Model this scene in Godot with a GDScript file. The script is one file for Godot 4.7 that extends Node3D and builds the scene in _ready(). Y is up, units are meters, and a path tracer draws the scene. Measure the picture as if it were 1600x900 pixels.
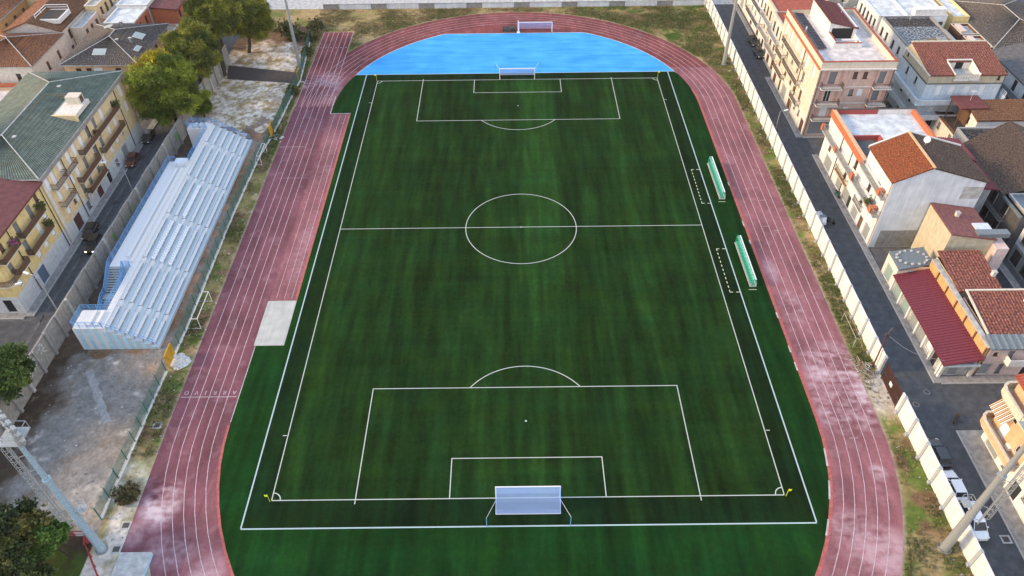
extends Node3D
# Football ground with a running track in a small town, seen from the air. x = across, z = towards the viewer, metres.

var M := {}
var T := {}
var taken := {}
var rng := RandomNumberGenerator.new()
var win_cache := {}

func _ready():
	var cam := Camera3D.new()
	cam.name = "camera"
	cam.position = Vector3(-1.514, 78.084, 97.2)
	cam.basis = Basis(Vector3.UP, 0.001) * Basis(Vector3.RIGHT, -0.75749) * Basis(Vector3.BACK, -0.012018)
	cam.fov = 41.99
	cam.near = 0.5
	cam.far = 3000.0
	add_child(cam)
	cam.current = true
	var env := Environment.new()
	env.background_mode = Environment.BG_SKY
	var sky := Sky.new()
	var sm := ProceduralSkyMaterial.new()
	sm.sky_top_color = Color(.58, .69, .84)
	sm.sky_horizon_color = Color(1.0, .95, .89)
	sm.sky_curve = 0.4
	sm.ground_bottom_color = Color(.30, .28, .26)
	sm.ground_horizon_color = Color(.80, .74, .68)
	sky.sky_material = sm
	env.sky = sky
	env.background_energy_multiplier = 1.0
	env.tonemap_mode = Environment.TONE_MAPPER_LINEAR
	env.tonemap_exposure = 2.05
	env.sdfgi_enabled = true; env.ssao_enabled = true; env.ssil_enabled = true
	env.fog_enabled = true
	env.fog_light_color = Color(.86, .82, .78)
	env.fog_density = 0.00007
	var we := WorldEnvironment.new()
	we.name = "environment"
	we.environment = env
	add_child(we)
	var sun := DirectionalLight3D.new()
	sun.name = "sun"
	sun.light_color = Color(1.0, .86, .68)
	sun.light_energy = 0.75
	sun.light_angular_distance = 12.0
	sun.shadow_enabled = true
	sun.look_at_from_position(Vector3(-80, 34, 4), Vector3.ZERO)
	add_child(sun)
	make_materials()
	setting()
	buildings_right()
	buildings_left()
	ground_objects()
	plants()
	vehicles()

class MB:
	var v := PackedVector3Array()
	var n := PackedVector3Array()
	var c := PackedColorArray()
	var uv := PackedVector2Array()
	var col := Color.WHITE
	var o := Vector3.ZERO
	var uvr := Rect2(0, 0, 1, 1)
	func _init(origin := Vector3.ZERO):
		o = origin
	func pt(p: Vector3, nn: Vector3):
		v.append(p - o); n.append(nn); c.append(col)
		uv.append(Vector2((p.x - uvr.position.x) / uvr.size.x, (p.z - uvr.position.y) / uvr.size.y))
	func tri(a: Vector3, b: Vector3, d: Vector3):
		var nn := (b - a).cross(d - a).normalized()
		pt(a, nn); pt(d, nn); pt(b, nn)
	func quad(a: Vector3, b: Vector3, d: Vector3, e: Vector3):
		var nn := (d - a).cross(e - b).normalized()
		pt(a, nn); pt(d, nn); pt(b, nn); pt(a, nn); pt(e, nn); pt(d, nn)
	func obox(ct: Vector3, s: Vector3, b := Basis()):
		var x := b.x * s.x * 0.5; var y := b.y * s.y * 0.5; var z := b.z * s.z * 0.5
		quad(ct - x - y + z, ct + x - y + z, ct + x + y + z, ct - x + y + z)
		quad(ct + x - y - z, ct - x - y - z, ct - x + y - z, ct + x + y - z)
		quad(ct + x - y + z, ct + x - y - z, ct + x + y - z, ct + x + y + z)
		quad(ct - x - y - z, ct - x - y + z, ct - x + y + z, ct - x + y - z)
		quad(ct - x + y + z, ct + x + y + z, ct + x + y - z, ct - x + y - z)
		quad(ct - x - y - z, ct + x - y - z, ct + x - y + z, ct - x - y + z)
	func box(x0: float, y0: float, z0: float, x1: float, y1: float, z1: float):
		obox(Vector3((x0 + x1) / 2, (y0 + y1) / 2, (z0 + z1) / 2), Vector3(absf(x1 - x0), absf(y1 - y0), absf(z1 - z0)))
	func bar(a: Vector3, b: Vector3, w: float, h := -1.0):
		if h < 0: h = w
		var d := (b - a)
		var y := d.normalized()
		var x := y.cross(Vector3.UP if absf(y.y) < 0.95 else Vector3.RIGHT).normalized()
		obox((a + b) / 2, Vector3(w, d.length(), h), Basis(x, y, x.cross(y)))
	func tube(a: Vector3, b: Vector3, r0: float, r1 := -1.0, seg := 8, caps := true):
		if r1 < 0: r1 = r0
		var y := (b - a).normalized()
		var x := y.cross(Vector3.UP if absf(y.y) < 0.95 else Vector3.RIGHT).normalized()
		var z := x.cross(y)
		for i in seg:
			var t0 := TAU * i / seg; var t1 := TAU * (i + 1) / seg
			var d0 := x * cos(t0) + z * sin(t0); var d1 := x * cos(t1) + z * sin(t1)
			var p := [a + d0 * r0, a + d1 * r0, b + d1 * r1, b + d0 * r1]
			var nn := [d0, d1, d1, d0]
			for k in [0, 1, 2, 0, 2, 3]: pt(p[k], nn[k])
			if caps:
				tri(b, b + d1 * r1, b + d0 * r1)
				tri(a, a + d0 * r0, a + d1 * r0)
	func flat(poly: PackedVector2Array, y: float):
		var t := Geometry2D.triangulate_polygon(poly)
		for i in range(0, t.size(), 3):
			var a := poly[t[i]]; var b := poly[t[i + 1]]; var d := poly[t[i + 2]]
			if (b - a).cross(d - a) > 0:
				var s := b; b = d; d = s
			tri(Vector3(a.x, y, a.y), Vector3(b.x, y, b.y), Vector3(d.x, y, d.y))
	func prism(poly: PackedVector2Array, y0: float, y1: float):
		flat(poly, y1)
		var area := 0.0
		for i in poly.size(): area += poly[i].cross(poly[(i + 1) % poly.size()])
		for i in poly.size():
			var a := poly[i]; var b := poly[(i + 1) % poly.size()]
			if area > 0:
				var s := a; a = b; b = s
			quad(Vector3(a.x, y0, a.y), Vector3(b.x, y0, b.y), Vector3(b.x, y1, b.y), Vector3(a.x, y1, a.y))
	func path(p: PackedVector2Array, w: float, y: float, closed := false):
		var m := p.size()
		var l := PackedVector2Array(); var r := PackedVector2Array()
		for i in m:
			var d0 := (p[i] - p[(i - 1 + m) % m]).normalized() if (i > 0 or closed) else (p[1] - p[0]).normalized()
			var d1 := (p[(i + 1) % m] - p[i]).normalized() if (i < m - 1 or closed) else d0
			var t := (d0 + d1).normalized()
			var k := w / 2 / maxf(0.4, t.dot(d1))
			var q := Vector2(-t.y, t.x) * k
			l.append(p[i] + q); r.append(p[i] - q)
		for i in (m if closed else m - 1):
			var j := (i + 1) % m
			quad(Vector3(l[i].x, y, l[i].y), Vector3(l[j].x, y, l[j].y), Vector3(r[j].x, y, r[j].y), Vector3(r[i].x, y, r[i].y))
	func mesh() -> ArrayMesh:
		var a := []
		a.resize(Mesh.ARRAY_MAX)
		a[Mesh.ARRAY_VERTEX] = v; a[Mesh.ARRAY_NORMAL] = n; a[Mesh.ARRAY_COLOR] = c; a[Mesh.ARRAY_TEX_UV] = uv
		var m := ArrayMesh.new()
		m.add_surface_from_arrays(Mesh.PRIMITIVE_TRIANGLES, a)
		return m

# ---------- naming and tagging
func put(node: Node3D, called: String, parent: Node = null) -> Node3D:
	if parent == null: parent = self
	var key := str(parent.get_instance_id()) + called
	var k: int = taken.get(key, 0)
	taken[key] = k + 1
	node.name = called if k == 0 else "%s_%03d" % [called, k]
	parent.add_child(node, true)
	return node

func tag(o: Node, label: String, category := "", group := "", kind := "") -> Node:
	if label: o.set_meta("label", label)
	if category: o.set_meta("category", category)
	if group: o.set_meta("group", group)
	if kind: o.set_meta("kind", kind)
	return o

func thing(called: String, label: String, category: String, at: Vector3, group := "") -> Node3D:
	var o := Node3D.new()
	o.position = at
	put(o, called)
	tag(o, label, category, group)
	return o

func part(called: String, b: MB, mat: Material, parent: Node = null) -> MeshInstance3D:
	var mi := MeshInstance3D.new()
	mi.mesh = b.mesh()
	mi.material_override = mat
	put(mi, called, parent)
	return mi

func shared(called: String, mesh: Mesh, mat: Material, parent: Node, at := Vector3.ZERO, bs := Basis()) -> MeshInstance3D:
	var mi := MeshInstance3D.new()
	mi.mesh = mesh; mi.material_override = mat
	mi.transform = Transform3D(bs, at)
	put(mi, called, parent)
	return mi

func struct(called: String, b: MB, mat: Material, label := "") -> MeshInstance3D:
	var m := part(called, b, mat)
	tag(m, label, "", "", "structure")
	return m

func copy_of(o: Node3D, label: String, group := "") -> Node3D:
	var d: Node3D = o.duplicate()
	var base: String = o.get_meta("base_name", o.name)
	put(d, base)
	tag(d, label)
	if group: tag(d, "", "", group)
	return d

# ---------- materials
func lin(r: float, g: float, b: float) -> Color:
	return Color(r, g, b).linear_to_srgb()

func noise_img(sd: int, freq: float, w: int, h: int, oct := 4) -> PackedByteArray:
	var f := FastNoiseLite.new()
	f.seed = sd; f.frequency = freq; f.fractal_octaves = oct
	f.noise_type = FastNoiseLite.TYPE_SIMPLEX_SMOOTH
	var im := f.get_seamless_image(w, h)
	im.convert(Image.FORMAT_L8)
	return im.get_data()

func gray_tex(sd: int, lo: float, hi: float, f1: float, f2: float, kind := "") -> ImageTexture:
	var s := 512
	var a := noise_img(sd, f1, s, s, 5)
	var b := noise_img(sd + 7, f2, s, s, 2)
	var st := noise_img(sd + 13, 0.04, s, s, 3)
	var out := PackedByteArray(); out.resize(s * s)
	for i in s * s:
		var q: float = a[i] / 255.0
		var x: float
		if kind == "streak":
			var px := i % s
			var k: float = st[(px * 1) % s + (int(i / s) / 14) * s] / 255.0
			x = 0.45 * q + 0.15 * b[i] / 255.0 + 0.4 * k
		elif kind == "hard":
			x = clampf((q - 0.42) * 4.0, 0, 1) * 0.8 + 0.2 * b[i] / 255.0
		else:
			x = 0.65 * q + 0.35 * b[i] / 255.0
		out[i] = int(255.0 * clampf(lo + (hi - lo) * clampf((x - 0.5) * 1.7 + 0.5, 0, 1), 0, 1))
	return ImageTexture.create_from_image(Image.create_from_data(s, s, false, Image.FORMAT_L8, out))

func mt(key: String, col: Color, rough := 0.9, tex := "plaster", tile := 6.0, metal := 0.0, vc := false) -> StandardMaterial3D:
	if M.has(key): return M[key]
	var m := StandardMaterial3D.new()
	m.albedo_color = col
	m.roughness = rough
	m.metallic = metal
	if tex:
		m.albedo_texture = T[tex]
		m.uv1_triplanar = true
		m.uv1_world_triplanar = true
		m.uv1_scale = Vector3.ONE / tile
		m.uv1_triplanar_sharpness = 8.0
	m.vertex_color_use_as_albedo = vc
	M[key] = m
	return m

func sheet_mat(key: String, tex: Texture2D, rough := 0.95) -> StandardMaterial3D:
	var m := StandardMaterial3D.new()
	m.albedo_texture = tex
	m.roughness = rough
	m.metallic_specular = 0.12
	M[key] = m
	return m

func bumpy(m: StandardMaterial3D, tex: String, k: float):
	m.normal_enabled = true
	m.normal_texture = T[tex]
	m.normal_scale = k

func make_materials():
	T.plaster = gray_tex(3, 0.85, 1.0, 0.012, 0.2, "streak")
	T.dirty = gray_tex(11, 0.76, 1.0, 0.012, 0.12, "streak")
	T.blotch = gray_tex(23, 0.78, 1.0, 0.01, 0.15)
	T.fine = gray_tex(31, 0.75, 1.0, 0.03, 0.4)
	T.mottle = gray_tex(57, 0.42, 1.0, 0.03, 0.15)
	T.worn = gray_tex(43, 0.5, 1.0, 0.02, 0.2, "hard")
	var hb := noise_img(77, 0.09, 512, 512, 4)
	var im := Image.create_from_data(512, 512, false, Image.FORMAT_L8, hb)
	im.convert(Image.FORMAT_RGBA8)
	im.bump_map_to_normal_map(3.0)
	T.bump = ImageTexture.create_from_image(im)
	mt("white", lin(.80, .79, .76)); mt("wall_white", lin(.86, .85, .82), .9, "plaster", 9.0)
	mt("cream", lin(.74, .67, .54)); mt("warm_white", lin(.78, .74, .66)); mt("pink", lin(.70, .50, .42)); mt("pink_dark", lin(.60, .36, .30)); mt("pale_pink", lin(.72, .58, .55))
	mt("yellow", lin(.84, .66, .30)); mt("yellow2", lin(.84, .66, .38)); mt("socle", lin(.70, .73, .74)); mt("blue_white", lin(.68, .75, .80))
	mt("gable_white", lin(.74, .79, .84), .9, "plaster", 14.0); mt("beige", lin(.60, .54, .40), .95, "plaster", 8.0); mt("orange", lin(.70, .40, .17)); mt("peach", lin(.74, .48, .28))
	mt("terracotta_wall", lin(.55, .17, .08)); mt("red_wall", lin(.45, .09, .08)); mt("dark_grey_wall", lin(.10, .10, .11), .9, "dirty", 7.0); mt("grey_wall", lin(.33, .34, .35), .9, "dirty", 7.0)
	mt("concrete", lin(.36, .36, .35), .95, "dirty", 7.0); mt("old_concrete", lin(.40, .38, .34), .95, "dirty", 5.0); mt("pale_concrete", lin(.55, .55, .53), .95, "blotch", 6.0)
	mt("pavement", lin(.34, .33, .32), .95, "blotch", 5.0); mt("pillar", lin(.42, .46, .50), .9, "plaster", 4.0); mt("kerb", lin(.56, .55, .53), .9, "fine", 3.0)  # pillar: grey-blue shading of the wall ribs is put into its colour
	mt("roof_terrace", lin(.76, .70, .67), .9, "blotch", 9.0); mt("roof_white", lin(.70, .75, .78), .85, "blotch", 12.0); mt("roof_patch", lin(.30, .34, .37), .9, "worn", 6.0); mt("roof_felt", lin(.085, .075, .072), .95, "worn", 7.0)
	mt("roof_grey", lin(.13, .13, .135), .95, "blotch", 5.0); mt("roof_blackish", lin(.05, .055, .065), .9, "blotch", 6.0); mt("roof_purple", lin(.15, .10, .095), .95, "worn", 7.0)
	mt("maroon_metal", lin(.20, .028, .045), .5, "fine", 5.0); mt("maroon_flat", lin(.17, .05, .05), .8, "blotch", 6.0); mt("roof_rose", lin(.26, .10, .09), .9, "blotch", 4.0); mt("red_flat", lin(.42, .10, .06), .85, "blotch", 6.0); mt("grey_metal", lin(.20, .24, .26), .5, "fine", 4.0)
	mt("tile_red", lin(.42, .155, .115), .9, "mottle", 7.0, 0.0, true); mt("tile_orange", lin(.48, .14, .05), .9, "mottle", 5.0, 0.0, true); mt("tile_dark", lin(.19, .13, .10), .95, "mottle", 6.0, 0.0, true)
	mt("tile_green", lin(.15, .20, .165), .8, "blotch", 9.0, 0.0, true); mt("tile_rust", lin(.46, .20, .10), .9, "mottle", 7.0, 0.0, true); mt("tile_grey", lin(.22, .19, .17), .9, "mottle", 8.0, 0.0, true); mt("tile_brown", lin(.32, .16, .085), .9, "mottle", 6.0, 0.0, true)
	mt("glass", lin(.03, .036, .042), .12, ""); mt("frame_white", lin(.78, .78, .76), .6, ""); mt("shutter_white", lin(.74, .76, .77), .6, ""); mt("shutter_brown", lin(.10, .055, .035), .7, ""); mt("shutter_grey", lin(.16, .17, .18), .6, "")
	mt("door_teal", lin(.32, .46, .42), .6, "fine", 2.0); mt("door_grey", lin(.36, .39, .39), .55, "fine", 2.0); mt("door_brown", lin(.13, .05, .04), .7, "fine", 2.0); mt("door_blue", lin(.14, .20, .30), .6, "fine", 2.0)
	mt("dark", lin(.02, .02, .022), .9, ""); mt("iron", lin(.06, .05, .045), .6, ""); mt("white_metal", lin(.78, .80, .80), .45, ""); mt("galvanised", lin(.48, .52, .53), .45, "fine", 2.0, .3); mt("pale_blue_metal", lin(.42, .60, .70), .5, "fine", 3.0)
	mt("blue_metal", lin(.12, .34, .66), .5, ""); mt("light_blue", lin(.44, .74, .92), .8, "plaster", 6.0); mt("stand_white", lin(.90, .90, .89), .85, "fine", 1.5); mt("stand_tread", lin(.64, .745, .80), .9, "fine", 1.5); mt("seat_white", lin(.82, .85, .88), .5, "")
	mt("green_metal", lin(.045, .15, .125), .6, ""); mt("teal", lin(.03, .34, .23), .5, ""); mt("yellow_metal", lin(.72, .40, .015), .6, "fine", 2.0); mt("red_metal", lin(.42, .03, .03), .6, "fine", 2.0); mt("rust", lin(.22, .06, .03), .9, "worn", 1.5)
	mt("net", lin(.42, .60, .95), .9, ""); mt("white_pad", lin(.74, .72, .68), .95, "blotch", 3.0); mt("gate_brown", lin(.12, .05, .04), .85, "mottle", 2.0); mt("skylight_glass", lin(.34, .40, .38), .25, ""); mt("lamp_lit", lin(.8, .78, .7), .3, ""); mt("solar", lin(.012, .018, .04), .7, ""); mt("wood", lin(.40, .30, .17), .9, "fine", 1.0); mt("wood_brown", lin(.16, .085, .05), .8, "plaster", 2.0); mt("bark", lin(.10, .075, .055), .95, "worn", 1.0)
	mt("tyre", lin(.018, .018, .018), .9, ""); mt("hub", lin(.45, .45, .46), .4, "", 1.0, .5); mt("lamp_glass", lin(.75, .75, .72), .25, ""); mt("car_black", lin(.012, .012, .013), .25, ""); mt("car_white", lin(.80, .81, .82), .3, ""); mt("car_red", lin(.10, .022, .015), .3, ""); mt("car_navy", lin(.018, .026, .036), .25, "")
	for k in ["car_black", "car_white", "car_red", "car_navy"]:
		M[k].clearcoat_enabled = true; M[k].clearcoat = 0.6
	mt("flag", lin(.75, .85, .03), .8, ""); mt("line_white", lin(.62, .68, .62), .9, "fine", 2.0); mt("line_blue", lin(.52, .68, .70), .9, "fine", 2.0); mt("line_dash", lin(.62, .64, .46), .9, ""); mt("lane_line", lin(.66, .50, .54), .9, "blotch", 3.0)
	mt("inner_red", lin(.50, .13, .12), .9, "blotch", 3.0); mt("sand", lin(.50, .51, .48), .95, "plaster", 14.0); mt("asphalt", lin(.088, .095, .104), .92, "blotch", 7.0); mt("asphalt_old", lin(.13, .135, .14), .95, "blotch", 9.0); mt("path_dark", lin(.065, .055, .052), .95, "blotch", 5.0)
	mt("graffiti", lin(.20, .14, .30), .8, ""); mt("graffiti_white", lin(.70, .70, .72), .8, ""); mt("poster", lin(.18, .36, .12), .8, "blotch", 1.0)
	mt("needles", lin(1, 1, 1), .85, "", 1.0, 0.0, true); M.needles.backlight = Color(.5, .6, .2)
	mt("leaves", lin(1, 1, 1), .7, "", 1.0, 0.0, true); M.leaves.backlight = Color(.4, .55, .15)
	mt("stones", lin(1, 1, 1), .95, "", 1.0, 0.0, true)
	for k in ["asphalt", "asphalt_old", "old_concrete", "concrete", "path_dark"]: bumpy(M[k], "bump", 0.6)
	M.lamp_lit.emission_enabled = true; M.lamp_lit.emission = Color(1, .95, .85); M.lamp_lit.emission_energy_multiplier = 1.6
	var rp: StandardMaterial3D = mt("clear_panel", Color(.50, .86, .74, .34), .15, "")
	rp.transparency = BaseMaterial3D.TRANSPARENCY_ALPHA

# ---------- ground textures (what the surfaces are made of: turf, rubber, dirt)
func bake(w: int, h: int, fn: Callable) -> ImageTexture:
	var d := PackedByteArray(); d.resize(w * h * 3)
	for y in h:
		fn.call(y, d, y * w * 3)
	return ImageTexture.create_from_image(Image.create_from_data(w, h, false, Image.FORMAT_RGB8, d))

func to8(x: float) -> int:
	return int(clampf(x, 0.0, 255.0))

func noise_at(x: int, y: int) -> float:   # fibre grain, pixel by pixel
	var h := (x * 374761393 + y * 668265263) & 0x7fffffff
	h = ((h ^ (h >> 13)) * 1274126177) & 0x7fffffff
	return float(h & 1023) / 1023.0 - 0.5

func turf_texture(r: Rect2, w: int, h: int) -> ImageTexture:
	var n1 := noise_img(5, 0.012, 1024, 1024, 4)
	var n2 := noise_img(6, 0.09, 1024, 1024, 3)
	var n3 := noise_img(8, 0.02, 1024, 1024, 4)
	var colv := PackedFloat32Array(); var rowv := PackedFloat32Array()
	var f := FastNoiseLite.new(); f.seed = 4; f.frequency = 0.014; f.fractal_octaves = 4
	for x in w: colv.append(f.get_noise_1d(x))
	var lf := FastNoiseLite.new(); lf.seed = 19; lf.frequency = 0.05; lf.fractal_octaves = 3
	f.seed = 9; f.frequency = 0.03
	for y in h: rowv.append(f.get_noise_1d(y))
	return bake(w, h, func(y: int, d: PackedByteArray, at: int):
		var z := r.position.y + r.size.y * (y + 0.5) / h
		for x in w:
			var wx := r.position.x + r.size.x * (x + 0.5) / w
			var i := (y & 1023) * 1024 + (x & 1023)
			var grain := noise_at(x, y)
			var band := 0.30 * exp(-pow((wx - 3.6) / 3.2, 2.0)) + 0.10 * exp(-pow((wx + 24.0) / 2.0, 2.0)) + 0.10 * exp(-pow((wx - 19.0) / 2.5, 2.0)) - 0.10 * exp(-pow((wx + 8.0) / 3.0, 2.0))   # brushed lengthwise
			var q: float = 1.0 + band * smoothstep(34.0, -10.0, z) + 0.22 * colv[x] + 0.07 * rowv[y] + 0.22 * (n1[i] / 255.0 - 0.5) + 0.22 * (n2[i] / 255.0 - 0.5) + 0.22 * grain + 0.30 * lf.get_noise_2d(x, y * 0.10) + 0.07 * lf.get_noise_2d(x * 0.10 + 900.0, y)
			var cr := 26.0; var cg := 50.0; var cb := 21.0
			var outer := absf(wx) > 32.65 or z > 53.95 or z < -53.2
			if outer:
				cr = 21.0; cg = 54.0; cb = 22.0
				q = 1.0 + (q - 1.0) * 0.85
			elif absf(wx) > 29.95 or absf(z) > 50.4:
				cr = 19.0; cg = 39.0; cb = 19.0
			if fmod(wx + 200.0, 4.0) < 0.12: q *= 0.93   # seams between the rolls
			if not outer:   # worn goalmouths and centre spot
				q *= 1.0 + 0.14 * exp(-(wx * wx / 30.0 + pow(absf(z) - 47.5, 2.0) / 8.0)) + 0.10 * exp(-(wx * wx + z * z) / 10.0)
			q = clampf(q, 0.55, 1.7)
			var g2: float = n1[(i + 370) & 1048575] / 255.0 - 0.5
			d[at] = to8(cr * q * (1.0 + 0.25 * g2)); d[at + 1] = to8(cg * q); d[at + 2] = to8(cb * q * (1.0 - 0.3 * g2))
			at += 3)

func track_texture(r: Rect2, w: int, h: int) -> ImageTexture:
	var n1 := noise_img(51, 0.010, 1024, 1024, 5)
	var n2 := noise_img(52, 0.10, 1024, 1024, 3)
	var n3 := noise_img(53, 0.03, 1024, 1024, 4)
	var wf := FastNoiseLite.new(); wf.seed = 55; wf.frequency = 0.05; wf.fractal_octaves = 4
	# scuffs of pale dust: x, z, rx, rz, strength
	var dust := [[-42.8, 50.6, 2.2, 3.2, .9], [-44.6, 54.5, 1.4, 1.6, .45], [42.6, 31.5, 4.2, 4.6, .95], [41.5, 38.0, 4.5, 3.6, .9], [44.5, 36.0, 2.5, 5.0, .95], [41.5, 28.9, 3.6, 1.1, .9], [39.5, 34.5, 2.0, 5.0, .6], [-45.0, -49.8, 3.0, 2.2, .7], [-40.5, -51.0, 3.5, 3.0, .5], [-38.5, -45.0, 2.0, 5.0, .3], [36.6, 54.5, 3.0, 2.2, .6], [39.0, 57.5, 4.0, 3.0, .5], [39.5, 19.5, 1.6, 3.5, .45], [38.6, 11.0, 1.0, 3.0, .4], [-40.0, 56.5, 3.0, 2.0, .45], [-35.0, 60.0, 2.0, 3.0, .5], [42.0, 47.5, 1.0, 1.2, .6], [-36.0, -20.0, 1.6, 8.0, .22], [-35.0, 6.0, 1.4, 9.0, .25]]
	return bake(w, h, func(y: int, d: PackedByteArray, at: int):
		var z := r.position.y + r.size.y * (y + 0.5) / h
		for x in w:
			var wx := r.position.x + r.size.x * (x + 0.5) / w
			var i := (y & 1023) * 1024 + (x & 1023)
			var j := ((y / 3) & 1023) * 1024 + ((x * 2) & 1023)
			var a: float = n1[i] / 255.0 - 0.5
			var q: float = 1.0 + 0.12 * noise_at(x, y) + 0.26 * a + 0.10 * (n2[i] / 255.0 - 0.5) + 0.20 * (n3[j] / 255.0 - 0.5)
			var cr := 126.0; var cg := 80.0; var cb := 83.0
			if wx < -30.0 and z > -40.0:
				cr = 117.0; cg = 77.0; cb = 84.0
				if wx > -37.8:
					cr = 132.0; cg = 88.0; cb = 92.0
			elif wx > 25.0:
				cr = 134.0; cg = 90.0; cb = 95.0
			if z < -55.0:
				cr = 120.0; cg = 70.0; cb = 70.0
			var p := 0.0
			var wisp := -1.0
			for s in dust:
				var dx: float = (wx - s[0]) / s[2]; var dz: float = (z - s[1]) / s[3]
				var e: float = dx * dx + dz * dz
				if e < 1.6:
					if wisp < 0.0: wisp = 0.5 + 0.5 * wf.get_noise_2d(wx * 5.0 + z * 2.0, z * 17.0 - wx * 2.0)
					p = maxf(p, s[4] * clampf((1.6 - e) * 0.8, 0, 1) * clampf(0.50 + 1.1 * (wisp - 0.5) + 0.7 * (n2[i] / 255.0 - 0.5) + 1.3 * a, 0, 1))
			var e2: float = clampf((n3[(i + 5000) & 1048575] / 255.0 - 0.68) * 1.4, 0, 0.12)
			p = maxf(p, e2)
			d[at] = to8(lerpf(cr * q, 205.0, p)); d[at + 1] = to8(lerpf(cg * q, 190.0, p)); d[at + 2] = to8(lerpf(cb * q, 196.0, p))
			at += 3)

func mix3(a: Vector3, b: Vector3, t: float) -> Vector3:
	return a.lerp(b, clampf(t, 0, 1))

func ground_texture(r: Rect2, w: int, h: int) -> ImageTexture:
	var n1 := noise_img(61, 0.012, 1024, 1024, 5)
	var n2 := noise_img(62, 0.07, 1024, 1024, 4)
	var n3 := noise_img(63, 0.025, 1024, 1024, 5)
	var green := Vector3(92, 108, 52); var olive := Vector3(128, 118, 78); var straw := Vector3(158, 138, 100); var brown := Vector3(116, 92, 72); var grey := Vector3(124, 121, 117); var pale := Vector3(204, 194, 182); var dirt := Vector3(136, 122, 112); var rust := Vector3(160, 118, 92)
	var dark := Vector3(74, 64, 55); var dgreen := Vector3(66, 84, 38)
	return bake(w, h, func(y: int, d: PackedByteArray, at: int):
		var z := r.position.y + r.size.y * (y + 0.5) / h
		for x in w:
			var wx := r.position.x + r.size.x * (x + 0.5) / w
			var i := (y & 1023) * 1024 + (x & 1023)
			var a: float = n1[i] / 255.0; var b: float = n2[i] / 255.0; var e: float = n3[i] / 255.0; var e2: float = n3[(i + 300500) & 1048575] / 255.0
			var cc: Vector3
			if wx < -48.75 and z > -78.0:
				var wob := (a - 0.5) * 10.0
				if z < -33.0 + wob:
					cc = mix3(straw, pale, (b - 0.26) * 2.0 + (e - 0.40) * 1.8)
					cc = mix3(cc, brown, (e2 - 0.58) * 2.5 + (b - 0.62) * 1.6)
					cc = mix3(cc, brown, (-66.0 + wob - z) * 0.4)
				elif z < 27.0 + wob * 0.4:
					cc = mix3(dirt, brown, (a - 0.4) * 3.0)
					cc = mix3(cc, rust, (e - 0.52) * 4.0 * clampf(1.0 - absf(wx + 50.3) * 0.5, 0, 1))
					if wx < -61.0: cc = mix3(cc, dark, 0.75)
				else:
					cc = mix3(grey, Vector3(138, 128, 118), (a - 0.45) * 2.5)
					cc = mix3(cc, brown, (e2 - 0.63) * 2.2)
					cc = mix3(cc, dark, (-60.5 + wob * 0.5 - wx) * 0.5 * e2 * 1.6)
					cc = mix3(cc, pale, (e - 0.64) * 2.0 + (b - 0.72) * 1.4)
					cc = mix3(cc, pale, clampf(1.2 - Vector2(wx + 52.0, (z - 50.0) * 0.7).length() * 0.22, 0, 1) * (e2 - 0.25) * 1.1)
					cc = mix3(cc, rust, clampf(1.0 - Vector2((wx + 50.6) * 0.8, (z - 31.0) * 0.6).length() * 0.5, 0, 1) * (e2 - 0.3) * 2.0)
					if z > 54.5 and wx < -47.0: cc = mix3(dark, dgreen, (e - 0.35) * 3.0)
			else:
				cc = mix3(olive, green, (e - 0.45) * 4.5)
				cc = mix3(cc, brown, (e2 - 0.56) * 5.0)
				cc = mix3(cc, straw, (a - 0.52) * 4.0)
				if z < -60.0:
					cc = mix3(cc, straw if wx < 14.0 else olive, 0.55 * clampf((a - 0.2) * 3.0, 0, 1))
					if wx > 22.0: cc = mix3(cc, dgreen, (e - 0.42) * 4.0)
					if wx > 12.0: cc = mix3(cc, brown, clampf(1.0 - Vector2((wx - 33.0) * 0.09, (z + 80.0 - (wx - 33.0) * 0.35) * 0.3).length(), 0, 1) * 1.6)
				if wx < -40.0 and z > 43.0 and wx > -48.7: cc = mix3(cc, pale, clampf((z - 43.0) * 0.3, 0, 1) * (0.55 + (e - 0.5) * 2.5))
				if wx > 40.0 and z > 31.0 and z < 40.0: cc = mix3(cc, pale, clampf((4.5 - absf(z - 35.5)) * 0.5, 0, 1) * (1.0 + (e - 0.5)))
				# bare strip next to the track kerb
				var er := 99.0
				if absf(z) < 39.5: er = absf(wx + 0.4) - 45.2
				else: er = Vector2(wx + 0.4, absf(z) - 39.5).length() - 45.2
				cc = mix3(cc, Vector3(150, 138, 118), (0.55 - er) * 2.0 * (0.4 + a))
			var fg: float = n2[((y * 3) & 1023) * 1024 + ((x * 3 + 77) & 1023)] / 255.0
			cc *= 0.74 + 0.26 * b + 0.26 * fg
			d[at] = to8(cc.x); d[at + 1] = to8(cc.y); d[at + 2] = to8(cc.z)
			at += 3)

func blue_texture(w: int, h: int) -> ImageTexture:
	var n1 := noise_img(71, 0.012, 512, 512, 4)
	var n2 := noise_img(72, 0.05, 512, 512, 3)
	return bake(w, h, func(y: int, d: PackedByteArray, at: int):
		for x in w:
			var i := ((y * 4) & 511) * 512 + (x & 511)
			var k := (y & 511) * 512 + ((x / 6) & 511)
			var q: float = 1.0 + 0.13 * (n1[(y & 511) * 512 + (x & 511)] / 255.0 - 0.5) + 0.04 * noise_at(x, y) + 0.14 * (n2[k] / 255.0 - 0.5)
			if y % 30 < 1: q *= 0.92   # roll seams
			d[at] = to8(70.0 * q * q); d[at + 1] = to8(158.0 * q); d[at + 2] = to8(235.0 * q)
			at += 3)

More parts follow.
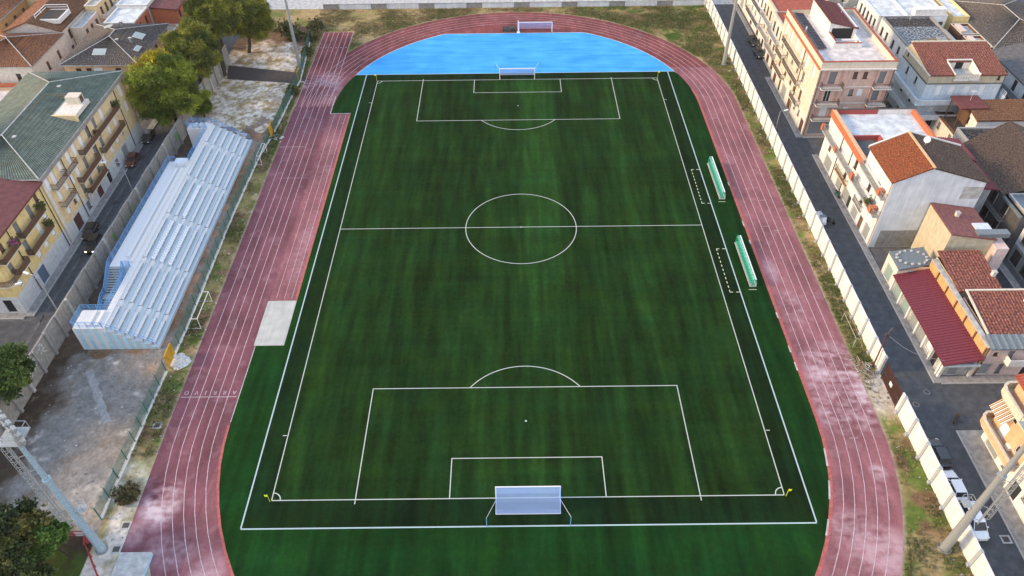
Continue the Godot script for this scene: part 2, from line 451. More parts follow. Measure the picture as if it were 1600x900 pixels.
# ---------- building parts
func basis_of(side: String) -> Basis:
	match side:
		"W": return Basis(Vector3(0, 0, 1), Vector3.UP, Vector3(-1, 0, 0))
		"E": return Basis(Vector3(0, 0, -1), Vector3.UP, Vector3(1, 0, 0))
		"N": return Basis(Vector3(-1, 0, 0), Vector3.UP, Vector3(0, 0, -1))
	return Basis()

func corner_of(side: String, r: Rect2) -> Vector3:
	match side:
		"W": return Vector3(r.position.x, 0, r.position.y)
		"E": return Vector3(r.end.x, 0, r.end.y)
		"N": return Vector3(r.end.x, 0, r.position.y)
	return Vector3(r.position.x, 0, r.end.y)

func along(side: String, r: Rect2, wcoord: float) -> float:
	match side:
		"W": return wcoord - r.position.y
		"E": return r.end.y - wcoord
		"N": return r.end.x - wcoord
	return wcoord - r.position.x

const DEPTH := 0.16
# a wall face with real openings and reveals. bands: [[height, MB], ...] from the bottom up
func facade(side: String, r: Rect2, y0: float, bands: Array, ops: Array):
	var bs := basis_of(side); var o := corner_of(side, r)
	var width := r.size.y if side in ["W", "E"] else r.size.x
	var us := [0.0, width]; var vs := [y0]
	for b in bands: vs.append(b[0])
	var rects := []
	for p in ops:
		var u := along(side, r, p[1])
		var q := Rect2(u - p[3] / 2.0, p[2] - p[4] / 2.0, p[3], p[4])
		if q.position.y < y0 + 0.02: q = Rect2(q.position.x, y0 + 0.02, q.size.x, q.end.y - y0 - 0.02)
		rects.append(q)
		us.append(q.position.x); us.append(q.end.x); vs.append(q.position.y); vs.append(q.end.y)
	us.sort(); vs.sort()
	var top: float = bands[-1][0]
	for i in us.size() - 1:
		if us[i + 1] - us[i] < 0.001 or us[i] < -0.001 or us[i + 1] > width + 0.001: continue
		for j in vs.size() - 1:
			if vs[j + 1] - vs[j] < 0.001 or vs[j + 1] > top + 0.001: continue
			var ct := Vector2((us[i] + us[i + 1]) / 2, (vs[j] + vs[j + 1]) / 2)
			var hole := false
			for q in rects:
				if q.has_point(ct): hole = true; break
			if hole: continue
			var mb: MB = bands[-1][1]
			for b in bands:
				if ct.y < b[0]: mb = b[1]; break
			var A := func(u, v): return o + bs.x * u + bs.y * v
			mb.quad(A.call(us[i], vs[j]), A.call(us[i + 1], vs[j]), A.call(us[i + 1], vs[j + 1]), A.call(us[i], vs[j + 1]))
	for q in rects:
		var mb: MB = bands[-1][1]
		for b in bands:
			if q.get_center().y < b[0]: mb = b[1]; break
		var P := func(u, v, w): return o + bs.x * u + bs.y * v - bs.z * w
		var a := [P.call(q.position.x, q.position.y, 0), P.call(q.end.x, q.position.y, 0), P.call(q.end.x, q.end.y, 0), P.call(q.position.x, q.end.y, 0)]
		var c := [P.call(q.position.x, q.position.y, DEPTH), P.call(q.end.x, q.position.y, DEPTH), P.call(q.end.x, q.end.y, DEPTH), P.call(q.position.x, q.end.y, DEPTH)]
		for k in 4:
			mb.quad(a[k], a[(k + 1) % 4], c[(k + 1) % 4], c[k])

const KIND := {"w": ["window", "pane", "glass", "frame_white"], "d": ["door", "pane", "glass", "frame_white"], "k": ["window", "pane", "glass", "shutter_brown"], "s": ["window", "shutter", "shutter_white", "frame_white"], "b": ["window", "shutter", "shutter_brown", "shutter_brown"], "h": ["window", "shutter", "shutter_grey", "shutter_grey"],
	"g": ["garage_door", "panel", "door_grey", "frame_white"], "t": ["garage_door", "panel", "door_teal", "frame_white"], "n": ["garage_door", "panel", "door_brown", "shutter_brown"], "u": ["garage_door", "panel", "door_blue", "shutter_grey"], "x": ["doorway", "door_leaf", "dark", "shutter_brown"], "y": ["door", "shutter", "wood_brown", "shutter_brown"]}

func window_meshes(kind: String, w: float, h: float) -> Array:
	var key := "%s %.2f %.2f" % [kind, w, h]
	if win_cache.has(key): return win_cache[key]
	var fr := MB.new(); var f := 0.07 if kind in "wdksbhy" else 0.05
	var z := -DEPTH + 0.03
	fr.obox(Vector3(-w / 2 + f / 2, h / 2, z), Vector3(f, h, 0.06)); fr.obox(Vector3(w / 2 - f / 2, h / 2, z), Vector3(f, h, 0.06))
	fr.obox(Vector3(0, h - f / 2, z), Vector3(w - 2 * f, f, 0.06)); fr.obox(Vector3(0, f / 2, z), Vector3(w - 2 * f, f, 0.06))
	if kind in "wdk":
		fr.obox(Vector3(0, h / 2, z), Vector3(0.07, h - 2 * f, 0.06))
	if h < 2.0 and kind in "wksbh":
		fr.obox(Vector3(0, -0.03, 0.0), Vector3(w + 0.16, 0.06, 0.2))   # sill
	var pn := MB.new()
	if kind in "sbhygtnu":
		var sl := 0.11 if kind in "sbhy" else 0.22
		var k := int(h / sl)
		for i in k:
			var y0 := h * i / k; var y1 := h * (i + 1) / k
			pn.quad(Vector3(-w / 2, y0, -DEPTH + 0.045), Vector3(w / 2, y0, -DEPTH + 0.045), Vector3(w / 2, y1, -DEPTH + 0.012), Vector3(-w / 2, y1, -DEPTH + 0.012))
			pn.quad(Vector3(-w / 2, y1, -DEPTH + 0.012), Vector3(w / 2, y1, -DEPTH + 0.012), Vector3(w / 2, y1, -DEPTH + 0.045), Vector3(-w / 2, y1, -DEPTH + 0.045))
	else:
		pn.obox(Vector3(0, h / 2, -DEPTH + 0.012), Vector3(w, h, 0.024))
	win_cache[key] = [fr.mesh(), pn.mesh()]
	return win_cache[key]

func add_windows(b: Node3D, side: String, r: Rect2, ops: Array, y0 := 0.0):
	var bs := basis_of(side); var o := corner_of(side, r)
	for p in ops:
		var k: Array = KIND[p[0]]
		var bot: float = maxf(p[2] - p[4] / 2.0, y0 + 0.02); var h: float = p[2] + p[4] / 2.0 - bot
		var ms := window_meshes(p[0], p[3], h)
		var at := o + bs.x * along(side, r, p[1]) + bs.y * bot - b.position
		var f := shared(k[0], ms[0], M[k[3]], b, at, bs)
		shared(k[1], ms[1], M[k[2]], f)

# a building: rect in plan, height, {side: openings}; bands: [[height, material], ...]
func house(called: String, label: String, category: String, group: String, r: Rect2, h: float, bands: Array, ops: Dictionary, y0 := 0.0, root: Node3D = null, own := {}) -> Node3D:
	var b := root
	if b == null: b = thing(called, label, category, Vector3(r.get_center().x, 0, r.get_center().y), group)
	var bm := []
	for i in bands.size(): bm.append([bands[i][0] if i < bands.size() - 1 else h, MB.new(b.position)])
	for side in ["W", "E", "N", "S"]:
		if own.has(side):   # a face painted in another colour than the rest
			var sb := []
			for i in own[side].size(): sb.append([own[side][i][0], MB.new(b.position)])
			facade(side, r, y0, sb, ops.get(side, []))
			for i in sb.size(): part("wall", sb[i][1], M[own[side][i][1]], b)
		else: facade(side, r, y0, bm, ops.get(side, []))
	for i in bands.size():
		part("wall" if i == bands.size() - 1 else "wall_base", bm[i][1], M[bands[i][1]], b)
	for side in ops: add_windows(b, side, r, ops[side], y0)
	return b

func flat_roof(b: Node3D, r: Rect2, h: float, mat: String, parapet := 0.0, pmat := "white", cap := "kerb", ph := 0.18):
	var m := MB.new(b.position)
	m.box(r.position.x + 0.02, h - 0.12, r.position.y + 0.02, r.end.x - 0.02, h + 0.02, r.end.y - 0.02)
	part("roof", m, M[mat], b)
	if parapet > 0.0:
		var p := MB.new(b.position); var cpm := MB.new(b.position); var t := ph
		var x0 := r.position.x; var x1 := r.end.x; var z0 := r.position.y; var z1 := r.end.y
		for q in [[x0, z0, x1, z0 + t], [x0, z1 - t, x1, z1], [x0, z0 + t, x0 + t, z1 - t], [x1 - t, z0 + t, x1, z1 - t]]:
			p.box(q[0], h + 0.001, q[1], q[2], h + parapet, q[3])
			cpm.box(q[0] - 0.04 if q[0] == x0 else q[0] + (0.0 if q[0] != x1 - t else -0.03), h + parapet, q[1] - 0.03, q[2] + 0.04, h + parapet + 0.06, q[3] + 0.03)
		part("parapet", p, M[pmat], b)
		part("coping", cpm, M[cap], b)

# tiled plane: p0 p1 along the eave (left, right seen from outside), p2 p3 along the ridge (right, left)
func tile_plane(m: MB, p0: Vector3, p1: Vector3, p2: Vector3, p3: Vector3, rib := 0.42, course := 0.5, tint := 0.12, lift := 0.10):
	var nrm := (p1 - p0).cross(p3 - p0).normalized()
	if nrm.y < 0: nrm = -nrm
	var k := maxi(2, int(p0.distance_to(p1) / rib)); var j := maxi(1, int(((p0 + p1) / 2).distance_to((p2 + p3) / 2) / course))
	m.col = Color(.75, .75, .75)
	m.quad(p0, p1, p2, p3)
	for a in j:
		var v0 := float(a) / j; var v1 := float(a + 1) / j
		for i in k:
			var u0 := (i + 0.08) / k; var u1 := (i + 0.5) / k; var u2 := (i + 0.92) / k
			var A := func(u, v): return p0.lerp(p1, u).lerp(p3.lerp(p2, u), v)
			var t := rng.randf_range(1.0 - tint, 1.0 + tint * 0.6)
			m.col = Color(t, t * rng.randf_range(.92, 1.04), t * rng.randf_range(.86, 1.06))
			var l0 := nrm * lift * 1.35; var l1 := nrm * lift * 0.8
			var b0: Vector3 = A.call(u0, v0) + nrm * lift * .35; var b1: Vector3 = A.call(u1, v0) + l0; var b2: Vector3 = A.call(u2, v0) + nrm * lift * .35
			var c0: Vector3 = A.call(u0, v1); var c1: Vector3 = A.call(u1, v1) + l1; var c2: Vector3 = A.call(u2, v1)
			m.quad(b0, b1, c1, c0); m.quad(b1, b2, c2, c1)
			m.tri(b0, b2, b1)

# corrugated sheet: standing ribs that run from eave to ridge
func ribbed(m: MB, p0: Vector3, p1: Vector3, p2: Vector3, p3: Vector3, pitch := 0.33, hgt := 0.10):
	var nrm := (p1 - p0).cross(p3 - p0).normalized()
	if nrm.y < 0: nrm = -nrm
	var k := maxi(2, int(p0.distance_to(p1) / pitch))
	m.quad(p0, p1, p2, p3)
	for i in k:
		var A := func(u, v): return p0.lerp(p1, u).lerp(p3.lerp(p2, u), v)
		var a := (i + .25) / k; var b := (i + .4) / k; var c := (i + .6) / k; var d := (i + .75) / k
		var up := nrm * hgt
		m.quad(A.call(a, 0.0), A.call(b, 0.0) + up, A.call(b, 1.0) + up, A.call(a, 1.0))
		m.quad(A.call(b, 0.0) + up, A.call(c, 0.0) + up, A.call(c, 1.0) + up, A.call(b, 1.0) + up)
		m.quad(A.call(c, 0.0) + up, A.call(d, 0.0), A.call(d, 1.0), A.call(c, 1.0) + up)

func slab_under(m: MB, pts: Array, t: float):
	# closes a roof sheet below and along its edge
	var n := pts.size()
	var dn := Vector3(0, -t, 0)
	for i in n:
		m.quad(pts[i] + dn, pts[(i + 1) % n] + dn, pts[(i + 1) % n], pts[i])
	if n == 4: m.quad(pts[3] + dn, pts[2] + dn, pts[1] + dn, pts[0] + dn)

# hip roof on a rectangle
func hip_roof(b: Node3D, r: Rect2, h: float, rise: float, mat: String, rib := 0.5, course := 0.7, over := 0.4):
	var x0 := r.position.x - over; var x1 := r.end.x + over; var z0 := r.position.y - over; var z1 := r.end.y + over
	var m := MB.new(b.position); var along_z := (z1 - z0) > (x1 - x0)
	var half := minf(x1 - x0, z1 - z0) / 2
	var A := Vector3(x0, h, z1); var B := Vector3(x1, h, z1); var C := Vector3(x1, h, z0); var D := Vector3(x0, h, z0)
	var e: Vector3; var f: Vector3
	if along_z:
		e = Vector3((x0 + x1) / 2, h + rise, z1 - half); f = Vector3((x0 + x1) / 2, h + rise, z0 + half)
		tile_plane(m, A, B, e, e, rib, course); tile_plane(m, C, D, f, f, rib, course); tile_plane(m, B, C, f, e, rib, course); tile_plane(m, D, A, e, f, rib, course)
	else:
		e = Vector3(x0 + half, h + rise, (z0 + z1) / 2); f = Vector3(x1 - half, h + rise, (z0 + z1) / 2)
		tile_plane(m, A, B, f, e, rib, course); tile_plane(m, C, D, e, f, rib, course); tile_plane(m, B, C, f, f, rib, course); tile_plane(m, D, A, e, e, rib, course)
	var g := part("roof", m, M[mat], b)
	var ed := MB.new(b.position)
	ed.box(x0, h - 0.3, z0, x1, h - 0.02, z1)
	part("eave", ed, M.pale_concrete, b)
	var rd := MB.new(b.position)
	for q in [[A, e if along_z else e], [B, e if along_z else f], [C, f], [D, f if along_z else e], [e, f]]:
		rd.tube(q[0] + Vector3(0, .05, 0), q[1] + Vector3(0, .06, 0), 0.1, 0.1, 6)
	part("ridge", rd, M.pale_concrete, b)

func shed_roof(b: Node3D, pts: Array, mat: String, style := "tile", t := 0.22, rib := 0.42, course := 0.5):
	var m := MB.new(b.position)
	if style == "tile": tile_plane(m, pts[0], pts[1], pts[2], pts[3], rib, course)
	elif style == "rib": ribbed(m, pts[0], pts[1], pts[2], pts[3], rib)
	else: m.quad(pts[0], pts[1], pts[2], pts[3])
	m.col = Color(.8, .8, .8)
	slab_under(m, pts, t)
	return part("roof", m, M[mat], b)

# balcony on a wall: slab with railing; style "bar" or "solid"
func balcony(b: Node3D, side: String, r: Rect2, wc: float, y: float, w: float, depth: float, slab := "white", rail := "iron", style := "bar", round_end := false):
	var bs := basis_of(side); var o := corner_of(side, r) + bs.x * along(side, r, wc) + bs.y * y
	var m := MB.new(b.position)
	m.obox(o + bs.z * (depth / 2) + bs.y * -0.09, Vector3(w, 0.18, depth), bs)
	var s := part("balcony", m, M[slab], b)
	var q := MB.new(b.position); var hh := 1.0
	if style == "solid":
		q.obox(o + bs.z * (depth - 0.05) + bs.y * (hh / 2 + .001), Vector3(w, hh, 0.1), bs)
		for k in [-1, 1]: q.obox(o + bs.x * (k * (w / 2 - 0.05)) + bs.z * (depth / 2 - 0.05) + bs.y * (hh / 2 + .001), Vector3(0.1, hh, depth - 0.1), bs)
	else:
		var c0 := o - bs.x * (w / 2 - 0.04); var c1 := o + bs.x * (w / 2 - 0.04); var dz := bs.z * (depth - 0.04)
		var dense := rail == "wood_brown"
		for seg in [[c0, c0 + dz], [c0 + dz, c1 + dz], [c1 + dz, c1]]:
			q.bar(seg[0] + bs.y * hh, seg[1] + bs.y * hh, 0.06)
			q.bar(seg[0] + bs.y * 0.12, seg[1] + bs.y * 0.12, 0.04)
			var k: int = maxi(1, int(seg[0].distance_to(seg[1]) / (0.11 if dense else 0.14)))
			for i in k + 1:
				var p: Vector3 = seg[0].lerp(seg[1], float(i) / k)
				q.bar(p + bs.y * 0.0, p + bs.y * hh, 0.08 if dense else 0.025, 0.03)
	part("railing", q, M[rail], s)
	return s

func trim(b: Node3D, side: String, r: Rect2, y: float, hgt: float, out: float, mat: String, called := "cornice"):
	var bs := basis_of(side); var o := corner_of(side, r)
	var w := r.size.y if side in ["W", "E"] else r.size.x
	var m := MB.new(b.position)
	m.obox(o + bs.x * (w / 2) + bs.y * y + bs.z * (out / 2 + .002), Vector3(w, hgt, out), bs)
	part(called, m, M[mat], b)

func pipe(b: Node3D, side: String, r: Rect2, wc: float, y0: float, y1: float, mat := "iron"):
	var bs := basis_of(side); var o := corner_of(side, r) + bs.x * along(side, r, wc) + bs.z * 0.09
	var m := MB.new(b.position)
	m.tube(o + bs.y * y0, o + bs.y * y1, 0.07, 0.07, 6)
	part("drainpipe", m, M[mat], b)

func box_part(b: Node3D, called: String, mat: String, x0: float, y0: float, z0: float, x1: float, y1: float, z1: float, parent: Node = null):
	var m := MB.new(b.position)
	m.box(x0, y0, z0, x1, y1, z1)
	return part(called, m, M[mat], parent if parent else b)

# ---------- plants
func blade_mesh(k: int, len0: float, wid: float, flatness: float, sd: int) -> ArrayMesh:
	var g := RandomNumberGenerator.new(); g.seed = sd
	var m := MB.new()
	for i in k:
		var d := Vector3(g.randf_range(-1, 1), g.randf_range(-.3, 1.0) * flatness, g.randf_range(-1, 1)).normalized()
		var s := d.cross(Vector3(g.randf_range(-1, 1), g.randf_range(-1, 1), g.randf_range(-1, 1))).normalized()
		var l := len0 * g.randf_range(.6, 1.2)
		var st := d * l * g.randf_range(0, .3)
		var t := g.randf_range(.8, 1.15)
		m.col = Color(t, t, t)
		m.quad(st, st + d * l * .5 - s * wid, st + d * l, st + d * l * .5 + s * wid)
	return m.mesh()

func scatter(called: String, mesh: Mesh, mat: Material, xf: Array, cols: Array, parent: Node) -> MultiMeshInstance3D:
	var mm := MultiMesh.new()
	mm.transform_format = MultiMesh.TRANSFORM_3D
	mm.use_colors = true
	mm.mesh = mesh
	mm.instance_count = xf.size()
	for i in xf.size():
		mm.set_instance_transform(i, xf[i]); mm.set_instance_color(i, cols[i])
	var mi := MultiMeshInstance3D.new()
	mi.multimesh = mm; mi.material_override = mat
	mi.set_meta("kind", "stuff")
	put(mi, called, parent)
	return mi

func rand_basis(s: float) -> Basis:
	var b := Basis(Vector3(rng.randf_range(-1, 1), rng.randf_range(-1, 1), rng.randf_range(-1, 1)).normalized(), rng.randf_range(0, TAU))
	return b.scaled(Vector3.ONE * s)

# trunk, limbs and a crown of many small leaf clumps; pal: [dark, mid, light]
func tree(called: String, label: String, group: String, at: Vector3, hgt: float, crown_y: float, rx: float, ry: float, puffs: int, per: int, pal: Array, leaf: Mesh, leaf_mat: String, lean := Vector3.ZERO, sd := 1, bright := []):
	rng.seed = sd
	var t := thing(called, label, "tree", at, group)
	var tk := MB.new()
	var top := Vector3(lean.x, crown_y, lean.z)
	var prev := Vector3.ZERO
	var r0 := hgt * 0.028
	for i in 4:
		var nx := Vector3.ZERO.lerp(top, (i + 1) / 4.0) + Vector3(rng.randf_range(-.15, .15), 0, rng.randf_range(-.15, .15))
		tk.tube(prev, nx, r0 * (1.15 - i * .16), r0 * (1.15 - (i + 1) * .16), 8)
		prev = nx
	var xf := []; var cols := []
	for i in puffs:
		var d := Vector3(rng.randf_range(-1, 1), rng.randf_range(-.75, 1), rng.randf_range(-1, 1)).normalized()
		var rr := pow(rng.randf(), .33) * .92
		var ct := top + Vector3(d.x * rx, d.y * ry, d.z * rx) * rr
		var ps := rx * rng.randf_range(.16, .27)
		if i % 3 == 0: tk.tube(top * rng.randf_range(.72, .98), ct, r0 * .32, r0 * .12, 5, false)
		var mixv := rng.randf()
		var pc: Color = pal[0].lerp(pal[1], mixv)
		if rng.randf() < .45: pc = pal[1].lerp(pal[2], rng.randf())
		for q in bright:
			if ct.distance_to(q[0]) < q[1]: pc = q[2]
		for k in per:
			var e := Vector3(rng.randfn(), rng.randfn() * .7, rng.randfn()) * ps * .5
			xf.append(Transform3D(rand_basis(rng.randf_range(.75, 1.35)), ct + e))
			var j := rng.randf_range(.65, 1.35)
			cols.append(Color(pc.r * j, pc.g * j, pc.b * j))
	part("trunk", tk, M.bark, t)
	scatter("crown", leaf, M[leaf_mat], xf, cols, t)
	return t

func bush(called: String, label: String, group: String, at: Vector3, rad: float, hgt: float, n: int, pal: Array, leaf: Mesh, leaf_mat: String, sd: int):
	rng.seed = sd
	var t := thing(called, label, "shrub", at, group)
	var st := MB.new()
	var xf := []; var cols := []
	for i in n:
		var d := Vector3(rng.randfn() * .45 * rad, absf(rng.randfn()) * .42 * hgt + .1, rng.randfn() * .45 * rad)
		if i % 24 == 0: st.tube(Vector3(d.x * .2, 0, d.z * .2), d, .03, .01, 4, false)
		xf.append(Transform3D(rand_basis(rng.randf_range(.7, 1.3)), d))
		var pc: Color = pal[0].lerp(pal[1], rng.randf()) if rng.randf() < .7 else pal[2]
		cols.append(pc)
	part("stem", st, M.bark, t)
	scatter("foliage", leaf, M[leaf_mat], xf, cols, t)
	return t

# ---------- vehicles (length along +z is the front)
func loft(m: MB, rings: Array):
	for i in rings.size() - 1:
		var a: PackedVector3Array = rings[i]; var b: PackedVector3Array = rings[i + 1]
		for k in a.size():
			var l := (k + 1) % a.size()
			m.quad(a[k], a[l], b[l], b[k])
	for e in [[rings[0], true], [rings[-1], false]]:
		var g: PackedVector3Array = e[0]
		var c := Vector3.ZERO
		for p in g: c += p / g.size()
		for k in g.size():
			if e[1]: m.tri(c, g[(k + 1) % g.size()], g[k])
			else: m.tri(c, g[k], g[(k + 1) % g.size()])

func ring(w: float, z: float, y0: float, yb: float, yt: float, wt: float) -> PackedVector3Array:
	return PackedVector3Array([Vector3(-w * .92, y0, z), Vector3(w * .92, y0, z), Vector3(w, y0 + .18, z), Vector3(w, yb - .1, z), Vector3(w * .95, yb, z), Vector3(wt, yt, z), Vector3(-wt, yt, z), Vector3(-w * .95, yb, z), Vector3(-w, yb - .1, z), Vector3(-w, y0 + .18, z)])

func car(called: String, label: String, at: Vector3, yaw: float, paint: String, style := "hatch", group := ""):
	var t := thing(called, label, "car" if style != "van" else "van", at, group)
	t.rotation.y = yaw
	var L := 4.1 if style != "van" else 4.5
	var hb := .88; var hr := 1.46
	if style == "suv": hb = 1.02; hr = 1.68
	if style == "van": hb = 1.05; hr = 1.82
	var b := MB.new(); var h := L / 2
	loft(b, [ring(.70, -h, .38, hb - .14, hb - .08, .60), ring(.82, -h + .12, .26, hb - .04, hb + .02, .72), ring(.86, -h * .6, .22, hb, hb + .04, .76), ring(.87, 0, .22, hb, hb + .04, .76), ring(.86, h * .42, .22, hb - .02, hb + .03, .74), ring(.84, h * .75, .24, hb - .12, hb - .05, .70), ring(.76, h - .12, .28, hb - .26, hb - .18, .62), ring(.62, h, .36, hb - .36, hb - .30, .50)])
	part("body", b, M[paint], t)
	var g := MB.new()
	var zr := -h + (.12 if style in ["suv", "van"] else .3); var zf := h * .44
	if style == "van": zf = h * .62
	var rb := .76; var rt := .60
	var gr := func(z, y, w): return PackedVector3Array([Vector3(-w, y - .0, z), Vector3(w, y, z), Vector3(w, y + .01, z), Vector3(-w, y + .01, z)])
	var lo := [Vector3(-rb, hb, zr), Vector3(rb, hb, zr), Vector3(rb, hb, zf), Vector3(-rb, hb, zf)]
	var hi := [Vector3(-rt, hr - .05, zr + .38), Vector3(rt, hr - .05, zr + .38), Vector3(rt, hr - .05, zf - .8), Vector3(-rt, hr - .05, zf - .8)]
	for k in 4: g.quad(lo[(k + 1) % 4], lo[k], hi[k], hi[(k + 1) % 4])
	part("glazing", g, M.glass, t)
	var rf := MB.new()
	var e := PackedVector2Array([Vector2(-rt - .03, zr + .32), Vector2(rt + .03, zr + .32), Vector2(rt + .03, zf - .74), Vector2(rt * .8, zf - .62), Vector2(-rt * .8, zf - .62), Vector2(-rt - .03, zf - .74)])
	rf.prism(e, hr - .05, hr)
	for k in 4: rf.bar(lo[k] + (hi[k] - lo[k]) * .02, hi[k], .06, .07)
	for s in [-1, 1]: rf.bar(Vector3(s * rb, hb, -.1), Vector3(s * rt, hr - .05, -.15), .07, .05)
	part("roof", rf, M[paint], t)
	for s in [-1, 1]:
		for zz in [-h * .62, h * .62]:
			var w := MB.new(); w.tube(Vector3(s * .62, .31, zz), Vector3(s * .84, .31, zz), .31, .31, 14)
			var wn := part("wheel", w, M.tyre, t)
			var hub := MB.new(); hub.tube(Vector3(s * .80, .31, zz), Vector3(s * .855, .31, zz), .19, .17, 10)
			part("hub", hub, M.hub, wn)
		var hl := MB.new(); hl.obox(Vector3(s * .58, hb - .27, h - .11), Vector3(.34, .16, .16), Basis(Vector3.UP, s * .35)); part("headlight", hl, M.lamp_glass, t)
		var tl := MB.new(); tl.obox(Vector3(s * .66, hb - .12, -h + .07), Vector3(.2, .26, .1)); part("tail_light", tl, M.red_metal, t)
		var mr := MB.new(); mr.obox(Vector3(s * .95, hb + .08, zf - .35), Vector3(.2, .13, .1)); part("mirror", mr, M[paint], t)
	return t

# ---------- sports ground pieces
const CX := -0.4
const CZ := 39.5

func arc_pts(rad: float, a0: float, a1: float, cz: float, k := 40) -> PackedVector2Array:
	var p := PackedVector2Array()
	for i in k + 1:
		var t := lerpf(a0, a1, float(i) / k)
		p.append(Vector2(CX + cos(t) * rad, cz + sin(t) * rad))
	return p

func oval(rad: float) -> PackedVector2Array:
	var p := arc_pts(rad, 0, PI, CZ)
	p.append_array(arc_pts(rad, PI, TAU, -CZ))
	return p

func set_uv(m: MB, r: Rect2) -> MB:
	m.uvr = r
	return m

func ring_sheet(m: MB, r0: float, r1: float, y: float):
	var a := oval(r0); var b := oval(r1)
	for i in a.size():
		var j := (i + 1) % a.size()
		m.quad(Vector3(b[j].x, y, b[j].y), Vector3(b[i].x, y, b[i].y), Vector3(a[i].x, y, a[i].y), Vector3(a[j].x, y, a[j].y))

func rect_line(m: MB, x0: float, z0: float, x1: float, z1: float, y: float, w := 0.12, sides := "NSEW"):
	if "N" in sides: m.quad(Vector3(x0, y, z0 + w / 2), Vector3(x1, y, z0 + w / 2), Vector3(x1, y, z0 - w / 2), Vector3(x0, y, z0 - w / 2))
	if "S" in sides: m.quad(Vector3(x0, y, z1 + w / 2), Vector3(x1, y, z1 + w / 2), Vector3(x1, y, z1 - w / 2), Vector3(x0, y, z1 - w / 2))
	for s in [["W", x0], ["E", x1]]:
		if s[0] in sides: m.quad(Vector3(s[1] - w / 2, y, z1 - w / 2), Vector3(s[1] + w / 2, y, z1 - w / 2), Vector3(s[1] + w / 2, y, z0 + w / 2), Vector3(s[1] - w / 2, y, z0 + w / 2))

func goal(label: String, z: float, s: float):
	var t := thing("football_goal", label, "goal", Vector3(0, 0, z), "full size football goals")
	for k in [-1, 1]:
		var p := MB.new(); p.tube(Vector3(k * 3.72, 0, 0), Vector3(k * 3.72, 2.5, 0), .07, .07, 10); part("post", p, M.white_metal, t)
	var c := MB.new(); c.tube(Vector3(-3.72, 2.48, 0), Vector3(3.72, 2.48, 0), .07, .07, 10); part("crossbar", c, M.white_metal, t)
	var prof := [Vector2(0, 2.44), Vector2(.75, 2.28), Vector2(1.4, 1.6), Vector2(1.85, .7), Vector2(2.05, .03)]
	var nt := MB.new()
	var at := func(v: float) -> Vector2:
		var f := v * 4.0; var i := mini(3, int(f)); return prof[i].lerp(prof[i + 1], f - i)
	for i in 75:
		var x := -3.7 + 7.4 * i / 74.0
		for k in 4: nt.bar(Vector3(x, prof[k].y, s * prof[k].x), Vector3(x, prof[k + 1].y, s * prof[k + 1].x), .026, .026)
	for j in 30:
		var q: Vector2 = at.call(j / 29.0)
		nt.bar(Vector3(-3.7, q.y, s * q.x), Vector3(3.7, q.y, s * q.x), .026, .026)
		for k in [-1, 1]: nt.bar(Vector3(k * 3.7, q.y, .02), Vector3(k * 3.7, q.y, s * q.x), .02, .02)
	for k in [-1, 1]:
		for i in 16:
			var d := 2.0 * (i + 1) / 17.0
			nt.bar(Vector3(k * 3.7, 0.02, s * d), Vector3(k * 3.7, maxf(.1, 2.4 - d * 1.1 - (.25 if d > 1.2 else 0.0)), s * d), .02, .02)
	tag(part("net", nt, M.net, t), "", "", "", "stuff")
	var fb := MB.new(); fb.tube(Vector3(-3.72, .05, s * 2.05), Vector3(3.72, .05, s * 2.05), .035, .035, 6)
	for k in [-1, 1]: fb.tube(Vector3(k * 3.72, .05, 0), Vector3(k * 3.72, .05, s * 2.05), .035, .035, 6)
	part("ground_frame", fb, M.white_metal, t)
	for k in [-1, 1]:
		var st := MB.new(); st.tube(Vector3(k * 4.72, 0, s * 3.65), Vector3(k * 4.72, 2.1, s * 3.65), .05, .05, 8); part("net_pole", st, M.blue_metal, t)
		var ro := MB.new(); ro.bar(Vector3(k * 4.72, 2.05, s * 3.65), Vector3(k * 3.7, 1.75, s * 1.3), .03); part("stay_rope", ro, M.white_metal, t)

func small_goal(label: String, at: Vector3, w: float, h: float, d: float, group := "small training goals", tr := 1.0, fm := "white_metal"):
	# mouth along z, depth towards -x
	var t := thing("training_goal", label, "goal", at, group)
	var f := MB.new()
	for k in [-1, 1]:
		var z: float = k * w / 2
		f.tube(Vector3(0, 0, z), Vector3(0, h, z), .05 * tr, .05 * tr, 8); f.tube(Vector3(0, .05, z), Vector3(d, .05, z), .04 * tr, .04 * tr, 8)
		f.tube(Vector3(0, h, z), Vector3(d * .45, h, z), .04 * tr, .04 * tr, 8); f.tube(Vector3(d * .45, h, z), Vector3(d, .05, z), .04 * tr, .04 * tr, 8)
	f.tube(Vector3(0, h, -w / 2), Vector3(0, h, w / 2), .05 * tr, .05 * tr, 8)
	part("frame", f, M[fm], t)
	var g := MB.new(); g.tube(Vector3(d, .05, -w / 2), Vector3(d, .05, w / 2), .04 * tr, .04 * tr, 8); g.tube(Vector3(d * .45, h, -w / 2), Vector3(d * .45, h, w / 2), .03 * tr, .03 * tr, 8)
	part("rear_bar", g, M[fm], t)
	return t

func corner_flag(label: String, x: float, z: float):
	var t := thing("corner_flag", label, "flag", Vector3(x, 0, z), "corner flags")
	var p := MB.new(); p.tube(Vector3.ZERO, Vector3(0, 1.6, 0), .025, .02, 6); part("pole", p, M.flag, t)
	var f := MB.new(); var s := signf(x)
	f.prism(PackedVector2Array([Vector2(0, -.02), Vector2(s * .18, .05), Vector2(s * .36, -.02), Vector2(s * .36, .01), Vector2(s * .18, .08), Vector2(0, .01)]), 1.2, 1.54)
	part("cloth", f, M.flag, t)

